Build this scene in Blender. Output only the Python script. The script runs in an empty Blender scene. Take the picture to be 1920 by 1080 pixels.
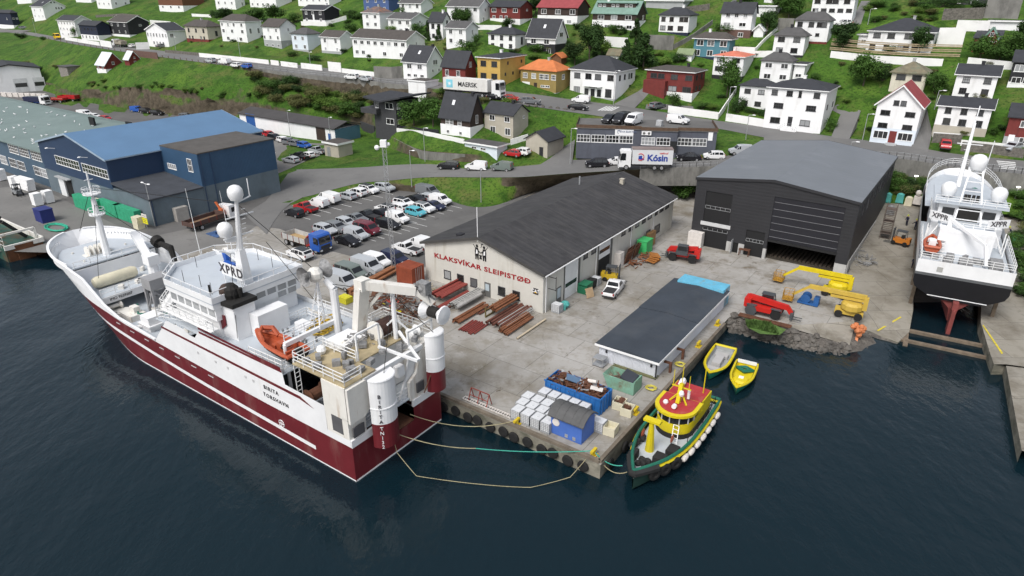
import bpy, math, random
import numpy as np
from mathutils import Vector, Matrix
from mathutils .bvhtree import BVHTree
random .seed(7)
SC = bpy .context .scene
COL = SC .collection
# ------------------------ camera, sky, sun, exposure
FPX, PITCH, CH = 1250.0, math .radians(24.2), 37.0
cam = bpy .data .objects .new('camera', bpy .data .cameras .new('camera'))
COL .objects .link(cam)
cam .data .sensor_width = 36.0
cam .data .lens = FPX/1920*36
cam .data .clip_start, cam .data .clip_end = 0.5, 3000
cam .location = (0, 0, CH)
cam .rotation_euler = (math .pi/2-PITCH, 0, 0)
SC .camera = cam
SUN_EL, SUN_AZ = math .radians(52), math .radians(215)
W = bpy .data .worlds .new('World');SC .world = W
W .use_nodes = True
wn = W .node_tree .nodes;wl = W .node_tree .links
sky = wn .new('ShaderNodeTexSky');sky .sky_type = 'NISHITA';sky .sun_disc = False
sky .sun_elevation = SUN_EL;sky .sun_rotation = SUN_AZ
sky .air_density = 1.0;sky .dust_density = 3.0
hs = wn .new('ShaderNodeHueSaturation');hs .inputs['Saturation'].default_value = 0.42
bg = wn['Background'];bg .inputs['Strength'].default_value = 0.12
wl .new(sky .outputs[0], hs .inputs['Color']);wl .new(hs .outputs[0], bg .inputs['Color'])
sun = bpy .data .objects .new('sun', bpy .data .lights .new('sun', 'SUN'))
COL .objects .link(sun)
sun .data .energy = 1.4;sun .data .angle = math .radians(24);sun .data .color = (1, .97, .93)
sun .rotation_euler = (math .pi/2-SUN_EL, 0, math .pi-SUN_AZ)
SC .view_settings .view_transform = 'Standard';SC .view_settings .look = 'None'
SC .view_settings .exposure = 0.62;SC .view_settings .gamma = 1.0
# ------------------------ pixel -> world (photo is 1920x1080)
CP, SP = math .cos(PITCH), math .sin(PITCH)
def ray(x, y):
 u = (x-960)/FPX;v = (540-y)/FPX
 return Vector((u, CP+v*SP, -SP+v*CP))
def P(x, y, z=0.0):
 d = ray(x, y);t = (z-CH)/d .z
 return Vector((d .x*t, d .y*t, z))
def PD(x, y, D):
 d = ray(x, y);t = D/d .y
 return Vector((d .x*t, d .y*t, CH+d .z*t))
def proj(w):
 X, Y, Z = w[0], w[1], w[2]-CH
 de = Y*CP-Z*SP
 return 960+FPX*X/de, 540-FPX*(Y*SP+Z*CP)/de
GF = Vector((-.816, .578, 0)).normalized()
GR = Vector((GF .y*1.0, -GF .x, 0))
YAW = math .atan2(-GF .y, -GF .x)
# ------------------------ materials
MATS = {}
def _nodes(m):
 m .use_nodes = True
 nt = m .node_tree
 return nt, nt .nodes, nt .links, nt .nodes['Principled BSDF']
def M(name, col, rough=.6, var=.14, sc=.7, metal=0., bump=0., bsc=12., dirt=None, damt=.35, dsc=(.9, .9, .12), dlo=.5, spec=.4, rib=None, rnd=0.):
 if name in MATS:return MATS[name]
 m = bpy .data .materials .new(name);MATS[name] = m
 nt, N, L, b = _nodes(m)
 b .inputs['Roughness'].default_value = rough;b .inputs['Metallic'].default_value = metal
 b .inputs['Specular IOR Level'].default_value = spec
 tc = N .new('ShaderNodeTexCoord')
 no = N .new('ShaderNodeTexNoise');no .inputs['Scale'].default_value = sc;no .inputs['Detail'].default_value = 6
 no .inputs['Roughness'].default_value = .65
 L .new(tc .outputs['Object'], no .inputs['Vector'])
 mr = N .new('ShaderNodeMapRange');mr .inputs[1].default_value = .3;mr .inputs[2].default_value = .7
 mr .inputs[3].default_value = 1-var;mr .inputs[4].default_value = 1+var
 L .new(no .outputs['Fac'], mr .inputs[0])
 mx = N .new('ShaderNodeMix');mx .data_type = 'RGBA';mx .blend_type = 'MULTIPLY';mx .inputs[0].default_value = 1
 mx .inputs[6].default_value = (*col, 1)
 L .new(mr .outputs[0], mx .inputs[7])
 out = mx .outputs[2]
 if rnd:
  oi = N .new('ShaderNodeObjectInfo')
  r2 = N .new('ShaderNodeMapRange');r2 .inputs[3].default_value = 1-rnd;r2 .inputs[4].default_value = 1+rnd
  L .new(oi .outputs['Random'], r2 .inputs[0])
  m2 = N .new('ShaderNodeMix');m2 .data_type = 'RGBA';m2 .blend_type = 'MULTIPLY';m2 .inputs[0].default_value = 1
  L .new(out, m2 .inputs[6]);L .new(r2 .outputs[0], m2 .inputs[7]);out = m2 .outputs[2]
 if dirt:
  mp = N .new('ShaderNodeMapping');mp .inputs['Scale'].default_value = dsc
  L .new(tc .outputs['Object'], mp .inputs[0])
  n2 = N .new('ShaderNodeTexNoise');n2 .inputs['Scale'].default_value = 1.;n2 .inputs['Detail'].default_value = 8;n2 .inputs['Roughness'].default_value = .7
  L .new(mp .outputs[0], n2 .inputs['Vector'])
  r3 = N .new('ShaderNodeMapRange');r3 .inputs[1].default_value = dlo;r3 .inputs[2].default_value = dlo+.22
  r3 .inputs[3].default_value = 0;r3 .inputs[4].default_value = damt
  L .new(n2 .outputs['Fac'], r3 .inputs[0])
  m3 = N .new('ShaderNodeMix');m3 .data_type = 'RGBA';m3 .inputs[7].default_value = (*dirt, 1)
  L .new(r3 .outputs[0], m3 .inputs[0]);L .new(out, m3 .inputs[6]);out = m3 .outputs[2]
 L .new(out, b .inputs['Base Color'])
 if bump or rib:
  bp = N .new('ShaderNodeBump');bp .inputs['Distance'].default_value = .02
  if rib:
   sx = N .new('ShaderNodeSeparateXYZ');L .new(tc .outputs['Object'], sx .inputs[0])
   mm = N .new('ShaderNodeMath');mm .operation = 'MULTIPLY';mm .inputs[1].default_value = 2*math .pi/rib[1]
   L .new(sx .outputs['xyz'.index(rib[0])], mm .inputs[0])
   sn = N .new('ShaderNodeMath');sn .operation = 'SINE';L .new(mm .outputs[0], sn .inputs[0])
   L .new(sn .outputs[0], bp .inputs['Height']);bp .inputs['Strength'].default_value = rib[2]
   bp .inputs['Distance'].default_value = .03
  else:
   n4 = N .new('ShaderNodeTexNoise');n4 .inputs['Scale'].default_value = bsc;n4 .inputs['Detail'].default_value = 4
   L .new(tc .outputs['Object'], n4 .inputs['Vector']);L .new(n4 .outputs['Fac'], bp .inputs['Height'])
   bp .inputs['Strength'].default_value = bump
  L .new(bp .outputs[0], b .inputs['Normal'])
 return m
def mix3(name, cols, scales, rough=.9, bump=.4, bsc=6., slope=None):
 """ground material: several noise layers over each other; slope = colour shown where the surface is steep"""
 m = bpy .data .materials .new(name);MATS[name] = m
 nt, N, L, b = _nodes(m)
 b .inputs['Roughness'].default_value = rough;b .inputs['Specular IOR Level'].default_value = .2
 ge = N .new('ShaderNodeNewGeometry')
 out = None
 for i, (c, (s, lo, hi)) in enumerate(zip(cols, scales)):
  if out is None:
   rg = N .new('ShaderNodeRGB');rg .outputs[0].default_value = (*c, 1);out = rg .outputs[0];continue
  no = N .new('ShaderNodeTexNoise');no .inputs['Scale'].default_value = s;no .inputs['Detail'].default_value = 7;no .inputs['Roughness'].default_value = .68
  L .new(ge .outputs['Position'], no .inputs['Vector'])
  mr = N .new('ShaderNodeMapRange');mr .inputs[1].default_value = lo;mr .inputs[2].default_value = hi
  L .new(no .outputs['Fac'], mr .inputs[0])
  mx = N .new('ShaderNodeMix');mx .data_type = 'RGBA';mx .inputs[7].default_value = (*c, 1)
  L .new(mr .outputs[0], mx .inputs[0]);L .new(out, mx .inputs[6]);out = mx .outputs[2]
 if slope:
  sx = N .new('ShaderNodeSeparateXYZ');L .new(ge .outputs['Normal'], sx .inputs[0])
  n5 = N .new('ShaderNodeTexNoise');n5 .inputs['Scale'].default_value = .35;n5 .inputs['Detail'].default_value = 5
  L .new(ge .outputs['Position'], n5 .inputs['Vector'])
  ad = N .new('ShaderNodeMath');ad .operation = 'MULTIPLY_ADD';ad .inputs[1].default_value = .5;L .new(n5 .outputs['Fac'], ad .inputs[0]);L .new(sx .outputs[2], ad .inputs[2])
  mr = N .new('ShaderNodeMapRange');mr .inputs[1].default_value = .56;mr .inputs[2].default_value = .72;mr .inputs[3].default_value = 1;mr .inputs[4].default_value = 0
  L .new(ad .outputs[0], mr .inputs[0])
  n6 = N .new('ShaderNodeTexNoise');n6 .inputs['Scale'].default_value = .6;n6 .inputs['Detail'].default_value = 8;n6 .inputs['Roughness'].default_value = .75
  L .new(ge .outputs['Position'], n6 .inputs['Vector'])
  cr = N .new('ShaderNodeValToRGB');cr .color_ramp .elements[0].position = .32;cr .color_ramp .elements[1].position = .68
  cr .color_ramp .elements[0].color = (*[k*.35 for k in slope], 1);cr .color_ramp .elements[1].color = (*[k*1.3 for k in slope], 1)
  L .new(n6 .outputs['Fac'], cr .inputs[0])
  mx = N .new('ShaderNodeMix');mx .data_type = 'RGBA';L .new(mr .outputs[0], mx .inputs[0]);L .new(out, mx .inputs[6]);L .new(cr .outputs[0], mx .inputs[7]);out = mx .outputs[2]
 L .new(out, b .inputs['Base Color'])
 bp = N .new('ShaderNodeBump');bp .inputs['Strength'].default_value = bump;bp .inputs['Distance'].default_value = .15
 n7 = N .new('ShaderNodeTexNoise');n7 .inputs['Scale'].default_value = bsc;n7 .inputs['Detail'].default_value = 6
 L .new(ge .outputs['Position'], n7 .inputs['Vector']);L .new(n7 .outputs['Fac'], bp .inputs['Height']);L .new(bp .outputs[0], b .inputs['Normal'])
 return m
# ------------------------ mesh builder
class MB:
 def __init__(s):s .v = [];s .f = [];s .mi = [];s .k = 0
 def add(s, vs, fs):
  o = len(s .v);s .v+=[tuple(x) for x in vs]
  for f in fs:s .f .append([o+i for i in f]);s .mi .append(s .k)
  return s
 def mat(s, k):s .k = k;return s
 def box(s, c, z, rz=0., tap=1., rx=0., ry=0.):
  a, b, h = z[0]/2, z[1]/2, z[2]/2
  vs = [(-a, -b, -h), (a, -b, -h), (a, b, -h), (-a, b, -h), (-a*tap, -b*tap, h), (a*tap, -b*tap, h), (a*tap, b*tap, h), (-a*tap, b*tap, h)]
  if rz or rx or ry:
   R = Matrix .Rotation(rz, 3, 'Z')@Matrix .Rotation(ry, 3, 'Y')@Matrix .Rotation(rx, 3, 'X')
   vs = [R@Vector(v) for v in vs]
  return s .add([(v[0]+c[0], v[1]+c[1], v[2]+c[2]) for v in vs], [(0, 3, 2, 1), (4, 5, 6, 7), (0, 1, 5, 4), (1, 2, 6, 5), (2, 3, 7, 6), (3, 0, 4, 7)])
 def b2(s, x0, x1, y0, y1, z0, z1):return s .box(((x0+x1)/2, (y0+y1)/2, (z0+z1)/2), (abs(x1-x0), abs(y1-y0), abs(z1-z0)))
 def beam(s, a, b, w, h=None, up=(0, 0, 1)):
  a, b = Vector(a), Vector(b);d = (b-a);h = h or w
  if d .length<1e-5:return s
  d .normalize();u = Vector(up)
  if abs(d .dot(u))>.97:u = Vector((1, 0, 0))
  r = d .cross(u).normalized()*(w/2);u = r .cross(d).normalized()*(h/2)
  q = [a-r-u, a+r-u, a+r+u, a-r+u, b-r-u, b+r-u, b+r+u, b-r+u]
  return s .add(q, [(0, 3, 2, 1), (4, 5, 6, 7), (0, 1, 5, 4), (1, 2, 6, 5), (2, 3, 7, 6), (3, 0, 4, 7)])
 def cyl(s, a, b, r0, r1=None, n=8, cap=True):
  a, b = Vector(a), Vector(b);r1 = r0 if r1 is None else r1
  d = (b-a).normalized();u = Vector((0, 0, 1)) if abs(d .z)<.9 else Vector((1, 0, 0))
  e = d .cross(u).normalized();g = d .cross(e)
  vs = []
  for p, r in((a, r0), (b, r1)):
   for i in range(n):
    t = 2*math .pi*i/n;vs .append(p+e*(r*math .cos(t))+g*(r*math .sin(t)))
  fs = [(i, (i+1)%n, n+(i+1)%n, n+i) for i in range(n)]
  if cap:fs+=[tuple(range(n))[::-1], tuple(range(n, 2*n))]
  return s .add(vs, fs)
 def tube(s, pts, r, n=6, closed=False):
  pts = [Vector(p) for p in pts];m = len(pts)
  rings = []
  for i, p in enumerate(pts):
   d = (pts[(i+1)%m]-pts[i-1]) if closed else(pts[min(i+1, m-1)]-pts[max(i-1, 0)])
   d .normalize();u = Vector((0, 0, 1)) if abs(d .z)<.95 else Vector((1, 0, 0))
   e = d .cross(u).normalized();g = d .cross(e)
   rr = r[i] if isinstance(r, (list, tuple)) else r
   rings .append([p+e*(rr*math .cos(2*math .pi*k/n))+g*(rr*math .sin(2*math .pi*k/n)) for k in range(n)])
  if closed:rings .append(rings[0])
  return s .loft(rings, cap=not closed)
 def loft(s, rings, closed=True, cap=True):
  n = len(rings[0]);vs = [p for r in rings for p in r];fs = []
  for j in range(len(rings)-1):
   for i in range(n if closed else n-1):
    i2 = (i+1)%n
    fs .append((j*n+i, j*n+i2, (j+1)*n+i2, (j+1)*n+i))
  if cap and closed:
   fs .append(tuple(range(n))[::-1]);fs .append(tuple((len(rings)-1)*n+i for i in range(n)))
  return s .add(vs, fs)
 def ext(s, poly, d):
  n = len(poly);d = Vector(d);p = [Vector(q) for q in poly]
  return s .add(p+[q+d for q in p], [tuple(range(n))[::-1], tuple(range(n, 2*n))]+[(i, (i+1)%n, n+(i+1)%n, n+i) for i in range(n)])
 def prism(s, poly, z0, z1):return s .ext([(p[0], p[1], z0) for p in poly], (0, 0, z1-z0))
 def poly(s, pts):return s .add(pts, [tuple(range(len(pts)))])
 def lathe(s, prof, c=(0, 0, 0), n=12, ax='z'):
  rings = []
  for r, z in prof:
   ring = []
   for i in range(n):
    t = 2*math .pi*i/n;x, y = r*math .cos(t), r*math .sin(t)
    q = (x, y, z) if ax=='z' else((x, z, y) if ax=='y' else(z, x, y))
    ring .append((c[0]+q[0], c[1]+q[1], c[2]+q[2]))
   rings .append(ring)
  return s .loft(rings)
 def sph(s, c, r, n=8, sq=(1, 1, 1)):
  k = max(4, n//2)
  return s .add([(c[0]+v[0]*sq[0], c[1]+v[1]*sq[1], c[2]+v[2]*sq[2]) for v in[(r*math .sin(math .pi*j/k)*math .cos(2*math .pi*i/n), r*math .sin(math .pi*j/k)*math .sin(2*math .pi*i/n), r*math .cos(math .pi*j/k)) for j in range(k+1) for i in range(n)]], [(j*n+i, (j+1)*n+i, (j+1)*n+(i+1)%n, j*n+(i+1)%n) for j in range(k) for i in range(n)])
 def rail(s, pts, h=1.05, bars=3, gap=1.6, r=.028, closed=False):
  pts = [Vector(p) for p in pts]
  if closed:pts .append(pts[0])
  for a, b in zip(pts, pts[1:]):
   L = (b-a).length;n = max(1, round(L/gap))
   for i in range(n+1):
    q = a .lerp(b, i/n);s .beam(q, q+Vector((0, 0, h)), r*2)
   for k in range(bars):
    z = Vector((0, 0, h*(k+1)/bars));s .beam(a+z, b+z, r*2)
  return s
 def rock(s, c, r, rnd, n=7):
  k = 4;vs = []
  sx, sy, sz = rnd .uniform(.7, 1.3), rnd .uniform(.7, 1.3), rnd .uniform(.5, .9)
  for j in range(k+1):
   for i in range(n):
    q = r*rnd .uniform(.75, 1.15);t = 2*math .pi*i/n;p = math .pi*j/k
    vs .append((c[0]+q*sx*math .sin(p)*math .cos(t), c[1]+q*sy*math .sin(p)*math .sin(t), c[2]+q*sz*math .cos(p)))
  return s .add(vs, [(j*n+i, (j+1)*n+i, (j+1)*n+(i+1)%n, j*n+(i+1)%n) for j in range(k) for i in range(n)])
 def mesh(s, name, mats, smooth=False):
  me = bpy .data .meshes .new(name);me .from_pydata(s .v, [], s .f)
  for m in(mats if isinstance(mats, (list, tuple)) else[mats]):me .materials .append(m)
  if len(me .materials)>1:me .polygons .foreach_set('material_index', s .mi)
  if smooth:me .shade_smooth();me .set_sharp_from_angle(angle=.7)
  me .update();return me
 def build(s, name, mats, parent=None, smooth=False, loc=None, rz=0.):
  return link(name, s .mesh(name, mats, smooth), parent, loc, rz)
def link(name, me, parent=None, loc=None, rz=0.):
 o = bpy .data .objects .new(name, me);COL .objects .link(o)
 if parent:o .parent = parent
 if loc is not None:o .location = loc
 if rz:o .rotation_euler .z = rz
 return o
USED = {}
def setlab(o, label, cat, group=None):
 o['label'] = label;o['category'] = cat
 if group:o['group'] = group
 USED .setdefault(label, []).append(o .name)
 return o
def thing(name, label, cat, loc=(0, 0, 0), rz=0., group=None):
 o = bpy .data .objects .new(name, None);COL .objects .link(o);o .empty_display_size = .3
 o .location = loc;o .rotation_euler .z = rz
 return setlab(o, label, cat, group)
def struct(o):o['kind'] = 'structure';return o
def stuff(o):o['kind'] = 'stuff';return o
def copy_tree(o, parent=None):
 c = o .copy();COL .objects .link(c)
 if parent:c .parent = parent
 for ch in[x for x in o .children]:copy_tree(ch, c)
 return c
def dup(o, loc, rz, label, group=None):
 c = copy_tree(o);c .location = loc;c .rotation_euler .z = rz;c['label'] = label
 if group:c['group'] = group
 USED .setdefault(label, []).append(c .name)
 return c
TXT = {}
def text(s, h, mat, parent, o, right, up, bold=0., depth=.02, align='CENTER', name='lettering', sx=1., spacing=1.):
 """real letters as a mesh part: cap height h, centred on o, running along right, standing along up"""
 cu = bpy .data .curves .new('t', 'FONT');cu .body = s;cu .size = h/.73;cu .align_x = align;cu .align_y = 'CENTER'
 cu .extrude = depth;cu .offset = bold*h;cu .space_character = spacing;cu .resolution_u = 3
 ob = bpy .data .objects .new('t', cu)
 me = bpy .data .meshes .new_from_object(ob)
 bpy .data .objects .remove(ob);bpy .data .curves .remove(cu)
 r = Vector(right).normalized();u = Vector(up);u = (u-r*u .dot(r)).normalized();n = r .cross(u);o = Vector(o)
 for v in me .vertices:v .co = o+r*(v .co .x*sx)+u*v .co .y+n*v .co .z
 me .materials .clear();me .materials .append(mat);me .name = name
 return link(name, me, parent)
grass_m = mix3('grass', [(.045, .108, .012), (.080, .150, .018), (.026, .070, .007), (.105, .115, .032), (.022, .052, .006), (.125, .13, .045), (.072, .148, .018)], [(1, 0, 0), (.05, .42, .6), (.22, .48, .60), (.075, .53, .66), (1.7, .50, .62), (.5, .60, .70), (3.2, .56, .66)], bump=.9, bsc=1.3, slope=(.10, .082, .058))
asph_m = mix3('asphalt', [(.11, .107, .104), (.145, .142, .136), (.065, .063, .061), (.165, .155, .135)], [(1, 0, 0), (.09, .4, .65), (.35, .58, .74), (.7, .66, .8)], rough=.85, bump=.12, bsc=9)
road_m = mix3('road_asphalt', [(.145, .143, .14), (.18, .178, .172), (.11, .108, .105)], [(1, 0, 0), (.07, .4, .65), (.5, .6, .74)], rough=.85, bump=.12, bsc=9)
def concrete_mat(name, cols, joint=4.6, jdark=.5):
 m = mix3(name, cols, [(1, 0, 0), (.045, .4, .62), (.11, .50, .66), (.6, .52, .72), (.33, .58, .70), (.55, .63, .70), (.16, .57, .68)][:len(cols)], rough=.85, bump=.12, bsc=7)
 nt, N, L, b = _nodes(m)
 src = b .inputs['Base Color'].links[0].from_socket
 tc = N .new('ShaderNodeTexCoord')
 br = N .new('ShaderNodeTexBrick');br .inputs['Scale'].default_value = 1;br .inputs['Brick Width'].default_value = joint*1.3;br .inputs['Row Height'].default_value = joint
 br .inputs['Mortar Size'].default_value = .035;br .inputs['Mortar Smooth'].default_value = .3;br .offset = .37
 br .inputs['Color1'].default_value = (1, 1, 1, 1);br .inputs['Color2'].default_value = (.88, .88, .88, 1);br .inputs['Mortar'].default_value = (jdark, jdark, jdark, 1)
 L .new(tc .outputs['Object'], br .inputs['Vector'])
 vo = N .new('ShaderNodeTexVoronoi');vo .feature = 'DISTANCE_TO_EDGE';vo .inputs['Scale'].default_value = .17
 nz = N .new('ShaderNodeTexNoise');nz .inputs['Scale'].default_value = .5;nz .inputs['Detail'].default_value = 6
 L .new(tc .outputs['Object'], nz .inputs['Vector'])
 va = N .new('ShaderNodeMix');va .data_type = 'RGBA';va .blend_type = 'LINEAR_LIGHT';va .inputs[0].default_value = .8
 L .new(tc .outputs['Object'], va .inputs[6]);L .new(nz .outputs['Color'], va .inputs[7]);L .new(va .outputs[2], vo .inputs['Vector'])
 mr = N .new('ShaderNodeMapRange');mr .inputs[1].default_value = .002;mr .inputs[2].default_value = .012;mr .inputs[3].default_value = .86;mr .inputs[4].default_value = 1
 L .new(vo .outputs['Distance'], mr .inputs[0])
 m1 = N .new('ShaderNodeMix');m1 .data_type = 'RGBA';m1 .blend_type = 'MULTIPLY';m1 .inputs[0].default_value = 1
 m2 = N .new('ShaderNodeMix');m2 .data_type = 'RGBA';m2 .blend_type = 'MULTIPLY';m2 .inputs[0].default_value = 1
 L .new(src, m1 .inputs[6]);L .new(br .outputs['Color'], m1 .inputs[7]);L .new(m1 .outputs[2], m2 .inputs[6]);L .new(mr .outputs[0], m2 .inputs[7])
 L .new(m2 .outputs[2], b .inputs['Base Color'])
 return m
conc_m = concrete_mat('yard_concrete', [(.29, .275, .248), (.385, .372, .35), (.20, .178, .14), (.235, .212, .172), (.40, .385, .36), (.12, .10, .075), (.17, .145, .11)])
apron_m = concrete_mat('apron_concrete', [(.27, .25, .21), (.33, .31, .27), (.15, .13, .10), (.21, .19, .15)], 4)
qwall_m = M('quay_wall_concrete', (.22, .205, .165), .9, .3, .6, dirt=(.05, .055, .035), damt=.8, dsc=(.5, .5, .9), dlo=.42, bump=.5, bsc=4)
wallgrey_m = M('retaining_concrete', (.20, .195, .18), .9, .22, .4, dirt=(.06, .06, .055), damt=.7, dsc=(.35, .35, .12), dlo=.45)
white_wall_m = M('white_garden_wall', (.78, .775, .76), .8, .06, .4, dirt=(.32, .31, .27), damt=.6, dsc=(.3, .3, .5), dlo=.56)
rock_m = M('grey_rock', (.115, .105, .093), .85, .6, .5, bump=.8, bsc=3, dirt=(.03, .03, .026), damt=.7, dsc=(.3, .3, .3), dlo=.46)
timber_m = M('weathered_timber', (.16, .125, .09), .9, .35, 1.5, bump=.3)
yellow_line_m = M('yellow_line_paint', (.55, .45, .04), .8, .3, 2)
line_m = M('white_line_paint', (.62, .62, .6), .8, .3, 2)
# ---- terrain lines, column by column: pixel column -> (pixel row, height below 60 / else distance)
TC = {-200:[(420, -.3), (410, -.3), (390, -.3), (320, -.3), (153, 302), (140, 308), (100, 350), (57, 448), (54, 450), (48, 470), (43, 490), (25, 520), (10, 545), (0, 570)], 0:[(420, -.3), (410, -.3), (390, -.3), (320, -.3), (154, 300), (140, 306), (105, 332), (62, 404), (60, 409), (54, 425), (45, 436), (25, 460), (10, 480), (0, 500)], 150:[(420, -.3), (410, -.3), (390, -.3), (320, -.3), (190, 246), (166, 248), (130, 265), (88, 293), (85, 295), (77, 321), (69, 330), (40, 362), (18, 392), (0, 425)], 300:[(420, -.3), (410, -.3), (390, -.3), (320, -.3), (213, 220), (163, 222), (135, 232), (109, 247), (107, 250), (95, 276), (85, 286), (55, 314), (25, 347), (0, 380)], 450:[(420, -.3), (410, -.3), (390, -.3), (320, -.3), (228, 206), (190, 206.5), (160, 209), (133, 217.5), (126, 218), (114, 236), (100, 246), (62, 275), (25, 308), (0, 334)], 560:[(395, -.1), (380, .1), (372, .2), (318, .8), (240.6, 190), (200, 193), (178, 198), (160, 204.5), (140, 205), (122, 227), (108, 236), (65, 258), (25, 289), (0, 312)], 680:[(362, -.1), (354, .5), (343, 1.3), (314, 1.7), (246, 186), (240, 187), (203, 188), (180, 195.5), (151, 196), (137, 210), (119, 218), (68, 240), (25, 270), (0, 290)], 720:[(358, -.1), (350, .8), (340, 1.8), (311, 2.1), (270, 1.7), (250, 170), (208, 178), (187, 187.5), (157, 188), (143, 202), (125, 211), (71, 234), (26, 264), (0, 284)], 800:[(365, -.1), (350, 1.4), (333, 2.7), (308, 2.8), (300, 2.9), (283, 143.6), (255, 150), (191, 176), (165, 177), (150, 191), (133, 199), (75, 222), (28, 250), (0, 270)], 900:[(392, -.1), (358, 1.7), (333, 3.4), (318, 3.5), (305, 3.7), (288, 139), (262, 145), (195, 157.5), (184, 158), (168, 172), (150, 178), (90, 200), (45, 222), (0, 250)], 1000:[(360, .2), (344, 2.4), (331, 4.5), (310, 4.6), (300, 4.8), (285, 138), (250, 147), (205, 154), (200, 155), (177, 170), (158, 177), (96, 197), (48, 217), (0, 242)], 1080:[(345, .2), (334, 3), (325, 5.2), (300, 5.4), (290, 5.5), (277, 143.5), (270, 146), (217, 151), (212, 152), (188, 169), (168, 175), (102, 193), (52, 210), (0, 234)], 1200:[(345, .2), (330, 3.5), (318, 6), (300, 6.1), (292, 6.2), (280, 136), (276, 139), (232, 145), (228, 146), (204, 163), (185, 169), (115, 184), (65, 198), (0, 222)], 1340:[(350, .2), (330, 4), (312, 7), (296, 7.3), (290, 7.6), (285, 7.8), (270, 8.3), (245, 9.2), (241, 9.3), (226, 9.3), (205, 162), (140, 175), (80, 187), (0, 212)], 1450:[(360, .2), (330, 4.4), (300, 8.3), (275, 8.5), (270, 8.55), (266, 8.6), (264, 8.6), (262, 8.6), (260, 8.6), (240, 8.6), (222, 155), (150, 167), (85, 179), (0, 204)], 1560:[(395, 1.2), (330, 5.5), (297, 8.5), (285, 8.5), (280, 8.5), (276, 8.5), (272, 8.5), (268, 8.5), (265, 8.5), (256, 8.5), (240, 146), (160, 158), (95, 170), (0, 197)], 1690:[(380, 2.9), (318, 6.3), (299, 8.5), (290, 8.5), (286, 8.5), (282, 8.5), (280, 8.5), (278, 8.5), (276, 8.5), (272, 8.5), (262, 136), (180, 148), (100, 163), (0, 190)], 1800:[(392, 3), (340, 6), (316, 8.5), (306, 8.5), (302, 8.5), (299, 8.5), (297, 8.5), (295, 8.5), (293, 8.5), (290, 8.5), (272, 128), (190, 140), (110, 155), (0, 183)], 1920:[(405, 3), (352, 6), (328, 8.5), (316, 8.5), (312, 8.5), (309, 8.5), (307, 8.5), (306, 8.5), (305, 8.5), (302, 8.5), (285, 122), (195, 133), (110, 149), (0, 177)], 2150:[(425, 3), (375, 6), (350, 8.5), (338, 8.5), (333, 8.5), (330, 8.5), (328, 8.5), (326, 8.5), (325, 8.5), (320, 8.5), (300, 117), (210, 127), (120, 143), (0, 172)]}
def _node(px, py, v):
 w = PD(px, py, v) if v>=60 else P(px, py, v)
 return math .hypot(w .x, w .y), w .z, w .x/w .y
_px = sorted(TC);NL = 16
_tab = []
for c in _px:
 r = [_node(c, *n) for n in TC[c]]
 r .append((r[-1][0]*1.3, r[-1][1]+r[-1][0]*.3*.33, r[-1][2]));r .append((r[-1][0]*1.5, r[-1][1]+r[-1][0]*.5*.36, r[-1][2]))
 _tab .append(r)
def _cr(x, xs, ys):
 i = max(0, min(len(xs)-2, int(np .searchsorted(xs, x)-1)))
 h = xs[i+1]-xs[i];t = (x-xs[i])/h
 sl = lambda k:(ys[k+1]-ys[k])/(xs[k+1]-xs[k])
 def tg(k):
  if k==0:return sl(0)
  if k==len(xs)-1:return sl(k-1)
  a, b = sl(k-1), sl(k)
  return 0 if a*b<=0 else 2*a*b/(a+b)
 m0, m1 = tg(i)*h, tg(i+1)*h
 return(2*t**3-3*t*t+1)*ys[i]+(t**3-2*t*t+t)*m0+(-2*t**3+3*t*t)*ys[i+1]+(t**3-t*t)*m1
def tline(k, px, f=0.):
 """world point on terrain line k (fraction f towards line k+1) in pixel column px"""
 q = [_cr(px, _px, [r[k][i] for r in _tab]) for i in range(3)]
 if f:
  q2 = [_cr(px, _px, [r[k+1][i] for r in _tab]) for i in range(3)]
  q = [a+(b-a)*f for a, b in zip(q, q2)]
 D, z, t = q;h = math .hypot(t, 1)
 return Vector((t/h*D, D/h, z))
LA, LA2, LB, LC, LD, LE, LE2, LF0, LF, LG, LH1, LH2, LH3, LH4 = range(14)
from mathutils import noise as mnoise
def terrain():
 cols = list(np .arange(-200, 2151, 14.));rows = []
 for k in range(NL-1):
  n = {LA:4, LA2:3, LB:2, LC:4, LD:6, LE:8, LE2:10, LF0:2, LF:3, LG:4, LH1:10, LH2:10, LH3:10, LH4:8}.get(k, 6)
  rows+=[(k, i/n) for i in range(n)]
 rows .append((NL-2, 1.))
 vs = []
 for px in cols:
  for k, f in rows:
   w = tline(k, px, f)
   if px<470 and k<=LC:w .z = -.4
   flat = 1.
   if k in(LB, LF) or(k in(LC, LG) and f==0):flat = 0.
   if k in(LA, LA2, LC) and px<470:flat = 0
   if px>1430 and LB<=k<=LF:flat = 0
   if k in(LE, LF0) and f==0:flat = .3
   a = flat*(.9 if(k==LD and px<470) else .3)
   q = mnoise .fractal(w*.11, 1., 2., 4)*a+mnoise .fractal(w*.5, 1., 2., 3)*a*(.9 if(k==LD and px<470) else .25)
   if k==LD and px<470 and 0<f:
    dd = Vector((w .x, w .y, 0)).normalized();w = w+dd*(mnoise .fractal(w*.2+Vector((9, 3, 1)), 1., 2., 5)*2.4)
   vs .append((w .x, w .y, w .z+q))
 m = len(rows)
 fs = [(i*m+j, (i+1)*m+j, (i+1)*m+j+1, i*m+j+1) for i in range(len(cols)-1) for j in range(m-1)]
 mb = MB();mb .v = vs;mb .f = fs;mb .mi = [0]*len(fs)
 return mb
tm = terrain()
TERR = struct(tm .build('hillside', grass_m, smooth=True))
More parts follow.
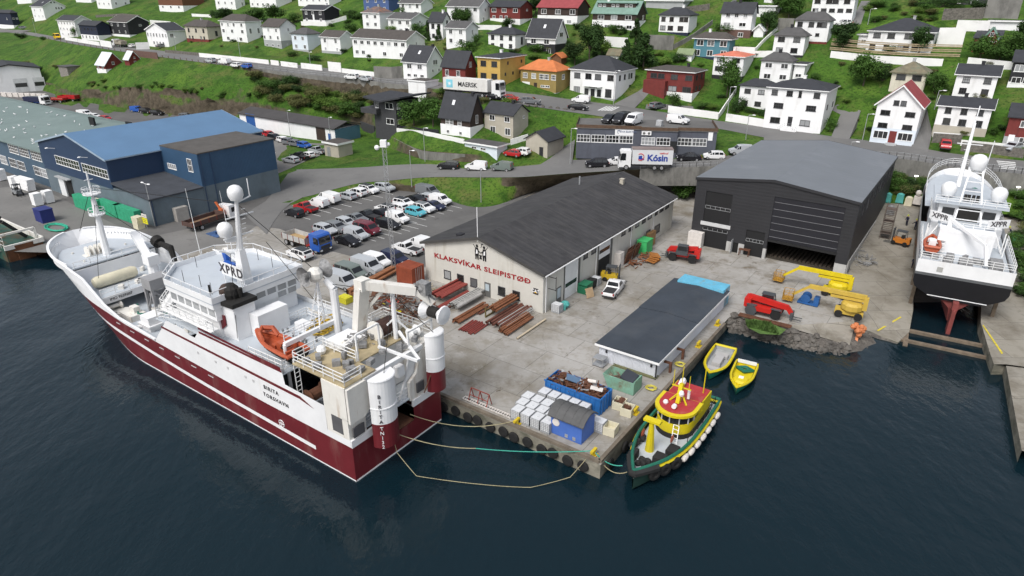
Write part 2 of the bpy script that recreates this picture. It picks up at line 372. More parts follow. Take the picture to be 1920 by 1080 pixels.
# ---- yard: one flat sheet of concrete in the grid frame, apron beside the slipway, right-hand quay
K = P(1126, 872)
def grid(u, v, z=0.):return K+GR*u+GF*v+Vector((0, 0, z))
def togrid(w):d = Vector(w)-K;return d .dot(GR), d .dot(GF)
yard = MB()
RL = [P(1365, 597), P(1379, 587), P(1469, 611), P(1602, 602), P(1588, 500), P(1640, 385)]
yp = [grid(0, 0), grid(0, 240), grid(200, 240), grid(200, -10)]+RL[::-1][:1]+[P(1594, 505), P(1602, 602), P(1469, 611), P(1379, 587), P(1365, 597)]
bw = Matrix .Rotation(-YAW, 3, 'Z')
def yl(w):return bw@(Vector(w)-K)
yard .poly([yl(w) for w in yp])
def inv(p):return[(q .x, q .y, q .z) for q in p]
YARD = struct(yard .build('yard', conc_m, loc=K, rz=YAW))
def sheet(name, pts, mat, z=.02, zr=None):
 mb = MB();mb .poly([yl(w)+Vector((0, 0, z)) for w in pts])
 return struct(mb .build(name, mat, loc=K, rz=YAW))
def strip(name, left, right, mat, dz=.0):
 mb = MB();n = len(left)
 mb .add([tuple(w+Vector((0, 0, dz))) for w in left+right], [(i, i+1, n+i+1, n+i) for i in range(n-1)])
 return struct(mb .build(name, mat))
sheet('car_park', [P(x, y) for x, y in[(-60, 360), (60, 345), (140, 385), (270, 447), (420, 415), (480, 424), (524, 429), (622, 471), (683, 487), (771, 503), (799, 500), (900, 425), (1000, 360), (800, 330), (560, 330), (520, 200), (350, 180), (0, 165), (-300, 180)]], asph_m)
sheet('weathered_asphalt', [P(x, y) for x, y in[(-60, 360), (60, 345), (140, 385), (270, 447), (420, 415), (480, 424), (440, 452), (330, 480), (-60, 470)]], mix3('worn_asphalt', [(.16, .157, .15), (.20, .195, .185), (.11, .105, .1)], [(1, 0, 0), (.1, .4, .65), (.4, .55, .74)], bump=.1), .024)
apL = [P(1602, 610, -1.0), P(1600, 590, -.4), P(1586, 545, .03), P(1594, 500, .4), P(1618, 430, 1.5), P(1648, 385, 2.6), P(1640, 350, 3.2)]
apR = [P(1684, 642, -1.3), P(1705, 622, -1.0), P(1712, 582, -.3), P(1715, 500, .5), P(1721, 430, 1.6), P(1728, 385, 2.6), P(1734, 350, 3.2)]
APRON = strip('slipway_apron', [a .lerp(b, 0) for a, b in zip(apL, apR)], apR, apron_m)
qR0 = [P(1916, 845, -.2), P(1886, 683, -.2), P(1864, 683, -.2), P(1857, 664, -.2), P(1839, 604, 0), P(1842, 520, .6), P(1846, 440, 1.7), P(1850, 385, 2.7), P(1850, 345, 3.3)]
qR1 = [P(2160, 900, -.2), P(2160, 720, -.2), P(2160, 700, -.2), P(2140, 680, -.2), P(2130, 640, 0), P(2130, 540, .6), P(2120, 450, 1.7), P(2110, 400, 2.7), P(2100, 360, 3.3)]
QRIGHT = strip('slipway_quay', qR0, qR1, apron_m)
mb = MB()
for a, b in zip(qR0[:6], qR0[1:6]):mb .add([a, b, b-Vector((0, 0, 3.2)), a-Vector((0, 0, 3.2))], [(0, 1, 2, 3)])
for a, b in zip(apR[:4], apR[1:5]):mb .add([a, b, b-Vector((0, 0, 2.6)), a-Vector((0, 0, 2.6))], [(0, 1, 2, 3)])
mb .add([apL[0], apR[0], apR[0]-Vector((0, 0, 2)), apL[0]-Vector((0, 0, 2))], [(0, 1, 2, 3)])
struct(mb .build('slipway_wall', qwall_m))
mb = MB()
q = [grid(0, 240), grid(0, 0), P(1365, 597), P(1379, 587)]
for a, b in zip(q, q[1:]):
 n = max(1, int((b-a).length/4))
 for i in range(n):
  c, d = a .lerp(b, i/n), a .lerp(b, (i+1)/n)
  mb .add([c, d, d-Vector((0, 0, 3.5)), c-Vector((0, 0, 3.5))], [(0, 1, 2, 3)])
struct(mb .build('quay_wall', qwall_m))
fl = strip('slipway_floor', [P(1700, 660, -2.4), P(1712, 575, -1.6), P(1722, 430, .6), P(1734, 350, 3.1)], [P(1870, 660, -2.4), P(1842, 575, -1.6), P(1848, 430, .6), P(1850, 350, 3.1)], M('slip_floor', (.06, .055, .05), .8, .4, .5))
top = [P(1365, 598, -.1), P(1381, 588, -.05), P(1420, 600, -.05), P(1469, 612, -.05), P(1500, 622, -.15), P(1540, 633, -.5), P(1592, 648, -1.0), P(1598, 625, -.7), P(1602, 611, -1.05), P(1684, 643, -1.4)]
bot = [P(1366, 630, -2), P(1385, 634, -2), P(1420, 646, -2), P(1455, 655, -2), P(1480, 661, -2), P(1525, 671, -2), P(1580, 676, -2), P(1640, 668, -2), P(1672, 655, -2), P(1690, 647, -2)]
shore_m = mix3('shore_gravel', [(.10, .09, .08), (.17, .155, .135), (.05, .045, .04)], [(1, 0, 0), (1.2, .45, .65), (3., .5, .7)], bump=.9, bsc=3)
strip('shore', top, bot, shore_m)
slab = MB();slab .add([P(1469, 611, -.004), P(1602, 602, -.004), P(1602, 613, -.5), P(1593, 648, -.95)], [(0, 1, 2), (0, 2, 3)])
struct(slab .build('shore_slab', apron_m))
rb = MB();rr = random .Random(3)
for i in range(520):
 t = rr .random()*(len(top)-1.01);k = int(t);f = rr .random()**.8
 if k>=7:f = .3+.7*f
 w = top[k].lerp(top[k+1], t-k).lerp(bot[k].lerp(bot[k+1], t-k), f)
 rb .rock((w .x, w .y, w .z+.05), rr .choice([.16, .2, .26, .34, .44])*(1 if k<6 else .4), rr)
stuff(rb .build('shore_boulders', rock_m, smooth=False))
gp = MB();pts = [P(x, y, .2) for x, y in[(1398, 602), (1415, 597), (1445, 606), (1474, 618), (1462, 628), (1425, 626), (1402, 614)]]
gp .poly(pts)
for i in range(700):
 t = rr .random();u = rr .random();a = pts[0].lerp(pts[2], t).lerp(pts[6].lerp(pts[4], t), u)
 h = rr .uniform(.2, .5);x = rr .uniform(-.2, .2);y = rr .uniform(-.2, .2)
 gp .add([(a .x-.12, a .y, .18), (a .x+.12, a .y+.1, .18), (a .x+x, a .y+y, h+.18)], [(0, 1, 2)])
stuff(gp .build('shore_grass', M('shore_grass_green', (.075, .14, .03), .8, .4, 1.5)))
# ---- water
wm = bpy .data .materials .new('sea_water');nt, N, L, b = _nodes(wm)
b .inputs['Base Color'].default_value = (.0038, .0135, .0195, 1);b .inputs['Roughness'].default_value = .07;b .inputs['IOR'].default_value = 1.33
tc = N .new('ShaderNodeTexCoord');prev = None
for s, st, sc in((.05, .06, (1, .5, 1)), (.35, .07, (1, .6, 1)), (1.2, .12, (1, .55, 1)), (3.6, .13, (1, .6, 1))):
 mp = N .new('ShaderNodeMapping');mp .inputs['Rotation'].default_value = (0, 0, .5);mp .inputs['Scale'].default_value = sc
 L .new(tc .outputs['Object'], mp .inputs[0])
 no = N .new('ShaderNodeTexNoise');no .inputs['Scale'].default_value = s;no .inputs['Detail'].default_value = 5
 L .new(mp .outputs[0], no .inputs['Vector'])
 bp = N .new('ShaderNodeBump');bp .inputs['Strength'].default_value = st;bp .inputs['Distance'].default_value = .6/s
 L .new(no .outputs['Fac'], bp .inputs['Height'])
 if prev:L .new(prev, bp .inputs['Normal'])
 prev = bp .outputs[0]
L .new(prev, b .inputs['Normal'])
mb = MB();mb .poly([(-500, -150, -1.5), (400, -150, -1.5), (400, 130, -1.5), (-500, 260, -1.5)])
struct(mb .build('sea', wm))
# ---- roads on the hillside
cols = list(np .arange(-200, 2151, 12.))
strip('main_road', [tline(LF, c) for c in cols], [tline(LG, c) for c in cols], road_m, .06)
cols2 = [c for c in cols if 548<=c<=1440]
strip('lower_road', [tline(LB, c) for c in cols2], [tline(LC, c) for c in cols2], road_m, .055)
cols3 = [c for c in cols if c>=1428]
strip('road_junction', [tline(LB, c) for c in cols3], [tline(LF, c) for c in cols3], road_m, .058)
# ---- ray casting onto the ground
_bv = []
for o in(TERR, YARD, APRON, QRIGHT):
 me = o .data;mw = Matrix .Translation(o .location)@Matrix .Rotation(o .rotation_euler .z, 4, 'Z')
 me .calc_loop_triangles()
 _bv .append(BVHTree .FromPolygons([mw@v .co for v in me .vertices], [tuple(t .vertices) for t in me .loop_triangles]))
def G(px, py):
 """ground point seen in photo pixel (px, py)"""
 o = Vector((0, 0, CH));d = ray(px, py).normalized();best = None
 for t in _bv:
  h = t .ray_cast(o, d)
  if h[0] is not None and(best is None or h[3]<best[1]):best = (h[0], h[3])
 return best[0].copy() if best else P(px, py, 0)
def GZ(x, y):
 z = -9
 for t in _bv:
  h = t .ray_cast(Vector((x, y, 90)), Vector((0, 0, -1)))
  if h[0] is not None:z = max(z, h[0].z)
 return z
wh_m = M('white_render', (.80, .80, .80), .75, .05, .5, dirt=(.50, .49, .46), damt=.5, dsc=(.5, .5, .09), dlo=.56)
trim_m = M('white_trim', (.80, .80, .80), .6, .04)
glass_m = M('window_glass', (.028, .033, .038), .08, .5, 1.2, spec=.6, rnd=.5)
nt, N, L, b = _nodes(glass_m);oi = N .new('ShaderNodeObjectInfo');cr = N .new('ShaderNodeValToRGB');cr .color_ramp .interpolation = 'CONSTANT'
for k_, (p_, c_) in enumerate(((0, .018), (.35, .034), (.6, .055), (.78, .12), (.9, .30))):
 e_ = cr .color_ramp .elements[k_] if k_<2 else cr .color_ramp .elements .new(p_);e_ .position = p_;e_ .color = (c_, c_*1.03, c_*1.05, 1)
L .new(oi .outputs['Random'], cr .inputs[0]);L .new(cr .outputs[0], b .inputs['Base Color'])
WALLC = {'w':wh_m, 'black':M('black_boards', (.022, .022, .026), .7, .25, 2, rib=('x', .2, .3)), 'navy':M('navy_boards', (.016, .022, .045), .7, .2, 2), 'red':M('oxide_red_boards', (.16, .028, .024), .75, .2, 1, dirt=(.07, .02, .02), damt=.4), 'brown':M('dark_brown_boards', (.045, .03, .024), .75, .25, 2, rib=('x', .2, .3)), 'brown2':M('red_brown_boards', (.15, .065, .035), .75, .2, 2), 'yellow':M('ochre_yellow_render', (.52, .34, .095), .8, .1, .6), 'ochre':M('olive_ochre_render', (.30, .22, .075), .8, .12, .6, dirt=(.15, .12, .06), damt=.4), 'teal':M('teal_boards', (.075, .20, .25), .7, .1), 'beige':M('beige_render', (.50, .46, .38), .8, .1, .6, dirt=(.3, .27, .22), damt=.5), 'lblue':M('pale_blue_render', (.66, .72, .78), .7, .06, .5), 'blue':M('blue_render', (.07, .115, .26), .7, .1), 'greyd':M('charcoal_boards', (.05, .05, .055), .7, .15, 2), 'tan':M('tan_render', (.42, .385, .32), .8, .1, .6), 'grey':M('grey_render', (.36, .37, .375), .8, .1, .6), 'wood':M('brown_timber_boards', (.17, .075, .035), .8, .25, 2), 'shed':M('silvered_boards', (.22, .205, .185), .9, .3, 2, rib=('x', .25, .5)), 'brick':M('brown_brick', (.13, .075, .062), .85, .2, 3), 'cream':M('cream_render', (.62, .58, .48), .8, .1, .6, dirt=(.34, .3, .22), damt=.5)}
def roofm(n, c, v=.16, dirt=None):return M(n, c, .75, v, .8, bump=.25, bsc=9, dirt=dirt, damt=.7, dsc=(.5, .5, .5), dlo=.48, spec=.3)
ROOF = {'d':roofm('slate_dark_roof', (.040, .042, .048)), 'g':roofm('grey_felt_roof', (.085, .083, .083)), 'b':roofm('brownish_grey_roof', (.075, .066, .06)), 'o':roofm('orange_tile_roof', (.52, .17, .06)), 'r':roofm('faded_red_roof', (.27, .055, .06)), 'gr':roofm('verdigris_roof', (.17, .27, .225)), 'w':roofm('white_sheet_roof', (.62, .66, .68)), 'or':roofm('salmon_sheet_roof', (.55, .17, .11)), 'rust':roofm('rust_streaked_roof', (.12, .10, .10), .2, (.38, .16, .07)), 'moss':roofm('mossy_roof', (.17, .15, .10), .3, (.10, .16, .12)), 'pale':roofm('pale_green_roof', (.20, .25, .14))}
_win = {}
def window(parent, o, right, w, h, style='w', nm=1, nt=0):
 """frame (part) with its pane (sub-part); o = centre on the wall, right = wall direction (local)"""
 w, h = (w*.9, h*.9) if w<2.55 else(w, h);k = (round(w, 1), round(h, 1), style, nm, nt)
 if k not in _win:
  a, b = MB(), MB();t = min(.09, w*.08)
  for x0, x1, z0, z1 in((-w/2, w/2, h/2-t, h/2), (-w/2-.06, w/2+.06, -h/2-.05, -h/2+t), (-w/2, -w/2+t, -h/2+t, h/2-t), (w/2-t, w/2, -h/2+t, h/2-t)):
   a .b2(x0, x1, -.07, .01, z0, z1)
  for i in range(nm):x = -w/2+w*(i+1)/(nm+1);a .b2(x-t*.4, x+t*.4, -.055, .01, -h/2+t, h/2-t)
  for i in range(nt):z = -h/2+h*(i+1)/(nt+1);a .b2(-w/2+t, w/2-t, -.05, .01, z-t*.4, z+t*.4)
  b .b2(-w/2+t, w/2-t, -.025, .01, -h/2+t, h/2-t)
  fm = {'w':trim_m, 'd':WALLC['brown'], 'k':WALLC['greyd']}[style]
  _win[k] = (a .mesh('window', fm), b .mesh('pane', glass_m))
 rz = math .atan2(right[1], right[0])
 f = link('window', _win[k][0], parent, o, rz);link('pane', _win[k][1], f)
 return f
class Bld:
 """a building set out from the pixel of its near ground corner; local x along the front, y inland, z up"""
 def __init__(s, name, label, cat, near, pxL, pxR, mode='R', yaw=YAW, W0=None, w=None, d=None, group=None):
  s .near = W0 or G(*near);s .yaw = yaw
  s .ex = Vector((math .cos(yaw), math .sin(yaw), 0));s .ey = Vector((-s .ex .y, s .ex .x, 0))
  def ln(dr, px):
   u = (px-960)/FPX;de = s .near .y*CP-(s .near .z-CH)*SP
   return(s .near .x-u*de)/(u*dr .y*CP-dr .x)
  if mode=='R':s .w = w or ln(-s .ex, pxL);s .d = d or ln(s .ey, pxR);s .o = s .near-s .ex*s .w
  else:s .w = w or ln(s .ex, pxR);s .d = d or ln(s .ey, pxL);s .o = s .near .copy()
  if not(2<s .w<120) or not(2<s .d<120):print('BLD?', label, round(s .w, 1), round(s .d, 1))
  s .w = min(max(s .w, 2), 120);s .d = min(max(s .d, 2.), 120)
  s .root = thing(name, label, cat, s .o, yaw, group)
 def hpx(s, py, W=None):
  W = W or s .near;v = (540-py)/FPX;de = W .y*CP-(W .z-CH)*SP
  return(v*de-(W .y*SP+(W .z-CH)*CP))/(CP+v*SP)
 def loc(s, w):d = Vector(w)-s .o;return Vector((d .dot(s .ex), d .dot(s .ey), d .z))
 def world(s, x, y, z=0.):return s .o+s .ex*x+s .ey*y+Vector((0, 0, z))
 def front(s, px, py, y=0.):
  """local point of the front plane seen in a photo pixel"""
  d = ray(px, py);c = Vector((0, 0, CH));t = ((s .o-c).dot(s .ey)+y)/d .dot(s .ey);return s .loc(c+d*t)
 def side(s, px, py, x=None):
  d = ray(px, py);c = Vector((0, 0, CH));t = ((s .o-c).dot(s .ex)+(s .w if x is None else x))/d .dot(s .ex);return s .loc(c+d*t)
 def wall(s, h, mat, rise=0., roof='flat', z0=-2.5, x0=0., x1=None, y0=0., y1=None, name='wall'):
  x1 = s .w if x1 is None else x1;y1 = s .d if y1 is None else y1;m = MB()
  if roof=='ga':m .ext([(x0, y0, z0), (x0, y1, z0), (x0, y1, h), (x0, (y0+y1)/2, h+rise), (x0, y0, h)], (x1-x0, 0, 0))
  elif roof=='gb':m .ext([(x0, y0, z0), (x1, y0, z0), (x1, y0, h), ((x0+x1)/2, y0, h+rise), (x0, y0, h)], (0, y1-y0, 0))
  else:m .b2(x0, x1, y0, y1, z0, h)
  return m .build(name, mat, s .root)
 def roof(s, h, rise, kind, mat, ov=.4, th=.18, x0=0., x1=None, y0=0., y1=None, trim=trim_m):
  x1 = s .w if x1 is None else x1;y1 = s .d if y1 is None else y1;m = MB();t = MB()
  a, b, c, d = x0-ov, x1+ov, y0-ov, y1+ov;ym, xm = (y0+y1)/2, (x0+x1)/2;h = h+.02
  if kind=='ga':
   e = h-rise*ov/((y1-y0)/2);r = h+rise
   m .ext([(a, c, e), (a, ym, r), (a, d, e), (a, d, e+th), (a, ym, r+th), (a, c, e+th)], (b-a, 0, 0))
   for x in(a-.05, b):
    t .ext([(x, c, e-.12), (x, ym, r-.12), (x, d, e-.12), (x, d, e+th+.02), (x, ym, r+th+.02), (x, c, e+th+.02)], (.05, 0, 0))
   t .b2(a, b, c-.06, c-.003, e-.02, e+th-.03)
  elif kind=='gb':
   e = h-rise*ov/((x1-x0)/2);r = h+rise
   m .ext([(a, c, e), (xm, c, r), (b, c, e), (b, c, e+th), (xm, c, r+th), (a, c, e+th)], (0, d-c, 0))
   for y in(c-.05, d):
    t .ext([(a, y, e-.12), (xm, y, r-.12), (b, y, e-.12), (b, y, e+th+.02), (xm, y, r+th+.02), (a, y, e+th+.02)], (0, .05, 0))
   t .b2(b+.003, b+.06, c, d, e-.02, e+th-.03)
  elif kind=='hip':
   W_, D_ = b-a, d-c
   if W_>=D_:p, q = (a+D_/2*.95, ym), (b-D_/2*.95, ym)
   else:p, q = (xm, c+W_/2*.95), (xm, d-W_/2*.95)
   vs = [(a, c, h), (b, c, h), (b, d, h), (a, d, h), (a, c, h+th), (b, c, h+th), (b, d, h+th), (a, d, h+th), (*p, h+rise+th), (*q, h+rise+th)]
   fs = [(0, 3, 2, 1), (0, 1, 5, 4), (1, 2, 6, 5), (2, 3, 7, 6), (3, 0, 4, 7)]
   fs+=[(4, 5, 9, 8), (5, 6, 9), (6, 7, 8, 9), (7, 4, 8)] if W_>=D_ else[(4, 5, 8), (5, 6, 9, 8), (6, 7, 9), (7, 4, 8, 9)]
   m .add(vs, fs)
   t .b2(a-.03, b+.03, c-.05, c-.003, h-.05, h+th*.7);t .b2(b+.003, b+.05, c, d, h-.05, h+th*.7)
  else:
   m .b2(a, b, c, d, h, h+th);t .b2(a-.04, b+.04, c-.05, c-.003, h-.1, h+th+.04);t .b2(b+.003, b+.05, c, d, h-.1, h+th+.04)
  r = m .build('roof', mat, s .root)
  if trim and t .v:t .build('roof_trim', trim, s .root)
  return r
 def wins(s, spec, h, face='f', style='w', y=0.):
  """'zf:n*wxh' rows; zf in percent of the wall height; '@x,x' gives the places in percent"""
  if not spec:return
  L = s .w if face=='f' else s .d
  for row in spec .split(';'):
   zf, r = row .split(':');n, r = r .split('*')
   nm, nt = 1, 0
   if '/' in r:r, q = r .rsplit('/', 1);nm, nt = int(q[0]), int(q[1])
   xs = None
   if '@' in r:r, q = r .split('@');xs = [float(k)/100 for k in q .split(',')]
   w, hh = map(float, r .split('x'));n = int(n)
   xs = xs or[(i+.5)/n for i in range(n)]
   for f in xs:
    if face=='f':window(s .root, (f*L, y, float(zf)/100*h), (1, 0), w, hh, style, nm, nt)
    else:window(s .root, (s .w, f*L, float(zf)/100*h), (0, 1), w, hh, style, nm, nt)
 def chimney(s, roof, x, y, z, hgt=1.2, mat=None, w=.6):
  m = MB();m .b2(x-w/2, x+w/2, y-w/2, y+w/2, z-1., z+hgt);m .b2(x-w/2-.06, x+w/2+.06, y-w/2-.06, y+w/2+.06, z+hgt, z+hgt+.1)
  m .build('chimney', mat or trim_m, roof)
 def door(s, x, z, w=.95, h=2.05, mat=None, face='f', name='door'):
  m = MB()
  if face=='f':m .b2(x-w/2, x+w/2, -.05, .02, z, z+h)
  else:m .b2(s .w-.02, s .w+.05, x-w/2, x+w/2, z, z+h)
  return m .build(name, mat or WALLC['brown'], s .root)
HOUSES = []
def house(label, near, pxL, pxR, ey, kind, rise, wall, roof, F='', S='', plinth=None, chim=None, door=None, style='w', mode='R', w=None, d=None, cat='house', name='house', ov=.4, skyl=None, trim=trim_m, yaw=YAW):
 b = Bld(name, label, cat, near, pxL, pxR, mode, yaw, w=w, d=d)
 h = b .hpx(ey)
 if not(1.8<h<14):print('H?', label, round(h, 1));h = min(max(h, 2.2), 13)
 z0 = -2.5
 if plinth:
  m = MB();m .b2(-.03, b .w+.03, -.03, b .d+.03, z0, plinth[0]);m .build('plinth', WALLC[plinth[1]], b .root);z0 = plinth[0]
 b .wall(h, WALLC[wall], rise, kind, z0)
 r = b .roof(h, rise, kind, ROOF[roof], ov, trim=trim)
 b .wins(F, h, 'f', style, -.03);b .wins(S, h, 's', style)
 if chim:
  fx, fy = chim[0], .5
  b .chimney(r, b .w*fx, b .d*fy, h+rise*(.9 if kind!='flat' else .1), .9, {'w':trim_m, 'd':WALLC['black'], 'g':WALLC['grey'], 'r':WALLC['red']}[chim[1]])
 if door:b .door(b .w*door[0], door[1] if len(door)>1 else .1, mat={'w':trim_m, 'b':WALLC['brown'], 'k':WALLC['black']}[door[2] if len(door)>2 else 'b'])
 if skyl and kind=='ga':
  m = MB();y = b .d*.27;z = h+rise*.54+.22;sl = math .atan2(rise, b .d/2)
  m .box((b .w*skyl, y, z), (.7, 1.1, .08), rx=sl);m .build('skylight', M('skylight_glass', (.75, .76, .78), .3), b .root)
 HOUSES .append((label, b));return b
H = house
# ---- hillside houses, left to right, lower rows first
H('navy boarded house with white basement at the left edge of the street', (27, 53), -40, 40, 25, 'hip', 1.6, 'navy', 'd', '62:4*1.2x1.2', '65:2*1.2x1', (1.6, 'w'), trim=None)
H('white gabled house standing alone on the slope behind the navy house', (86, 37), 64, 128, 12, 'ga', 3.2, 'w', 'd', '70:2*.8x1.2;25:3*.8x1.2', '85:3*1x1.4@58,70,82;25:1*1.2x.7@45;128:2*1x1@42,56', skyl=.6)
H('pale white house with two window rows and slate roof behind the yellow minibus', (146, 69), 114, 177, 39, 'ga', 2., 'w', 'd', '82:6*.9x1.2;45:5*.9x1.2;12:3*.9x1', '70:1*.8x.8')
H('navy low house with a white ground floor between two street houses', (187, 77), 154, 211, 48, 'ga', 1.6, 'navy', 'd', '74:5*1.3x1.1;22:5*.7x1.2', '', (2.3, 'w'), style='k', trim=None)
H('black gabled house with small white windows beside the street', (244, 70), 209, 284, 42, 'ga', 2.4, 'black', 'b', '80:3*1.4x1.2;35:3*.9x1.2', '78:1*1.3x.8@58', (1., 'w'))
H('white house with a glazed front gable and long slate roof', (318, 88), 279, 352, 58, 'gb', 2.6, 'w', 'd', '70:7*1x1.6;20:4*1.2x1.4@30,45,60,75', '70:2*1x1.6@20,26')
H('beige rendered house with hipped roof and red basement', (392, 79), 351, 419, 51, 'hip', 2.2, 'beige', 'b', '74:3*1.2x1.6;24:4*.9x1.5@16,30,68,82', '55:1*1.1x2@60', (.9, 'red'), trim=None, style='k', chim=(.5, 'g'), ov=.5)
H('tall white three storey house with dark hipped roof', (465, 80), 418, 495, 41, 'hip', 2.2, 'w', 'b', '84:4*1.3x1.4@8,32,55,85;52:3*1.6x1.4@10,45,85;15:2*1.8x1.4@25,75', '55:2*1x2', style='w')
H('small white house cut off by the top edge at the far left', (60, 6), 33, 76, -18, 'ga', 2, 'w', 'd', '', '')
H('white house high on the slope left of the terraced white house', (172, 5), 143, 183, -20, 'ga', 2, 'w', 'd', '30:3*1x1', '')
H('white terraced house with a satellite dish high on the left slope', (211, 17), 184, 246, -18, 'ga', 2, 'w', 'd', '28:3*1x1.2;70:3*1x1.3', '30:2*.9x1.3')
H('red brown boarded house on a white basement at the top of the slope', (345, 22), 300, 386, -16, 'ga', 2.2, 'brown2', 'd', '70:4*1.3x1.6;22:3*1.5x1.2', '65:1*1.2x1.1@55;25:2*.7x.6', (2.6, 'w'))
H('white house above the row of bushes at the top of the slope', (443, 18), 406, 461, -17, 'ga', 2, 'w', 'd', '75:3*1.3x1.3;35:3*1.3x1.3', '30:1*.8x1.6@70')
H('white and blue grey double house at the top of the slope', (519, 15), 470, 549, -17, 'ga', 2, 'w', 'd', '65:5*1.2x1.2;20:5*1.2x1.2', '')
H('white house half hidden behind the black boarded house', (618, 12), 560, 641, -18, 'ga', 2.2, 'w', 'g', '40:5*1x1.1', '')
H('black boarded house with white door and white base wall', (610, 44), 569, 638, 19, 'ga', 1.5, 'black', 'd', '76:3*1.4x1.2@18,48,82;24:2*1.3x1.2@18,82', '', (1.1, 'w'), chim=(.8, 'w'), door=(.5, 1.1, 'w'))
H('white house with a grey plastered ground floor', (529, 92), 497, 559, 50, 'ga', 2.2, 'w', 'b', '83:2*1.1x1.3@35,80;50:3*1.1x1.3@8,42,85;14:3*1.1x1', '84:1*.9x1.2@52;14:1*.5x1.4@36', (2.7, 'grey'), trim=None)
H('pale blue white house with grey hipped roof', (579, 98), 550, 604, 65, 'hip', 1.8, 'lblue', 'g', '78:2*1.4x1.4@25,72;30:2*1.4x1.4@25,80', '', (.7, 'grey'), trim=None)
H('small white house with low grey roof next to the long terrace', (640, 102), 604, 665, 70, 'ga', 1.7, 'w', 'b', '78:2*1.3x1.5@22,78;28:2*.8x1@22,82', '', (.8, 'grey'))
H('long white house with a row of windows and roofed terrace above the street', (764, 112), 663, 798, 75, 'ga', 2.2, 'w', 'b', '75:8*1.7x1.3;22:4*1.6x1.3@8,20,60,90', '70:1*.5x1.8@52;18:1*1.2x1.2@20', chim=(.85, 'd'))
H('white house with steep dark roof and one skylight beside the red house', (801, 151), 757, 832, 117, 'ga', 3.8, 'w', 'd', '72:2*1.9x1.4@28,72;22:3*1.5x.9@25,52,80', '95:2*1x1.4@45,58;50:2*.8x.8@35,72', chim=(.95, 'd'), skyl=.55)
H('red boarded house with steep slate roof behind the container truck', (873, 159), 830, 893, 125, 'ga', 3.4, 'red', 'd', '60:2*1.3x1.5@22,70', '108:2*.5x1.5@42,54', trim=None)
H('yellow ochre flat roofed house right of the red house', (938, 165), 896, 984, 110, 'hip', .7, 'yellow', 'd', '80:2*1.9x1.5@27,75;38:2*2x1.5@27,75', '82:2*.6x.8@30,85;45:3*.6x.8@20,50,80', chim=(.5, 'w'), style='k')
oh = H('olive ochre house with orange hipped roof and white garage door', (1042, 176), 976, 1068, 135, 'hip', 2.2, 'ochre', 'o', '74:5*1.5x1.4@14,38,60,74,93/21;30:2*1.4x.6@64,77', '72:1*1.4x1.4/21', (.2, 'grey'), chim=(.6, 'g'), trim=None, door=(.43, .2, 'b'))
m = MB();m .b2(oh .w*.05, oh .w*.27, -.06, .02, .15, 2.3);m .build('garage_door', trim_m, oh .root)
bh = H('large white two storey house with dark hipped roof and shop entrance', (1152, 190), 1068, 1188, 136, 'hip', 3., 'w', 'd', '80:4*1.9x1.5@16,41,62,89;26:2*1.9x2.2@16,86/20;24:3*1.2x1.9@38,52,66', '78:4*.9x1.4@20,45,68,80;35:1*1x1.6@75', (.5, 'grey'), style='k')
m = MB();m .b2(bh .w*.33, bh .w*.72, -1.1, 0, 3.1, 3.25);m .build('canopy', trim_m, bh .root)
text('Mariugard', .4, WALLC['greyd'], bh .root, (bh .w*.52, -.04, 2.85), (1, 0, 0), (0, 0, 1))
rh = H('oxide red house with flat grey roof, brown garage and white basement', (1296, 192), 1209, 1317, 137, 'hip', .9, 'red', 'b', '82:4*1.9x1.3@16,32,60,90;42:3*2.4x1.4@22,58,88', '82:2*.9x1.3@25,70;45:2*1x1.2@30,60', (2.1, 'w'), chim=(.75, 'd'), style='k')
m = MB();m .b2(rh .w*.1, rh .w*.34, -.07, .02, .1, 1.95);m .build('garage_door', WALLC['brown'], rh .root)
m = MB();m .b2(0, rh .w*.47, -1.6, -.032, -1.5, 4.6);m .build('bay', WALLC['red'], rh .root)
H('white house with steep slate roof on a black boarded ground floor', (1040.6, 102), 988, 1062, 70, 'ga', 4.4, 'w', 'd', '74:2*1.9x1.7@24,70;18:2*1.6x1.4@22,78', '112:1*1.9x1.4@50', (2.6, 'black'), style='w', door=(.48, .1, 'w'), skyl=.52)
H('white hipped roof house with two rows of three windows', (966, 95), 916, 988, 66, 'hip', 1.7, 'w', 'd', '80:3*1.2x1.4;28:3*1.2x1.2', '60:1*1x2.2@55', (.4, 'navy'), chim=(.6, 'w'), style='k', trim=None)
H('dark red boarded house on a white base with flat pitched roof', (975, 47), 919, 998, 13, 'ga', 1.6, 'red', 'd', '80:3*1.9x1.3@14,48,85;42:3*1.2x.9@14,38,55', '82:1*.9x.7@55', (1.7, 'w'), trim=None)
H('dark brown house with a faded red roof on a white basement', (1082, 47), 1008, 1103, 14, 'ga', 2.2, 'brown', 'r', '74:3*2.1x1.5@16,52,88;18:2*1.8x1.1@22,80', '18:1*.8x.8@25', (2.5, 'w'), trim=None)
gh = H('dark brown house with verdigris roof and long dormer', (1192, 58), 1110, 1209, 25, 'ga', 3., 'brown', 'gr', '74:3*2.2x1.3@20,50,82;20:4*1.9x1.1@12,35,65,85', '74:1*.9x1.3@70', (2.6, 'w'), trim=None, chim=(.25, 'w'))
hh = gh .hpx(25);m = MB();m .b2(gh .w*.06, gh .w*.92, gh .d*.2, gh .d*.5, hh+1.1, hh+2.5);dm = m .build('dormer', WALLC['brown'], gh .root)
m = MB();m .b2(gh .w*.03, gh .w*.95, gh .d*.14, gh .d*.55, hh+2.5, hh+2.65);m .build('dormer_roof', ROOF['gr'], gh .root)
for f in(.12, .22, .42, .52, .72, .82):window(gh .root, (gh .w*f, gh .d*.2, hh+1.9), (1, 0), 1, .8)
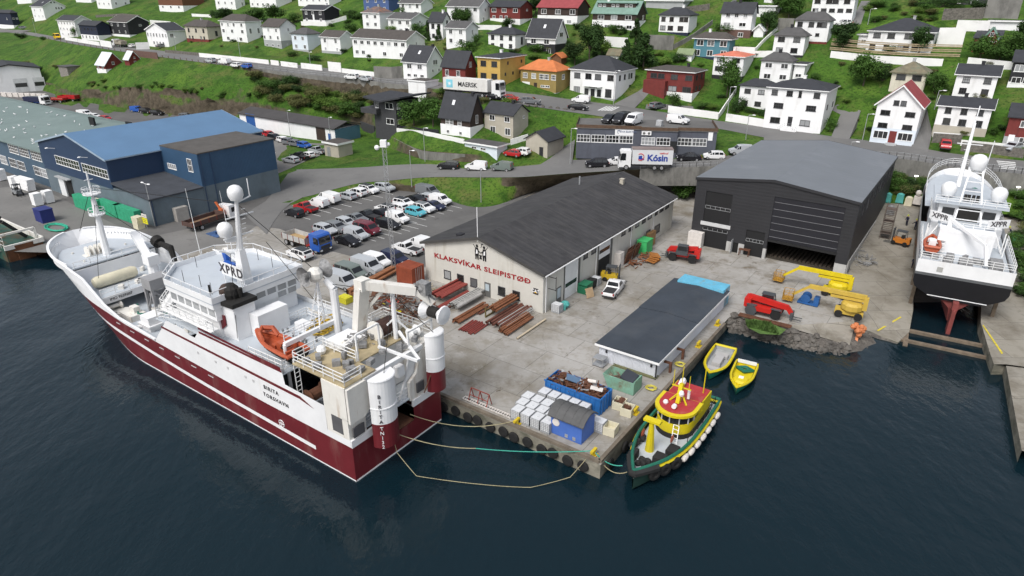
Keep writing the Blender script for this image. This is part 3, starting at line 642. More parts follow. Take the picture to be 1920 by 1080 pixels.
H('white house with dark hipped roof and navy base beside the steep alley', (1289, 68), 1234, 1304, 30, 'hip', 1.9, 'w', 'd', '82:4*1.3x1.3@14,42,75,90;38:3*1.7x1.3@14,40,74', '', (.9, 'navy'), chim=(.65, 'w'), style='d', trim=None)
H('teal boarded house with grey hipped roof', (1364, 116), 1298, 1374, 75, 'hip', 1.5, 'teal', 'b', '82:3*2x1.6@18,48,83;36:3*1.7x1.6@12,48,86', '', (.9, 'navy'), chim=(.35, 'w'), ov=.5)
H('white tall house with slate roof on a brown brick basement', (1405, 72), 1348, 1413, 23, 'ga', 2.2, 'w', 'd', '87:3*1.2x1.1@22,50,78;52:2*2x1.1@22,72;13:1*1.5x1.2@70', '', (2., 'brick'), chim=(.5, 'd'), trim=None)
H('white house with salmon hipped roof behind a young tree', (1389, 154), 1334, 1407, 108, 'hip', 1., 'w', 'or', '86:2*2.1x1.1@24,75;50:2*2x1.2@20,75', '', (1.3, 'black'), chim=(.5, 'w'), style='k')
H('white house with grey pyramid roof and flat roofed side wing', (1478, 160), 1422, 1487, 117, 'hip', 1.8, 'w', 'g', '82:2*1.8x1.3@26,78;34:2*1.8x1.3@26,78', '', chim=(.5, 'd'), trim=None)
H('white low side wing with flat dark roof', (1505, 153), 1485, 1510, 122, 'flat', .2, 'w', 'd', '35:1*1.5x.9', '', d=6., cat='house wing', name='side_wing')
H('white house with grey hipped roof and lean glass on two floors', (1504, 108), 1447, 1512, 69, 'hip', 1.8, 'w', 'g', '84:2*1.8x1.3@24,74;32:2*1.8x1.3@22,70', '', (.5, 'black'), style='k', chim=(.45, 'd'), trim=None)
H('white house with balcony corner below the winding lane', (1549, 83), 1485, 1556, 40, 'hip', 1.9, 'w', 'g', '84:4*1.4x1.3@15,48,72,85;40:1*1x.8@70', '', (.5, 'red'), style='k', chim=(.5, 'g'), trim=None)
H('white balconied house at the top edge beside the winding lane', (1595, 46), 1517, 1601, -4, 'hip', 1.5, 'w', 'd', '86:4*1.6x1.2@12,40,55,82;52:5*1.5x1', '', style='k')
H('long white house with dark hipped roof above the terraced fence', (1744, 101), 1622, 1755, 62, 'hip', 2.6, 'w', 'd', '80:4*1.7x1.3@14,36,62,95/20;24:5*1.4x1.5@10,32,54,62,75', '', style='k', chim=(.6, 'g'))
H('white small annex with lean to roof left of the long white house', (1627, 91), 1606, 1629, 66, 'flat', .2, 'w', 'd', '55:1*1.2x.8', '', d=5, cat='house wing', name='annex')
rr_ = H('small red house with a slate roof and green edged front gable', (1868, 97), 1822, 1882, 73, 'ga', 2.8, 'red', 'd', '35:1*1.4x1.2@62', '', chim=(.6, 'r'), trim=None)
rh2 = rr_ .hpx(73);m = MB();q = rr_ .w
m .ext([(q*.35, -.9, -1), (q*.95, -.9, -1), (q*.95, -.9, rh2), (q*.65, -.9, rh2+2.3), (q*.35, -.9, rh2)], (0, 3.5, 0));m .build('gable', WALLC['red'], rr_ .root)
m = MB();m .beam((q*.3, -1., rh2-.3), (q*.65, -1., rh2+2.4), .4, .15, up=(0, 1, 0));m .beam((q*1., -1., rh2-.3), (q*.65, -1., rh2+2.4), .4, .15, up=(0, 1, 0));m .build('barge_board', ROOF['gr'], rr_ .root)
m = MB();m .b2(q*.42, q*.9, -1.0, -.9, rh2-.7, rh2-.45);m .build('fascia', trim_m, rr_ .root)
window(rr_ .root, (q*.65, -.93, rh2+.9), (1, 0), .8, .9)
H('white house with slate roof, chimney and four cross barred windows', (1860, 186), 1784, 1868, 143, 'ga', 1.6, 'w', 'd', '77:2*1.4x1.3@26,78/21;28:2*1.4x1.3@24,78/21', '', chim=(.55, 'd'), d=7, style='k')
H('white house with six windows and dark roof above the stone garage recess', (1846, 257), 1748, 1858, 205, 'ga', 1.3, 'w', 'd', '84:3*1.2x1.3@20,50,80;44:3*1.4x1.4@22,52,82', '', (1.5, 'tan'), chim=(.45, 'd'), d=7, style='k')
sh = H('tall white house with red gable roof and shop windows below', (1711, 275), 1630, 1730, 200, 'gb', 3.6, 'w', 'r', '104:2*1.1x1.1@42,58;78:2*1.9x1.1@22,78;46:2*1.9x1.1@22,78', '', (3.1, 'lblue'), d=10., style='k', ov=.5)
for f in(.22, .78):
 window(sh .root, (sh .w*f, -.04, 1.7), (1, 0), 2.6, 1.5, 'w', 2)
sh .door(sh .w*.5, .3, 1.3, 2.3, WALLC['red'])
m = MB();m .b2(sh .w*.38, sh .w*.64, -1.4, -.035, -.4, .25);m .b2(sh .w*.42, sh .w*.6, -1.9, -1.4, -.4, .1);m .build('front_step', WALLC['grey'], sh .root)
wh3 = H('white three storey house with black hipped roof beside the driveway', (1537, 251), 1430, 1557, 172, 'hip', 1.6, 'w', 'd', '89:3*1.4x1.3@12,38,84/21;89:1*.7x1.5@56;58:2*2.2x1.3@22,78/31;22:2*2.3x1.4@20,72', '60:2*.8x1.2', chim=(.5, 'w'), style='k', door=(.46, .9, 'k'))
m = MB()
for k in range(5):
 m .b2(wh3 .w*.46-.7-.25*k, wh3 .w*.46+.7+.25*k, -1.2, -.035, .7-.17*(k+1), .7-.17*k)
m .build('front_step', trim_m, wh3 .root)
m = MB();m .rail([(wh3 .w*.46-2, -1.2, -.2), (wh3 .w*.46-.7, -1.2, .75), (wh3 .w*.46+.7, -1.2, .75), (wh3 .w*.46+2, -1.2, -.2)], .9, 2, .6, .02);m .build('step_railing', WALLC['grey'], wh3 .root)
H('white house with slate roof left of the tall white house by the stairs', (1442, 207), 1383, 1453, 165, 'hip', 1.4, 'w', 'd', '78:2*1.5x1.2@25,68;24:2*1.5x1.2@20,62', '', trim=None, style='k')
H('cream house with mossy pyramid roof behind the red gable house', (1730, 173), 1666, 1737, 140, 'hip', 2.1, 'cream', 'moss', '78:2*2x1.3@28,74', '', chim=(.5, 'g'), trim=None, style='k', ov=.5)
H('black house with white windows cut by the right edge', (1942, 166), 1888, 1956, 118, 'ga', 1.8, 'black', 'd', '75:2*1.8x1.5@25,65;28:2*1.8x1.3@25,65', '', (1., 'w'), d=8, trim=None)
H('red house with white entrance at the right edge of the street', (1945, 280), 1878, 1958, 224, 'ga', 1.8, 'red', 'd', '78:2*1.4x1.3@45,80;24:2*1.6x1.2@55,80', '', (1.8, 'grey'), d=8, door=(.2, .1, 'w'), trim=None)
H('blue house at the top edge behind the rust streaked roof', (730, 24), 683, 749, -3, 'hip', 1.5, 'blue', 'd', '82:3*1.2x1.2;30:3*1.2x1', '')
H('white house with large dark windows right of the blue house', (790, 28), 750, 812, 6, 'ga', 1.8, 'w', 'g', '74:3*1.4x1.6;15:2*1.5x1', '20:1*.7x1.2@55')
H('white house with a rust streaked hipped roof', (714, 61), 682, 739, 25, 'hip', 1.9, 'w', 'rust', '82:2*1.4x1.3@28,74;42:2*1.4x1.3@28,74', '', (.7, 'grey'), chim=(.6, 'g'))
H('white low house with a white balcony behind the long terrace house', (772, 62), 729, 804, 36, 'ga', 1.7, 'w', 'g', '74:3*1.5x1.4@18,52,85;15:2*1.5x1.4@55,85', '78:1*.9x.8@50')
H('narrow white house with slate roof and white chimney pot', (831, 74), 806, 846, 40, 'ga', 2.4, 'w', 'd', '72:2*1.3x1.6@28,72;18:1*1.2x1.3@30', '90:1*.8x1.6@55', chim=(.78, 'w'), trim=None, style='k')
H('white house with grey roof and four windows on the mowed slope', (874, 87), 837, 897, 53, 'ga', 1.6, 'w', 'g', '78:2*1.4x1.4@25,75;28:2*1.4x1.4@25,75', '75:1*.6x1.4@52')
H('long white house with grey roof at the top edge left of the dark red house', (899, 44), 839, 920, 12, 'ga', 2., 'w', 'g', '80:3*1.6x1.3@30,62,88;28:2*2x1.4@22,60', '78:1*.8x1@52;22:1*.7x1.4@35')
H('black and white garage block beside the tree at the top edge', (1452, 33), 1413, 1456, 12, 'flat', .2, 'w', 'd', '', '', d=6, cat='garage', name='garage')
H('white house corner cut by the top edge above the garages', (1452, 6), 1432, 1457, -14, 'flat', .3, 'w', 'd', '60:2*1x1', '', d=6)
H('grey concrete garage with open doorway at the top edge', (1280, 20), 1210, 1284, 2, 'flat', .2, 'grey', 'd', '', '', d=6, cat='garage', name='garage')
H('white double garage with wide door high on the right', (1910, 58), 1852, 1914, 41, 'flat', .2, 'w', 'd', '', '', d=6, cat='garage', name='garage')
H('charcoal low building behind the bushes at the top right', (1905, 13), 1778, 1912, -4, 'flat', .3, 'greyd', 'd', '55:4*1.6x1', '', d=8, cat='building', name='building', trim=None)
# ---- below the main road
H('dark brown black house with steep slate roof on a white basement', (882, 259), 827, 907, 222, 'ga', 4.6, 'brown', 'd', '70:3*1.2x1.3@25,38,66/21;18:2*.8x.8@25,68', '88:1*.9x2@50', (2.3, 'w'), chim=(.9, 'd'), skyl=.35, trim=None)
H('tan rendered house with slate roof and black chimney', (962, 262), 909, 990, 216, 'ga', 1.8, 'tan', 'd', '80:2*1.5x1.3@28,80;30:2*1.6x1.7@30,82', '82:1*.7x.7@70', chim=(.75, 'd'), trim=None)
H('pale grey flat roofed garage with two slit windows below the tan house', (932, 301), 872, 951, 276, 'flat', .2, 'lblue', 'g', '70:2*1.5x.6@30,58', '', cat='garage', name='garage')
H('small tan gabled outbuilding beside the steep lane', (1026, 297), 986, 1056, 265, 'gb', 1.6, 'tan', 'd', '', '', door=(.72, .1, 'k'), cat='outbuilding', name='outbuilding', trim=None)
H('white plastered transformer tower beside the street wall', (799, 190), 767, 806, 154, 'flat', .1, 'w', 'b', '', '', cat='tower', name='transformer_tower', ov=.15, d=5)
md = Bld('house', 'charcoal modern house with a wing shaped roof and balcony', 'house', (745, 246), 704, 752, d=8.)
h = md .hpx(190);md .wall(h, WALLC['greyd'])
m = MB();m .add([(-2.2, -1.3, h+.2), (md .w*.55, -2.2, h-.35), (md .w+2.5, -1., h+.9), (md .w+3.5, 9, h+1.1), (md .w*.6, 9.5, h+.1), (-2.2, 8.5, h+.5)], [(0, 1, 4, 5), (1, 2, 3, 4)])
m .add([(x, y, z+.35) for x, y, z in m .v[:6]], [(0, 1, 4, 5), (1, 2, 3, 4)]);m .add([], []);
for i, j in((0, 1), (1, 2), (2, 3), (3, 4), (4, 5), (5, 0)):m .f .append([i, j, j+6, i+6]);m .mi .append(0)
m .build('roof', ROOF['d'], md .root)
m = MB();m .b2(-3.2, md .w*.3, -1.4, 3, h*.52, h*.52+1.2);m .build('balcony', WALLC['greyd'], md .root)
window(md .root, (md .w*.72, -.02, h*.82), (1, 0), 2.6, 1.5);window(md .root, (md .w*.72, -.02, h*.3), (1, 0), 2.6, 1.4);window(md .root, (md .w*.15, -.02, h*.82), (1, 0), 1.2, 1.8)
window(md .root, (md .w, 1.2, h*.82), (0, 1), 1.8, 1.5);window(md .root, (md .w, 1.2, h*.3), (0, 1), 1.8, 1.4)
HOUSES .append(('charcoal modern house', md))
H('small red boathouse with white sheet roof and white base', (200, 137), 183, 235, 122, 'ga', 3.8, 'red', 'w', '60:2*1.2x1.2@22,72', '115:1*1x1.1@45', (1.3, 'w'), cat='boathouse', name='boathouse', trim=None)
H('smaller red hut with white sheet roof', (244, 123), 235, 264, 114, 'ga', 2.4, 'red', 'w', '', '50:1*1x.7@55;115:1*.6x.7@55', cat='hut', name='hut', trim=None)
H('grey weathered timber shed on the grass slope', (129, 142), 113, 152, 126, 'flat', .2, 'shed', 'g', '', '', cat='shed', name='shed', trim=None)
H('brown timber garden shed with tiled roof', (1052, 124), 1034, 1062, 108, 'gb', 1., 'wood', 'o', '', '', cat='shed', name='shed', trim=None)
H('white shed with pale green roof below the teal house', (1296, 116), 1270, 1300, 101, 'ga', 1., 'w', 'pale', '', '', cat='shed', name='shed', trim=None)
H('tiny white gabled shed between the garden trees', (1430, 70), 1412, 1434, 56, 'gb', 1.2, 'w', 'w', '', '', cat='shed', name='shed')
H('white shed with a mossy roof behind the large hipped house', (1160, 119), 1139, 1168, 109, 'ga', 1.2, 'w', 'moss', '', '', cat='shed', name='shed', trim=None)
# ---- the boatyard hall with the red lettering
corr_m = M('grey_corrugated', (.50, .52, .55), .6, .08, .6, rib=('x', .22, .8), dirt=(.25, .2, .14), damt=.5, dsc=(.5, .5, .12), dlo=.55)
sl_wall = M('yard_hall_render', (.56, .545, .495), .8, .06, .5, dirt=(.33, .29, .21), damt=.6, dsc=(.9, .9, .1), dlo=.54)
fibro_m = M('fibre_cement_roof', (.040, .039, .041), .8, .28, .5, rib=('y', .9, .35), dirt=(.10, .095, .09), damt=.5, dsc=(.12, 1.2, .4), dlo=.5)
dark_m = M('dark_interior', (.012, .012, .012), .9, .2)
frame_m = M('grey_frame', (.12, .12, .115), .7, .2)
steel_m = M('galvanised_steel', (.42, .43, .44), .45, .15, 2, metal=.5)
wdoor_m = M('white_door', (.70, .71, .71), .6, .05)
s = Bld('boatyard_hall', 'long cream boatyard hall with black roof and red lettering on its gable', 'workshop', (1017.5, 588), 799.5, 1265, d=40.)
h = s .hpx(514);ap = s .front(898.75, 446)
rise = ap .z-h
s .wall(h, sl_wall, rise, 'gb');r = s .roof(h, rise, 'gb', fibro_m, .45, .22, trim=M('roof_edge', (.06, .058, .055), .8))
s .chimney(r, s .w*.62, s .d*.88, h+rise*.72, 1.1, WALLC['tan'])
m = MB();m .cyl((s .w*.3, s .d*.8, h), (s .w*.3, s .d*.8, h+rise+.6), .14, n=8);m .build('vent_pipe', steel_m, r)
m = MB();m .b2(s .w*.25, s .w*.25+.8, 1.0, 1.9, h+.7, h+1.9);m .build('roof_vent', WALLC['black'], r)
Z3 = lambda x, y:(780+x/4, 400+y/4)
def rectf(b, r, Z, fn=None):
 a = b .front(*Z(r[0], (r[2]+r[3])/2));c = b .front(*Z(r[1], (r[2]+r[3])/2));mx = (r[0]+r[1])/2
 t = b .front(*Z(mx, r[2]));u = b .front(*Z(mx, r[3]));return a .x, c .x, u .z, t .z
def rects(b, r, Z):
 a = b .side(*Z(r[0], (r[2]+r[3])/2));c = b .side(*Z(r[1], (r[2]+r[3])/2));mx = (r[0]+r[1])/2
 t = b .side(*Z(mx, r[2]));u = b .side(*Z(mx, r[3]));return min(a .y, c .y), max(a .y, c .y), u .z, t .z
for q in((210, 265, 425, 495), (308, 362, 455, 525), (407, 463, 484, 555), (614, 673, 547, 620), (723, 783, 580, 650)):
 x0, x1, z0, z1 = rectf(s, q, Z3);window(s .root, ((x0+x1)/2, -.01, (z0+z1)/2), (1, 0), x1-x0, z1-z0, 'k', 0)
x0, x1, z0, z1 = rectf(s, (519, 556, 525, 625), Z3)
m = MB();m .b2(x0-.08, x1+.08, -.05, .02, 0, z1+.1);d_ = m .build('door', frame_m, s .root)
m = MB();m .b2(x0+.1, x1-.1, -.08, -.05, .9, z1-.1);m .build('pane', M('pale_glass', (.45, .52, .56), .2), d_)
red_m = M('red_letter_paint', (.30, .016, .02), .6, .08)
A_ = s .front(*Z3(140, 316));B_ = s .front(*Z3(860, 512));mid = (A_+B_)/2
tx = text('KLAKSVÍKAR SLEIPISTØÐ', .66, red_m, s .root, (mid .x, -.03, mid .z), (1, 0, 0), (0, 0, 1), bold=.035, spacing=1.12)
xs = [v .co .x for v in tx .data .vertices];k = (B_ .x-A_ .x)/(max(xs)-min(xs));c0 = (max(xs)+min(xs))/2
for v in tx .data .vertices:v .co .x = mid .x+(v .co .x-c0)*k
e = s .front(*Z3(485, 302));m = MB();black_m = M('black_paint', (.012, .012, .013), .6);m2 = MB()
for sx in(-1, 1):
 X = e .x+sx*.85
 m .ext([(X-.35, -.02, e .z-1.5), (X-.1, -.02, e .z-1.5), (X, -.02, e .z-.5), (X+.12, -.02, e .z-1.5), (X+.4, -.02, e .z-1.5), (X+.42, -.02, e .z+.3), (X+.25, -.02, e .z+.8), (X-.3, -.02, e .z+.75), (X-.45, -.02, e .z+.1)], (0, -.012, 0))
 m .cyl((X-sx*.05, -.02, e .z+1.1), (X-sx*.05, -.032, e .z+1.1), .28, n=10)
 m .beam((X, -.03, e .z+.5), (X-sx*.8, -.03, e .z-.1), .18, .03, up=(0, 1, 0))
 m .beam((X+sx*.1, -.03, e .z+.4), (X+sx*.75, -.03, e .z+1.3), .1, .03, up=(0, 1, 0))
 m2 .ext([(X-.2, -.034, e .z-.4), (X+.18, -.034, e .z-.35), (X+.22, -.034, e .z+.5), (X-.12, -.034, e .z+.45)], (0, -.004, 0))
m .beam((e .x+.1, -.03, e .z+.9), (e .x+.35, -.03, e .z+1.7), .1, .03, up=(0, 1, 0));m .box((e .x+.35, -.03, e .z+1.65), (.5, .03, .16))
m .ext([(e .x-.4, -.02, e .z-.5), (e .x+.4, -.02, e .z-.5), (e .x+.2, -.02, e .z-.8), (e .x+.3, -.02, e .z-1.3), (e .x-.3, -.02, e .z-1.3), (e .x-.2, -.02, e .z-.8)], (0, -.012, 0))
for b_ in(m, m2):b_ .v = [(e .x+(p[0]-e .x)*.72, p[1], e .z+.15+(p[2]-e .z)*.72) for p in b_ .v]
m .build('emblem', black_m, s .root);m2 .build('emblem_detail', wh_m, s .root)
x0, x1, z0, z1 = rectf(s, (880, 917, 563, 606), Z3)
m = MB();m .b2(x0, x1, -.06, .02, z0, z1);sg = m .build('sign_board', black_m, s .root)
text('CAT', .42, trim_m, sg, ((x0+x1)/2, -.08, (z0+z1)/2+.05), (1, 0, 0), (0, 0, 1), bold=.03)
m = MB();m .add([((x0+x1)/2-.25, -.07, z0+.18), ((x0+x1)/2+.25, -.07, z0+.18), ((x0+x1)/2, -.07, z0+.42)], [(0, 1, 2)]);m .build('sign_triangle', M('amber_paint', (.75, .42, .02), .6), sg)
m = MB();fp = s .front(898.75, 452);m .cyl((fp .x, -.35, fp .z), (fp .x, -.35, fp .z+4.6), .05, n=6);m .cyl((fp .x, -.35, fp .z+.3), (fp .x, 0, fp .z+.3), .03, n=5);m .build('flagpole', trim_m, s .root)
for q in((1255, 1288, 266, 342), (1315, 1350, 236, 302), (1541, 1571, 100, 166), (1595, 1622, 70, 132), (1646, 1673, 40, 103), (1695, 1722, 15, 74)):
 y0, y1, z0, z1 = rects(s, q, Z3);window(s .root, (s .w+.01, (y0+y1)/2, (z0+z1)/2), (0, 1), max(y1-y0, 1.2), z1-z0, 'k', 0)
Z7 = lambda x, y:(960+x/4, 170+y/4)
for q in((1019, 1047, 905, 962), (1065, 1092, 880, 935), (1108, 1136, 857, 908), (1150, 1177, 830, 884)):
 y0, y1, z0, z1 = rects(s, q, Z7);window(s .root, (s .w+.01, (y0+y1)/2, (z0+z1)/2), (0, 1), max(y1-y0, 1.2), z1-z0, 'k', 0)
for q in((1005, 1035, 1045, 1095), (1065, 1107, 1005, 1070)):
 y0, y1, z0, z1 = rects(s, q, Z7);window(s .root, (s .w+.01, (y0+y1)/2, (z0+z1)/2), (0, 1), max(y1-y0, 1.2), z1-z0, 'k', 0)
def rolldoor(y0, y1, z0, z1, open_=0.):
 m = MB();m .b2(s .w-.02, s .w+.07, y0, y1, z0+open_, z1);dd = m .build('roller_door', wdoor_m, s .root)
 m = MB();zz = z0+open_+(z1-z0-open_)*.32;m .b2(s .w+.07, s .w+.09, y0+.2, y1-.2, zz, zz+.55);m .build('door_window', glass_m, dd)
 m = MB();m .b2(s .w-.02, s .w+.16, y1, y1+.5, 0, z1+.1);m .b2(s .w-.02, s .w+.12, y0-.12, y0, 0, z1+.1);m .build('door_frame', frame_m, s .root)
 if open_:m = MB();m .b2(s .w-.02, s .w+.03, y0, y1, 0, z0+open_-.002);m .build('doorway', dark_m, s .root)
y0, y1, z0, z1 = rects(s, (1112, 1206, 375, 615), Z3);rolldoor(y0, y1, 0, h-.4)
y0, y1, z0, z1 = rects(s, (1366, 1450, 190, 440), Z3);rolldoor(y0, y1, 0, h-.3, 2.6)
y0, y1, z0, z1 = rects(s, (1052, 1080, 560, 670), Z3)
m = MB();m .b2(s .w-.02, s .w+.05, y0, y0+1.1, 0, 2.3);d_ = m .build('door', frame_m, s .root);m = MB();m .b2(s .w+.05, s .w+.07, y0+.15, y0+.95, .8, 2.15);m .build('pane', MATS['pale_glass'], d_)
m = MB()
for yy in(.5, 8.2, 13.3, 24, 32):m .cyl((s .w+.1, yy, 0), (s .w+.1, yy, h), .06, n=6)
m .cyl((s .w+.58, -.4, h-.1), (s .w+.58, s .d, h-.1), .08, n=6)
m .build('gutter', trim_m, s .root)
m = MB()
for z in(3., 4.6):m .beam((s .w, 1.2, z), (s .w+1.1, 1.2, z), .06)
m .beam((s .w+1.1, 1.2, 2.9), (s .w+1.1, 1.2, 4.8), .06);m .build('bracket', WALLC['black'], s .root)
SLEIP = s
# ---- low grey boat shed on the quay edge
s = Bld('boat_shed', 'low pale grey corrugated shed with dark blue roof on the quay edge', 'shed', (1229, 710), 1122.5, 1357)
h = s .hpx(680);s .wall(h, M('pale_corrugated', (.62, .64, .69), .6, .06, .6, rib=('x', .2, .8), dirt=(.36, .34, .3), damt=.5, dsc=(.8, .8, .1), dlo=.56), z0=-.01)
shr = M('navy_felt_roof', (.038, .047, .06), .8, .16, .35, dirt=(.075, .08, .085), damt=.5, dsc=(.2, .2, .2), dlo=.5)
m = MB();ov = .35;dm = s .d*.5
for y0, y1, zz in((-ov, dm, 0), (dm+.003, s .d+ov, .1)):
 m .ext([(-ov, y0, h), (s .w+ov, y0, h), (s .w+ov, y0, h+.22+zz), (s .w*.5, y0, h+.5+zz), (-ov, y0, h+.22+zz)], (0, y1-y0, 0))
m .build('roof', shr, s .root)
m = MB();m .b2(-ov-.04, s .w+ov+.04, -ov-.05, -ov-.002, h-.05, h+.2);m .b2(s .w+ov+.002, s .w+ov+.05, -ov, s .d+ov, h-.05, h+.22);m .build('fascia', trim_m, s .root)
m = MB();m .cyl((s .w+.05, -.2, 0), (s .w+.05, -.2, h), .08, n=6);m .build('downpipe', WALLC['black'], s .root)
m = MB();m .b2(s .w*.12, s .w*.12+.2, -.12, 0, h-.7, h-.4);m .b2(s .w*.9, s .w*.9+.2, -.12, 0, h-.7, h-.4);m .build('wall_lamp', WALLC['black'], s .root)
BSHED = s
# ---- black hall with the high roller door
blk_m = M('black_cladding', (.026, .026, .029), .55, .1, .3, rib=('z', .5, .12))
s = Bld('boat_hall', 'big black clad hall with a grey low pitched roof and high roller door', 'hall', (1583, 517), 1293, 1655, W0=P(1583, 517, 0), d=None)
s .d = min(s .d, 40)
h = s .hpx(383);apx = s .front(1450, 340);rise = max(.8, min(2.2, apx .z-h))
zd = lambda px, py:s .front(px, py)
L0, L1 = zd(1316, 430).x, zd(1364, 440).x;M0, M1 = zd(1397, 450).x, zd(1432, 455).x;B0, B1 = zd(1441, 440).x, zd(1583, 450).x
B1 = min(B1, s .w-1.6);zt = zd(1450, 362).z;zo = zd(1443, 450).z
zl1 = zd(1320, 425).z
m = MB();cx = [0, L0, L1, M0, M1, B0, B1, s .w]
for a, b in((0, L0), (L1, M0), (M1, B0), (B1, s .w)):m .b2(a, b, 0, .5, 1.6, h)
m .b2(L0, L1, 0, .5, zl1, zl1+.9);m .b2(L0, L1, 0, .5, h-1.6, h);m .b2(M0, M1, 0, .5, 4., h);m .b2(B0, B1, 0, .5, min(zt, h-.8), h)
m .ext([(0, 0, h), (s .w, 0, h), (s .w/2, 0, h+rise)], (0, .5, 0))
m .b2(0, .4, .5, s .d-.4, 1.6, h);m .b2(s .w-.4, s .w, .5, s .d-.4, 1.9, h);m .b2(0, s .w, s .d-.4, s .d, 1.6, h)
m .build('wall', blk_m, s .root)
m = MB()
for a, b in((0, L0), (L1, L1+.9), (M0-.9, M0), (M1, B0), (B1, s .w)):m .b2(a+.02, b-.02, -.03, .53, -.5, 1.6)
m .b2(s .w-.45, s .w+.12, .53, s .d, -.8, 1.9);m .b2(0, .4, .53, s .d, -.5, 1.6);m .b2(.4, s .w-.45, s .d-.4, s .d, -.5, 1.6)
m .build('plinth', M('pale_concrete', (.42, .415, .40), .85, .12, .6, dirt=(.2, .19, .17), damt=.6), s .root)
s .roof(h, rise, 'gb', M('grey_membrane_roof', (.155, .168, .185), .6, .06, .25, dirt=(.30, .31, .33), damt=.35, dsc=(.15, .15, .15), dlo=.55, rib=('y', 1.4, .12)), .15, .25, trim=blk_m)
m = MB();m .b2(B0, B1, .1, .25, zo, min(zt, h-.8));rd = m .build('roller_door', M('black_curtain', (.014, .014, .019), .6, .1), s .root)
m = MB()
for k in range(6):zz = zo+.5+(min(zt, h-.8)-zo-.3)*k/6;m .b2(B0+.1, B1-.1, .04, .1, zz, zz+.06)
m .build('door_slat', M('grey_batten', (.16, .16, .17), .6), rd)
m = MB();m .beam((B0, .0, zo), (B1, .0, zo-.1), .5, .35);m .build('door_hem', black_m, rd)
def bd(a, b, z0, z1, bar=None):
 m = MB();m .b2(a, b, .12, .2, z0, z1);dd = m .build('shutter', black_m, s .root)
 if bar is not None:
  m = MB();m .beam((a+.1, .1, bar), (b-.1, .1, bar), .05);m .beam((a+.1, .1, bar+.45), (b-.1, .1, bar+.45), .05)
  for i in range(6):x = a+.1+(b-a-.2)*i/5;m .beam((x, .1, bar), (x, .1, bar+.45), .05)
  m .build('window_band', steel_m, dd)
bd(L0, L1, zl1+.9, h-1.6, zl1+3.);bd(L0, L1, 0, zl1, 2.7);bd(M0, M1, 0, 4., 2.2)
m = MB();m .b2(L0-.3, L1+.3, -.16, -.002, zl1+.35, zl1+.9);m .build('sill', M('grey_sill', (.5, .5, .5), .7), s .root)
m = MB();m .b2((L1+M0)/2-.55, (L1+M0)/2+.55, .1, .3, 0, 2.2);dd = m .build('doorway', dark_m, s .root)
m = MB();m .box(((L1+M0)/2-.4, -.35, 1.1), (.06, .9, 2.1));m .build('door_leaf', WALLC['grey'], s .root)
m = MB();m .b2(.5, s .w-.5, .6, s .d-.5, .02, .06);m .build('hall_floor', M('oily_floor', (.05, .042, .032), .8, .4), s .root)
m = MB()
for k in range(15):m .b2(B0+.4+k*(B1-B0-.8)/15, B0+.75+k*(B1-B0-.8)/15, 1.5, 14, .06, .28)
m .build('floor_beam', M('black_timber', (.05, .038, .028), .9, .4, 1.5), s .root)
for q in range(8):
 y = s .d*(.12+q*.11);window(s .root, (s .w+.01, y, h-1.7), (0, 1), 1.1, 2., 'k', 0)
HALL = s
# ---- blue fish factory: gabled hall, lean-to, side block
blue_m = M('navy_blue_cladding', (.022, .045, .095), .55, .1, .4, rib=('x', .3, .3));blue2_m = M('steel_blue_cladding', (.032, .075, .14), .55, .1, .4, rib=('y', .3, .3))
bgrey_m = M('blue_grey_render', (.12, .155, .18), .75, .12, .4, dirt=(.07, .085, .09), damt=.5, dsc=(.3, .3, .15))
broof_m = M('blue_sheet_roof', (.095, .185, .31), .5, .08, .2, rib=('y', .35, .25));droof_m = M('dark_felt', (.05, .055, .065), .85, .2, .5)
s = Bld('fish_factory', 'blue clad factory with a light blue pitched roof and lower lean to', 'factory', (291, 425), 97, 527)
FACT = s
xg = s .front(206, 330).x;hl = s .hpx(374)
eR = s .front(205, 305);eL = s .front(95, 270);apg = s .front(139, 256)
he = (eR .z+eL .z)/2;rise = apg .z-he;print('factory', s .w, s .d, xg, hl, he, rise)
yh = s .d
while proj(s .world(xg/2, yh, he+rise))[0]<412 and yh<60:yh+=.3
print('hall', yh)
s .wall(hl*.95, bgrey_m, 0, 'flat', -1, 0, xg, 0, yh, name='lower_wall')
s .wall(he, blue_m, rise, 'gb', hl*.95, 0, xg, -.04, yh, name='gable_wall')
s .roof(he, rise, 'gb', broof_m, .3, .2, 0, xg, -.04, yh, trim=M('blue_grey_trim', (.30, .38, .46), .6))
yb = s .side(388.7, 395).y
s .wall(hl, bgrey_m, 0, 'flat', -1, xg+.01, None, 0, yb, name='lean_to_wall')
m = MB();m .add([(xg, -.2, hl+1.), (s .w+.2, -.2, hl), (s .w+.2, yb, hl), (xg, yb, hl+1.)], [(0, 1, 2, 3)]);m .add([(xg, -.2, hl+.75), (s .w+.2, -.2, hl-.25), (s .w+.2, yb, hl-.25), (xg, yb, hl+.75)], [(0, 1, 2, 3)])
for i, j in((0, 1), (1, 2), (2, 3), (3, 0)):m .f .append([i, j, j+4, i+4]);m .mi .append(0)
m .build('lean_to_roof', droof_m, s .root)
hb = s .hpx(290, s .world(s .w, yb));xb = s .front(330, 280, yb).x
s .wall(hb*.45, bgrey_m, 0, 'flat', -1, xg+.02, None, yb+.02, s .d, name='block_base');s .wall(hb, blue2_m, 0, 'flat', hb*.45, xg+.02, None, yb+.02, s .d, name='block_wall')
m = MB();m .b2(xg, s .w+.15, yb, s .d+.1, hb, hb+.2);m .build('block_roof', M('grey_brown_felt', (.085, .078, .072), .85, .2, .5), s .root)
Z5 = lambda x, y:(x/4, 170+y/4)
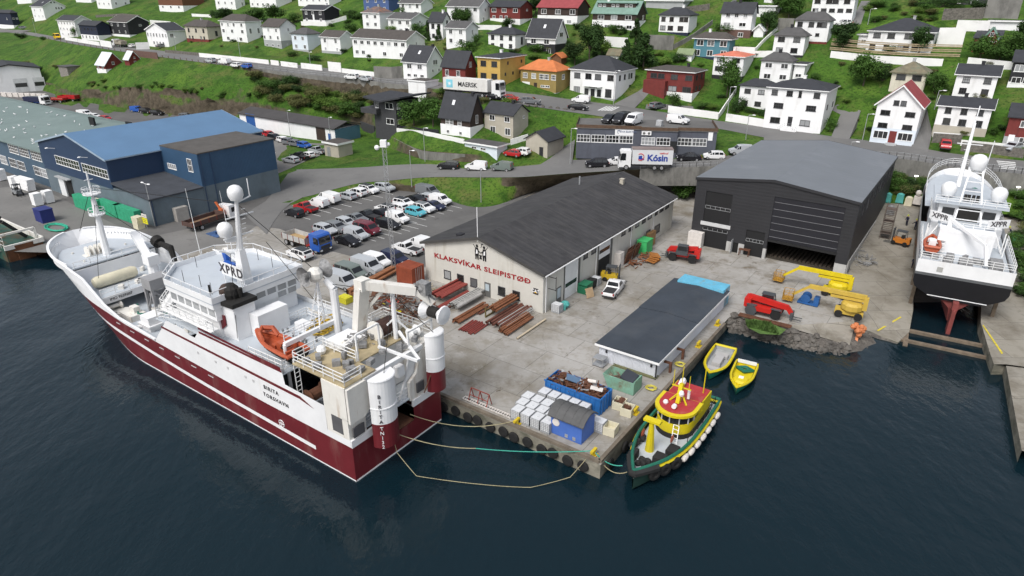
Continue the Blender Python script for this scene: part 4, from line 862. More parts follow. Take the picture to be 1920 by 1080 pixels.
for q in((428, 592, 488, 592), (628, 806, 545, 660)):
 x0, x1, z0, z1 = rectf(s, (q[0], q[1], q[2]+25, q[3]-25), Z5);window(s .root, ((x0+x1)/2, -.05, (z0+z1)/2), (1, 0), x1-x0, 1.7, 'w', 8, 1)
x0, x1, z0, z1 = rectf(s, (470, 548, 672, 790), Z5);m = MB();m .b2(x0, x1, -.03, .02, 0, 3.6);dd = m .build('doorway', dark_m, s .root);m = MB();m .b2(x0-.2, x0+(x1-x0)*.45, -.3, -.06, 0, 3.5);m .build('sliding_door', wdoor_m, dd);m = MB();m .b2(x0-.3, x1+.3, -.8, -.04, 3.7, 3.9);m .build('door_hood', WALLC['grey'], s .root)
w5 = s .front(*Z5(1425, 560), yb);window(s .root, (w5 .x, yb+.01, w5 .z), (1, 0), 1.6, 2.6, 'w', 2, 1)
w5 = s .front(*Z5(1290, 568), yb);window(s .root, (w5 .x, yb+.01, w5 .z), (1, 0), 2.8, 1., 'w', 3, 0)
m = MB()
for yy in(yb+.4, yb+2.4, .3):m .cyl((s .w+.08, yy, 0), (s .w+.08, yy, hl if yy<yb else hb), .07, n=6)
m .build('downpipe', blue_m, s .root)
m = MB()
for x in(xg*.27, xg*.75):m .cyl((x, -.04, he-.4), (x, -1.3, he-.1), .06, n=6);m .sph((x, -1.4, he-.1), .22, 8, (1, 1.6, .6))
m .build('flood_lamp', trim_m, s .root)
# ---- long factory wing with the green roof
s = Bld('factory_wing', 'long blue factory wing with a wide pale green sheet roof', 'factory', (97, 362), -160, 232, W0=FACT .o-FACT .ex*.06+FACT .ey*.8, d=21.)
eh = s .front(98, 290).z;s .wall(eh, M('slate_blue_render', (.06, .10, .145), .7, .12, .5), 0, 'flat', -1)
groof_m = M('pale_green_sheet', (.155, .205, .195), .6, .1, .12, rib=('x', .4, .2), dirt=(.24, .28, .27), damt=.4, dsc=(.06, .06, .06), dlo=.52)
m = MB();rg = 1.8
m .ext([(-1, -.6, eh-.1), (-1, s .d*.9, eh+rg), (-1, s .d+.6, eh+rg-.4), (-1, s .d+.6, eh+rg-.2), (-1, s .d*.9, eh+rg+.2), (-1, -.6, eh+.1)], (s .w+.9, 0, 0));m .build('roof', groof_m, s .root)
GROOF = (s, eh, rg)
for k, px in enumerate((30, 48, 68, 88)):
 a = s .front(px-9, 285);window(s .root, (a .x+1.8, -.02, eh-1.3), (1, 0), 4.6, 1.9, 'w', 4, 2)
for px in(12, 28, 42, 70, 80, 98):a = s .front(px, 315);window(s .root, (a .x, -.02, eh-4.6), (1, 0), 3.6, 1.9, 'w', 4, 1)
m = MB()
for x, y in((-14, 8), (-1.5, 9)):m .b2(s .w+x, s .w+x+2.2, y*1.9, y*1.9+.4, eh+rg-.5, eh+rg+1.6)
m .build('roof_hatch', black_m, s .root)
# ---- white warehouse with blue end, white hall at the left, kiosk, roof parking block
s = Bld('warehouse', 'white storage hall with dark roof and a blue corrugated end wall', 'warehouse', (630, 268), 452, 676)
h = s .hpx(243);s .wall(h, wh_m, 0, 'flat')
m = MB();m .b2(s .w+.003, s .w+.1, -.02, s .d, -.5, h);m .build('end_wall', M('blue_corrugated', (.09, .19, .28), .6, .1, .5, rib=('y', .3, .9)), s .root)
m = MB();m .ext([(-.3, -.4, h), (-.3, s .d*.5, h+1.3), (-.3, s .d+.4, h), (-.3, s .d+.4, h+.25), (-.3, s .d*.5, h+1.55), (-.3, -.4, h+.25)], (s .w+.6, 0, 0));m .build('roof', M('charcoal_felt', (.055, .052, .052), .85, .15, .3), s .root)
x0, x1, z0, z1 = rectf(s, (458, 525, 320, 400), lambda x, y:(480+x/4, 170+y/4));m = MB();m .b2(x0, x1, -.06, .02, 0, 3.6);m .build('doorway', WALLC['brown'], s .root)
bdm = M('bright_blue_door', (.02, .09, .30), .6)
m = MB();m .b2(x1+1, x1+2.1, -.05, .02, 0, 2.1);m .build('door', bdm, s .root);m = MB();q0 = s .front(470, 225).x;m .b2(q0-2, q0+2, -.05, .02, 0, 3.8);m .build('garage_door', bdm, s .root)
s = Bld('industrial_hall', 'white hall with dark pitched roof and two shutter doors at the left edge', 'hall', (-26, 180), -60, 86, 'L', math .radians(40), d=22.)
h = s .hpx(134);ap = s .front(29, 121);rise = max(1.5, ap .z-h);s .wall(h, wh_m, rise, 'gb');s .roof(h, rise, 'gb', ROOF['d'], .5, .25, trim=WALLC['black'])
for a, b in((98, 205), (248, 335)):
 x0, x1, z0, z1 = rectf(s, (a, b, 560, 660), lambda x, y:(x/4, y/4));m = MB();m .b2(x0, x1, -.06, .02, .1, 5.5);dd = m .build('shutter_door', M('grey_white_shutter', (.6, .61, .61), .6), s .root);m = MB();m .b2(x0+.3, x1-.3, -.09, -.06, 2.3, 3.8);m .build('door_window', glass_m, dd)
s = Bld('kiosk', 'small tan substation with flat white rimmed roof on the grass', 'substation', (636, 296), 610, 662)
h = s .hpx(272);s .wall(h, WALLC['tan']);s .roof(h, .1, 'flat', ROOF['b'], .35, .3);s .door(s .w*.3, 0, 1.1, 2.1, steel_m)
s = Bld('office_block', 'slate grey flat roofed workshop with cars parked on its roof', 'workshop', (1340, 287), 1080, 1346, d=10, yaw=math .radians(-9))
OB = s;h = s .hpx(248);s .h = h
gb_m = M('slate_grey_render', (.085, .092, .115), .75, .12, .5, dirt=(.05, .05, .06), damt=.5, dsc=(.6, .6, .1))
x1_, x2_ = s .front(1200, 270).x, s .front(1268, 270).x
m = MB();m .b2(0, x1_, 0, s .d, -2, h);m .b2(x1_+.01, x2_, -.9, s .d, -2, h-.01);m .b2(x2_+.01, s .w, -.1, s .d, -2, h-.02);m .build('wall', gb_m, s .root)
m = MB();m .b2(-.15, x1_+.1, -.15, s .d+.6, h, h+.15);m .b2(x1_+.1, x2_+.1, -1.05, s .d+.6, h, h+.16);m .b2(x2_+.1, s .w+.15, -.25, s .d+.6, h, h+.17);m .build('roof', asph_m, s .root)
brail_m = M('brown_rail_boards', (.10, .062, .04), .85, .25, 2)
m = MB();path = [(-.1, s .d), (-.1, -.1), (x1_+.05, -.1), (x1_+.05, -1.), (x2_+.05, -1.), (x2_+.05, -.2), (s .w+.1, -.2), (s .w+.1, s .d)]
for a, b in zip(path, path[1:]):
 m .beam((*a, h+.45), (*b, h+.45), .06, .6)
m .build('parapet_boards', brail_m, s .root)
xs = [s .front(px, 262).x for px in(1094, 1121, 1148, 1174)]
for x in xs:window(s .root, (x, -.01, h*.52), (1, 0), 2.6, 1.5, 'w', 3, 1)
for px in(1215, 1243):x = s .front(px, 264).x;window(s .root, (x, -.91, h*.52), (1, 0), 2.6, 1.5, 'w', 3, 1)
for px in(1283, 1311):x = s .front(px, 270).x;window(s .root, (x, -.11, h*.5), (1, 0), 2.7, 1.5, 'w', 3, 1)
a, b = s .front(1153, 250), s .front(1187, 260)
m = MB();m .b2(a .x, b .x, -.12, -.01, h*.72, h*.72+1.3);sg = m .build('sign_board', trim_m, s .root)
text('TÓVA ELEKTRO', .36, M('blue_grey_letters', (.12, .15, .24), .6), sg, ((a .x+b .x)/2+.6, -.14, h*.72+.7), (1, 0, 0), (0, 0, 1), bold=.02)
m = MB();m .tube([(a .x+.75+.32*math .cos(t*.52), -.14, h*.72+.66+.32*math .sin(t*.52)) for t in range(10)], .05, 5);m .build('sign_swirl', MATS['blue_grey_letters'], sg)
for px in(1207, 1216):
 x = s .front(px, 254).x;m = MB();m .b2(x-.45, x+.45, -1.25, -.9, h*.82, h*.82+.7);o = m .build('air_conditioner', trim_m, s .root);m = MB();m .cyl((x, -1.27, h*.82+.35), (x, -1.25, h*.82+.35), .26, n=12);m .build('fan', frame_m, o)
x = s .front(1332, 258).x;m = MB();m .b2(x-.45, x+.4, -.2, -.1, h*.6, h*.6+1.6);m .build('sign_panel', trim_m, s .root)
x = s .front(1262, 268).x;m = MB();m .b2(x-.7, x+.7, -.95, -.89, 0, 2.2);m .build('door', glass_m, s .root)
def paint(n, c):return M('paint_'+n, c, .25, .03, .5, spec=.6)
PC = {'white':paint('white', (.78, .78, .78)), 'silver':paint('silver', (.42, .44, .46)), 'grey':paint('grey', (.16, .17, .18)), 'black':paint('black', (.012, .012, .015)), 'navy':paint('navy', (.02, .025, .06)), 'red':paint('red', (.42, .02, .025)), 'maroon':paint('maroon', (.14, .018, .03)), 'blue':paint('blue', (.025, .10, .40)), 'teal':paint('turquoise', (.10, .42, .50)), 'green':paint('grey_green', (.15, .18, .165)), 'yellow':paint('yellow', (.75, .47, .01)), 'lblue':paint('light_blue', (.25, .42, .65))}
cglass = M('car_glass', (.012, .014, .017), .06, .1, spec=.7);tyre_m = M('tyre_rubber', (.014, .014, .014), .85, .2);rim_m = M('wheel_rim', (.38, .38, .39), .4, .1, metal=.4)
lamp_m = M('lamp_glass', (.62, .64, .66), .15);tail_m = M('tail_lamp', (.30, .012, .012), .3);bump_m = M('dark_plastic', (.03, .03, .032), .7)
PROF = {'hatchback':(3.95, 1.74, 1.5, [(0, .5), (.03, .72), (.10, .95), (.3, 1.), (.52, .98), (.62, .93), (.80, .66), (.96, .56), (1, .42)]), 'car':(4.6, 1.8, 1.46, [(0, .52), (.03, .68), (.14, .72), (.30, .97), (.45, 1.), (.56, .97), (.73, .68), (.96, .56), (1, .42)]), 'estate':(4.65, 1.8, 1.5, [(0, .5), (.02, .70), (.09, .94), (.25, .99), (.48, 1.), (.57, .96), (.73, .68), (.96, .56), (1, .42)]), 'suv':(4.45, 1.85, 1.66, [(0, .5), (.02, .70), (.09, .95), (.3, 1.), (.52, .99), (.6, .95), (.76, .68), (.96, .60), (1, .44)]), 'van':(4.4, 1.8, 1.86, [(0, .5), (.012, .9), (.03, .98), (.3, 1.), (.56, 1.), (.63, .95), (.78, .63), (.96, .54), (1, .40)]), 'large_van':(5.1, 1.95, 2.1, [(0, .5), (.012, .92), (.03, .98), (.3, 1.), (.62, 1.), (.70, .95), (.84, .62), (.97, .5), (1, .36)]), 'minibus':(4.95, 1.92, 1.98, [(0, .5), (.012, .9), (.04, .97), (.3, 1.), (.62, 1.), (.70, .95), (.84, .60), (.97, .5), (1, .36)]), 'school_bus':(6.6, 2.1, 2.7, [(0, .4), (.01, .9), (.03, .98), (.3, 1.), (.68, 1.), (.76, .95), (.84, .55), (.97, .45), (1, .30)]), 'pickup':(5.2, 1.82, 1.74, [(0, .48), (.01, .56), (.40, .56), (.41, .62), (.45, .98), (.57, 1.), (.64, .95), (.76, .64), (.97, .56), (1, .42)])}
_cm = {}
def _carmeshes(t):
 if t in _cm:return _cm[t]
 L, Wd, Hh, st = PROF[t];body, gl = MB(), MB();belt = .60*Hh if t!='school_bus' else .5*Hh
 rings, sec = [], []
 for fx, fz in st:
  x = (fx-.5)*L;e = min(fx, 1-fx);w = Wd/2*(.86+.14*min(1, e/.08));zt = fz*Hh;zb = min(belt, zt-.02)
  wt = w*(1-.17*max(0, zt-belt)/(Hh-belt)) if 'van' not in t and 'bus' not in t else w*(1-.09*max(0, zt-belt)/(Hh-belt))
  z0 = .17*Hh if .05<fx<.95 else .24*Hh
  rings .append([(x, -w*.96, z0), (x, -w, zb*.75), (x, -w*.985, zb), (x, -wt, zt), (x, wt, zt), (x, w*.985, zb), (x, w, zb*.75), (x, w*.96, z0)])
  sec .append((x, w*.985, zb, wt, zt))
 body .loft(rings)
 panel = t in('van', 'large_van')
 for i in range(len(sec)-1):
  a, b = sec[i], sec[i+1];fa, fb = st[i][1]*Hh, st[i+1][1]*Hh;dz = b[4]-a[4];hi = min(fa, fb)
  xm = (st[i][0]+st[i+1][0])/2
  if max(fa, fb)>belt+.25 and min(a[4]-a[2], b[4]-b[2])>=-.1:
   front_ok = xm>.5 if panel else(xm>.40 if t=='pickup' else True)
   if front_ok and b[0]-a[0]>.12:
    for s_ in(-1, 1):
     def pt(k, f, g):
      q = [a[j]+(b[j]-a[j])*f for j in range(5)];z = q[2]+(q[4]-q[2])*g
      return(q[0], s_*(q[1]+(q[3]-q[1])*g+.012), z)
     if min(a[4]-a[2], b[4]-b[2])>.2:gl .add([pt(0, .07, .12), pt(0, .93, .12), pt(0, .93, .86), pt(0, .07, .86)], [(0, 1, 2, 3)])
     else:
      up = 1. if a[4]>b[4] else 0.;gl .add([pt(0, .1, .12) if up else pt(0, .9, .12), pt(0, .72, .3) if up else pt(0, .3, .3), pt(0, .08, .84) if up else pt(0, .92, .84)], [(0, 1, 2)])
   if abs(dz)>.16*Hh and(not panel or dz<0):
    n = Vector((-dz, 0, b[0]-a[0])).normalized()*.014;q = []
    for f, g in((.1, -.86), (.1, .86), (.9, .86), (.9, -.86)):
     q .append((a[0]+(b[0]-a[0])*f+n .x, g*(a[3]+(b[3]-a[3])*f), a[4]+dz*f+n .z))
    gl .add(q, [(0, 1, 2, 3)])
 r = .31 if Hh<1.6 else(.35 if Hh<2.2 else .42);ty, ri = MB(), MB()
 ty .lathe([(r*.6, -.1), (r*.97, -.1), (r, -.06), (r, .06), (r*.97, .1), (r*.6, .1)], n=14, ax='y');ri .lathe([(0, -.105), (r*.62, -.105), (r*.62, .105), (0, .105)], n=12, ax='y')
 hl, tl, bp = MB(), MB(), MB();hl .box((0, 0, 0), (.1, .34, .14));tl .box((0, 0, 0), (.08, .16, .3));bp .b2(L/2-.12, L/2+.03, -Wd*.42, Wd*.42, .2*Hh, .33*Hh);bp .b2(-L/2-.03, -L/2+.12, -Wd*.42, Wd*.42, .2*Hh, .33*Hh)
 if t=='pickup':bp .b2(-L/2+.1, -L*.1-.1, -Wd*.40, Wd*.40, .57*Hh, .575*Hh)
 _cm[t] = dict(body=body, win=gl .mesh('windows', cglass), tyre=ty .mesh('wheel', tyre_m, True), rim=ri .mesh('rim', rim_m, True), head=hl .mesh('headlight', lamp_m), tail=tl .mesh('tail_light', tail_m), bump=bp .mesh('bumper', bump_m), r=r, cols={})
 return _cm[t]
GRP = {}
def car(t, col, px, py, yaw, label, z=None, small=False, group=None, roof=None):
 w = G(px, py) if z is None else P(px, py, z)
 L, Wd, Hh, st = PROF[t];k = _carmeshes(t);rz = math .radians(yaw)
 w = w+Vector((0, 0, .03))
 nm = {'car':'parked_car', 'hatchback':'hatchback', 'suv':'suv', 'estate':'estate_car', 'van':'van', 'large_van':'van', 'minibus':'minibus', 'pickup':'pickup_truck', 'school_bus':'minibus'}[t]
 cat = {'van':'van', 'large_van':'van', 'minibus':'minibus', 'pickup':'pickup', 'school_bus':'minibus'}.get(t, 'car')
 o = thing(nm, label, cat, w, rz, group)
 ck = (col, roof)
 if ck not in k['cols']:
  me = k['body'].mesh('body', PC[col], True);k['cols'][ck] = me
 link('body', k['cols'][ck], o);link('windows', k['win'], o);link('bumper', k['bump'], o)
 if roof:
  m = MB();zz = Hh*1.003;m .b2(-L*.38, L*.08, -Wd*.38, Wd*.38, zz-.03, zz+.012);m .build('roof_panel', PC[roof], o)
 for fx in(.19, .82):
  for s_ in(-1, 1):
   wh = link('wheel', k['tyre'], o, ((fx-.5)*L, s_*(Wd/2-.12), k['r']));link('rim', k['rim'], wh)
 for s_ in(-1, 1):
  link('headlight', k['head'], o, (L/2-.07, s_*Wd*.36, st[-2][1]*Hh*.86));link('tail_light', k['tail'], o, (-L/2+.0, s_*Wd*.41, st[1][1]*Hh*.82 if t!='pickup' else .85))
 return o
YW = math .degrees(YAW)
A1, A2 = YW, YW+180
cp = 'cars in the car park'
for a in[('hatchback', 'black', 553, 405, A2, 'black hatchback at the left end of the kerbside row in the car park', 0), ('pickup', 'red', 574, 396, A2, 'red pickup truck with an empty bed next to the black hatchback', 0), ('van', 'white', 598, 388, A2, 'white panel van with a dark rear window beside the red pickup', 0), ('large_van', 'white', 617, 380, A2, 'larger white panel van without rear window in the kerbside row', 0), ('estate', 'silver', 650, 373, A2, 'silver estate car in the middle of the kerbside row', 0), ('suv', 'white', 670, 367, A2, 'white crossover showing its tail lights in the kerbside row', 0), ('suv', 'white', 692, 362, A1, 'white crossover with black roof nosing out of the kerbside row', 0, 'black'), ('suv', 'silver', 722, 358, A1, 'silver crossover at the right end of the kerbside row under the grass bank', 0), ('large_van', 'grey', 802, 367, A1, 'dark grey van tucked under the grass bank', 0), ('hatchback', 'silver', 797, 376, A2, 'silver hatchback showing red tail lights behind the white van', 0), ('car', 'black', 778, 379, A2, 'black car between the white crossover and the silver hatchback', 0), ('van', 'white', 826, 383, A1, 'white van at the right end of the upper middle row', 0), ('suv', 'white', 758, 388, A1, 'white hatch with black bonnet and roof in the upper middle row', 0, 'black'), ('car', 'navy', 814, 392, A1, 'dark navy car next to the white van of the upper middle row', 0), ('suv', 'white', 795, 397, A1, 'white crossover with grey roof between the navy and the turquoise car', 0, 'grey'), ('estate', 'white', 745, 395, A2, 'white estate showing its tailgate in the middle of the car park', 0), ('hatchback', 'white', 722, 397, A2, 'white hatchback with black roof behind the black pickup', 0, 'black'), ('hatchback', 'teal', 780, 404, A1, 'turquoise hatchback at the front of the upper middle row', 0), ('pickup', 'black', 690, 412, A2, 'black pickup truck in the lower middle row', 0), ('car', 'black', 712, 406, A2, 'black saloon showing its tail behind the black pickup', 0), ('van', 'white', 746, 417, A1, 'white van with black bumper right of the black pickup', 0), ('estate', 'black', 728, 427, A1, 'long black estate at the front right of the lower middle row', 0), ('car', 'grey', 669, 416, A1, 'dark grey saloon left of the black pickup', 0), ('hatchback', 'silver', 649, 424, A1, 'silver hatchback between two dark cars of the lower row', 0), ('minibus', 'maroon', 689, 438, A1, 'maroon passenger van in the lower row of the car park', 0), ('suv', 'grey', 632, 434, A1, 'dark grey crossover behind the cab of the blue lorry', 0), ('estate', 'silver', 611, 437, A1, 'silver blue estate half hidden by the blue lorry', 0), ('van', 'silver', 669, 448, A1, 'pale grey van with two roof bars beside the black saloon', 0), ('car', 'black', 652, 458, A1, 'black saloon right in front of the blue lorry', 0), ('suv', 'white', 563, 484, A2, 'white crossover with dark roof standing alone on the quay concrete', 0, 'black'), ('minibus', 'green', 659, 521, A1, 'grey green minibus in the row above the pipe stack', 0), ('large_van', 'silver', 689, 510, A1, 'pale grey van with roof bars next to the grey green minibus', 0), ('van', 'white', 708, 499, A1, 'white van in the row beside the navy van', 0), ('van', 'navy', 741, 494, A1, 'navy blue van at the right end of the row above the pipe stack', 0), ('large_van', 'silver', 642, 538, A1, 'silver van at the left end of the row beside the copper pipes', 0), ('van', 'white', 787, 464, A2, 'white van standing behind the orange container', 0), ('pickup', 'white', 1150, 549, A1+100, 'white pickup with an open grey tray parked beside the boatyard hall', 0), ('pickup', 'white', 764, 474, A2, 'white pickup with open tray beside the orange container', 0), ]:
 car(*a[:6], z=a[6], group=cp, roof=a[7] if len(a)>7 else None)
def ryaw(k, px, left=True):
 a, b = tline(k, px-12), tline(k, px+12);d = (a-b) if left else(b-a);return math .degrees(math .atan2(d .y, d .x))
for t, c, px, py, lab in[('suv', 'black', 841, 317, 'black crossover first in the line of traffic on the lower road'), ('van', 'white', 893, 319, 'white van following the black crossover on the lower road'), ('van', 'green', 941, 320, 'grey green windowed van behind the white van on the lower road'), ('suv', 'black', 1119, 313, 'black crossover driving ahead of the curtain sided lorry'), ('hatchback', 'white', 1157, 309, 'white car half hidden behind the lorry cab'), ('car', 'black', 1291, 301, 'black saloon behind the curtain sided lorry'), ('hatchback', 'white', 1338, 298, 'white hatchback following the black saloon'), ('van', 'silver', 1388, 290, 'silver van last in the line by the road junction')]:
 car(t, c, px, py, ryaw(LB, px), lab, group='traffic on the lower road')
for t, c, px, py, lf, lab in[('car', 'black', 932, 187, 0, 'black car just in front of the container truck'), ('hatchback', 'red', 957, 190, 0, 'red hatchback ahead of the black car on the street'), ('suv', 'grey', 995, 195, 0, 'dark crossover on the street below the olive house'), ('van', 'white', 1089, 193, 1, 'white van in front of the large white hipped house'), ('car', 'black', 1084, 206, 0, 'black saloon parked along the boulder edged verge'), ('suv', 'white', 660, 149, 1, 'white crossover parked on the street above the retaining wall'), ('car', 'silver', 686, 152, 1, 'pale silver car parked right behind the white crossover on the street'), ('suv', 'silver', 396, 118, 1, 'silver car first at the guard posts of the street lay by'), ('large_van', 'white', 422, 121, 1, 'white van parked in the street lay by'), ('hatchback', 'white', 443, 126, 1, 'small white car next to the blue one in the lay by'), ('hatchback', 'blue', 463, 128, 1, 'blue car at the end of the street lay by'), ('school_bus', 'yellow', 108, 74, 0, 'yellow minibus driving down the street at the left'), ('hatchback', 'white', 247, 89, 1, 'white car parked behind the grey tipper truck')]:
 car(t, c, px, py, ryaw(LF, px, bool(lf)), lab, group='vehicles on the upper street')
for a in[('estate', 'grey', 1232, 203, 40, 'grey car before the brown garage door of the red house'), ('suv', 'red', 1771, 279, -118, 'red crossover parked nose out in the stone garage recess'), ('estate', 'silver', 1897, 282, -150, 'silver estate beside the stone wall at the right edge'), ('suv', 'white', 1580, 49, 150, 'white crossover on the car deck beside the winding lane'), ('pickup', 'grey', 1378, 13, 150, 'grey pickup parked at the top of the steep alley'), ('hatchback', 'red', 962, 293, 150, 'red hatchback on the small forecourt of the flat garage'), ('hatchback', 'white', 977, 290, 150, 'white hatchback on the small forecourt beside the tan outbuilding'), ('estate', 'grey', 45, 54, 20, 'grey car below the navy house at the far left'), ('car', 'grey', 304, 89, 60, 'grey car at the foot of the ramp beside the glazed white house'), ('van', 'blue', 258, 210, -15, 'bright blue van parked under the rock cliff'), ('suv', 'black', 275, 212, -20, 'black crossover parked next to the blue van'), ('suv', 'black', 296, 216, -20, 'black crossover right of its twin under the rock cliff'), ('large_van', 'white', 160, 219, -20, 'white van half hidden by the green roof ridge'), ('hatchback', 'white', 178, 222, -20, 'white car at the edge of the green roof'), ('hatchback', 'red', 198, 226, -20, 'red car peeping out behind the roof hatch'), ('suv', 'grey', 350, 222, 0, 'dark grey car at the foot of the cliff above the blue roof'), ('car', 'grey', 266, 241, 10, 'dark car behind the ridge of the blue roof'), ('suv', 'white', 280, 242, 10, 'white car behind the ridge of the blue roof'), ('estate', 'navy', 489, 253, A1, 'dark green car first in the warehouse row'), ('hatchback', 'red', 505, 256, A1, 'faded red car second in the warehouse row'), ('suv', 'black', 516, 263, A1, 'black crossover in the warehouse row'), ('hatchback', 'white', 532, 267, A1, 'white hatchback in the warehouse row'), ('suv', 'grey', 543, 271, A1, 'dark grey crossover in the warehouse row'), ('estate', 'grey', 556, 274, A1, 'grey estate next to the blue car at the warehouse'), ('hatchback', 'blue', 571, 277, A1, 'bright blue hatchback at the end of the warehouse row'), ('pickup', 'silver', 596, 288, A2, 'silver pickup beside the tan substation'), ('hatchback', 'white', 577, 296, A2, 'white hatchback between two pickups by the grass island'), ('pickup', 'black', 563, 299, A2, 'black pickup with tray cover by the grass island'), ('estate', 'silver', 546, 305, A2, 'silver estate at the tip of the grass island')]:
 car(*a[:6])
for a in[('suv', 'black', 1143, 230, -125, 'black crossover on the roof deck of the slate workshop'), ('large_van', 'black', 1165, 231, -125, 'black van in the middle of the roof deck'), ('large_van', 'white', 1188, 233, -125, 'white and blue van at the roof deck edge'), ('van', 'white', 1271, 232, YW, 'white van on the right part of the roof deck')]:
 car(*a[:6], z=OB .o .z+OB .h+.17, group='vans on the roof deck')
# ---- lorries
def wheelset(o, xs, w, r=.5, twin=True):
 ty, ri = MB(), MB();t = .16
 ty .lathe([(r*.6, -t), (r*.96, -t), (r, -t*.6), (r, t*.6), (r*.96, t), (r*.6, t)], n=14, ax='y');ri .lathe([(0, -t-.01), (r*.6, -t-.01), (r*.6, t+.01), (0, t+.01)], n=12, ax='y')
 a, b = ty .mesh('wheel', tyre_m, True), ri .mesh('rim', rim_m, True)
 for x in xs:
  for s_ in(-1, 1):k = link('wheel', a, o, (x, s_*(w/2-.18), r));link('rim', b, k)
def cab(o, x, col, h=3., L=2.2, w=2.45, z0=.55, low=False):
 """cab-over lorry cab, nose at x"""
 m = MB();p = [(x, z0), (x+.02, z0+.9), (x-.22, h-.25), (x-.5, h), (x-L, h), (x-L, z0)]
 m .ext([(q[0], -w/2, q[1]) for q in p], (0, w, 0));c = m .build('cab', PC[col], o)
 m = MB();zb, zt = z0+(h-z0)*.42, h-.42
 f = lambda z:x+.02-.24*max(0, z-z0-.9)/(h-.25-z0-.9)
 m .add([(f(zb)+.02, -w*.45, zb), (f(zb)+.02, w*.45, zb), (f(zt)+.02, w*.43, zt), (f(zt)+.02, -w*.43, zt)], [(0, 1, 2, 3)])
 for s_ in(-1, 1):m .add([(x-.25, s_*(w/2+.012), zb), (x-1.25, s_*(w/2+.012), zb), (x-1.25, s_*(w/2+.012), zt), (x-.42, s_*(w/2+.012), zt)], [(0, 1, 2, 3)])
 m .build('windows', cglass, o)
 m = MB();m .b2(x-.05, x+.06, -w/2, w/2, z0-.2, z0+.35);m .build('bumper', bump_m if col!='white' else PC['white'], o)
 m = MB();m .b2(x+.01, x+.04, -w*.36, w*.36, z0+.4, z0+.85);m .build('grille', bump_m, o)
 for s_ in(-1, 1):
  m = MB();m .b2(x+.06, x+.09, s_*w*.36-.2, s_*w*.36+.2, z0+.02, z0+.25);m .build('headlight', lamp_m, o)
  m = MB();m .b2(x-.3, x-.15, s_*(w/2+.05), s_*(w/2+.3), zb+.1, zt-.05);m .build('mirror', bump_m, o)
 return c
box_w = M('container_white', (.70, .69, .66), .55, .06, .5, rib=('x', .28, .4), dirt=(.4, .36, .3), damt=.5, dsc=(.5, .5, .1), dlo=.57)
y = math .radians(ryaw(LF, 895, False))
o = thing('container_truck', 'white articulated truck carrying a white shipping container with a blue star', 'truck', G(893, 181)+Vector((0, 0, .05)), y+.06)
m = MB();m .b2(-8.4, 3.8, -1.22, 1.22, 1.3, 3.95);cb = m .build('container', box_w, o)
m = MB();m .b2(-8.4, 6.4, -.5, .5, .75, 1.15);m .b2(-8.3, -1., -1.2, 1.2, 1.12, 1.29);m .build('chassis', bump_m, o)
m = MB();m .b2(2.6, 3.8, -1.3, 1.3, 1.9, 3.2) if False else None
cab(o, 7.2, 'white', 3.9, 2.3);wheelset(o, (-6.8, -5.5, -4.2, 2.4, 3.7, 6.1), 2.5, .5)
m = MB();m .b2(-7.5, -5.7, -1.245, -1.22, 1.75, 3.55);lg = m .build('logo_panel', M('pale_blue_panel', (.22, .58, .70), .5), cb)
m = MB()
for k in range(7):t = k*2*math .pi/7;m .add([(-6.6+.62*math .cos(t), -1.25, 2.65+.62*math .sin(t)), (-6.6+.2*math .cos(t+.45), -1.25, 2.65+.2*math .sin(t+.45)), (-6.6, -1.25, 2.65), (-6.6+.2*math .cos(t-.45), -1.25, 2.65+.2*math .sin(t-.45))], [(0, 1, 2, 3)])
m .build('logo_star', trim_m, lg)
text('MAERSK', 1.05, M('black_letters', (.02, .02, .022), .6), cb, (-1.6, -1.235, 2.6), (1, 0, 0), (0, 0, 1), bold=.03)
y = math .radians(ryaw(LB, 1206, True))
o = thing('curtain_lorry', 'white curtain sided lorry with blue and red lettering on the lower road', 'truck', G(1208, 317)+Vector((0, 0, .05)), y)
m = MB();m .b2(-4.9, 2.5, -1.25, 1.25, 1.15, 3.85);bx = m .build('box_body', M('curtain_white', (.62, .63, .64), .6, .06, .6), o)
m = MB();m .b2(-4.95, 2.55, -1.28, 1.28, 3.85, 3.95);m .build('box_roof', M('dusty_roof', (.20, .16, .15), .8, .2), bx)
m = MB();m .b2(-4.9, 4.4, -.6, .6, .7, 1.1);m .b2(-4.4, -.4, 1.05, 1.2, .55, 1.1);m .build('chassis', bump_m, o)
cab(o, 4.9, 'white', 3.55, 2.2);wheelset(o, (-3., -1.7, 3.5), 2.5, .5)
nb = M('navy_letters', (.02, .05, .28), .6)
text('Kósin', 1.2, nb, bx, (-2.1, 1.27, 2.3), (-1, 0, 0), (0, 0, 1), bold=.05)
text('seafood', .36, M('red_letters', (.55, .03, .04), .6), bx, (-3.2, 1.27, 3.25), (-1, 0, 0), (0, 0, 1), bold=.01)
m = MB();m .tube([(1.+.62*math .cos(t*.45), 1.27, 2.5+.62*math .sin(t*.45)) for t in range(2, 13)], .08, 5);m .build('logo_ring', MATS['red_letters'], bx)
m = MB();m .ext([(1.4, 1.265, 2.1), (.4, 1.265, 1.9), (.3, 1.265, 2.2), (.7, 1.265, 2.3), (.75, 1.265, 2.75), (1.35, 1.265, 2.7)], (0, .012, 0));m .build('logo_shape', nb, bx)
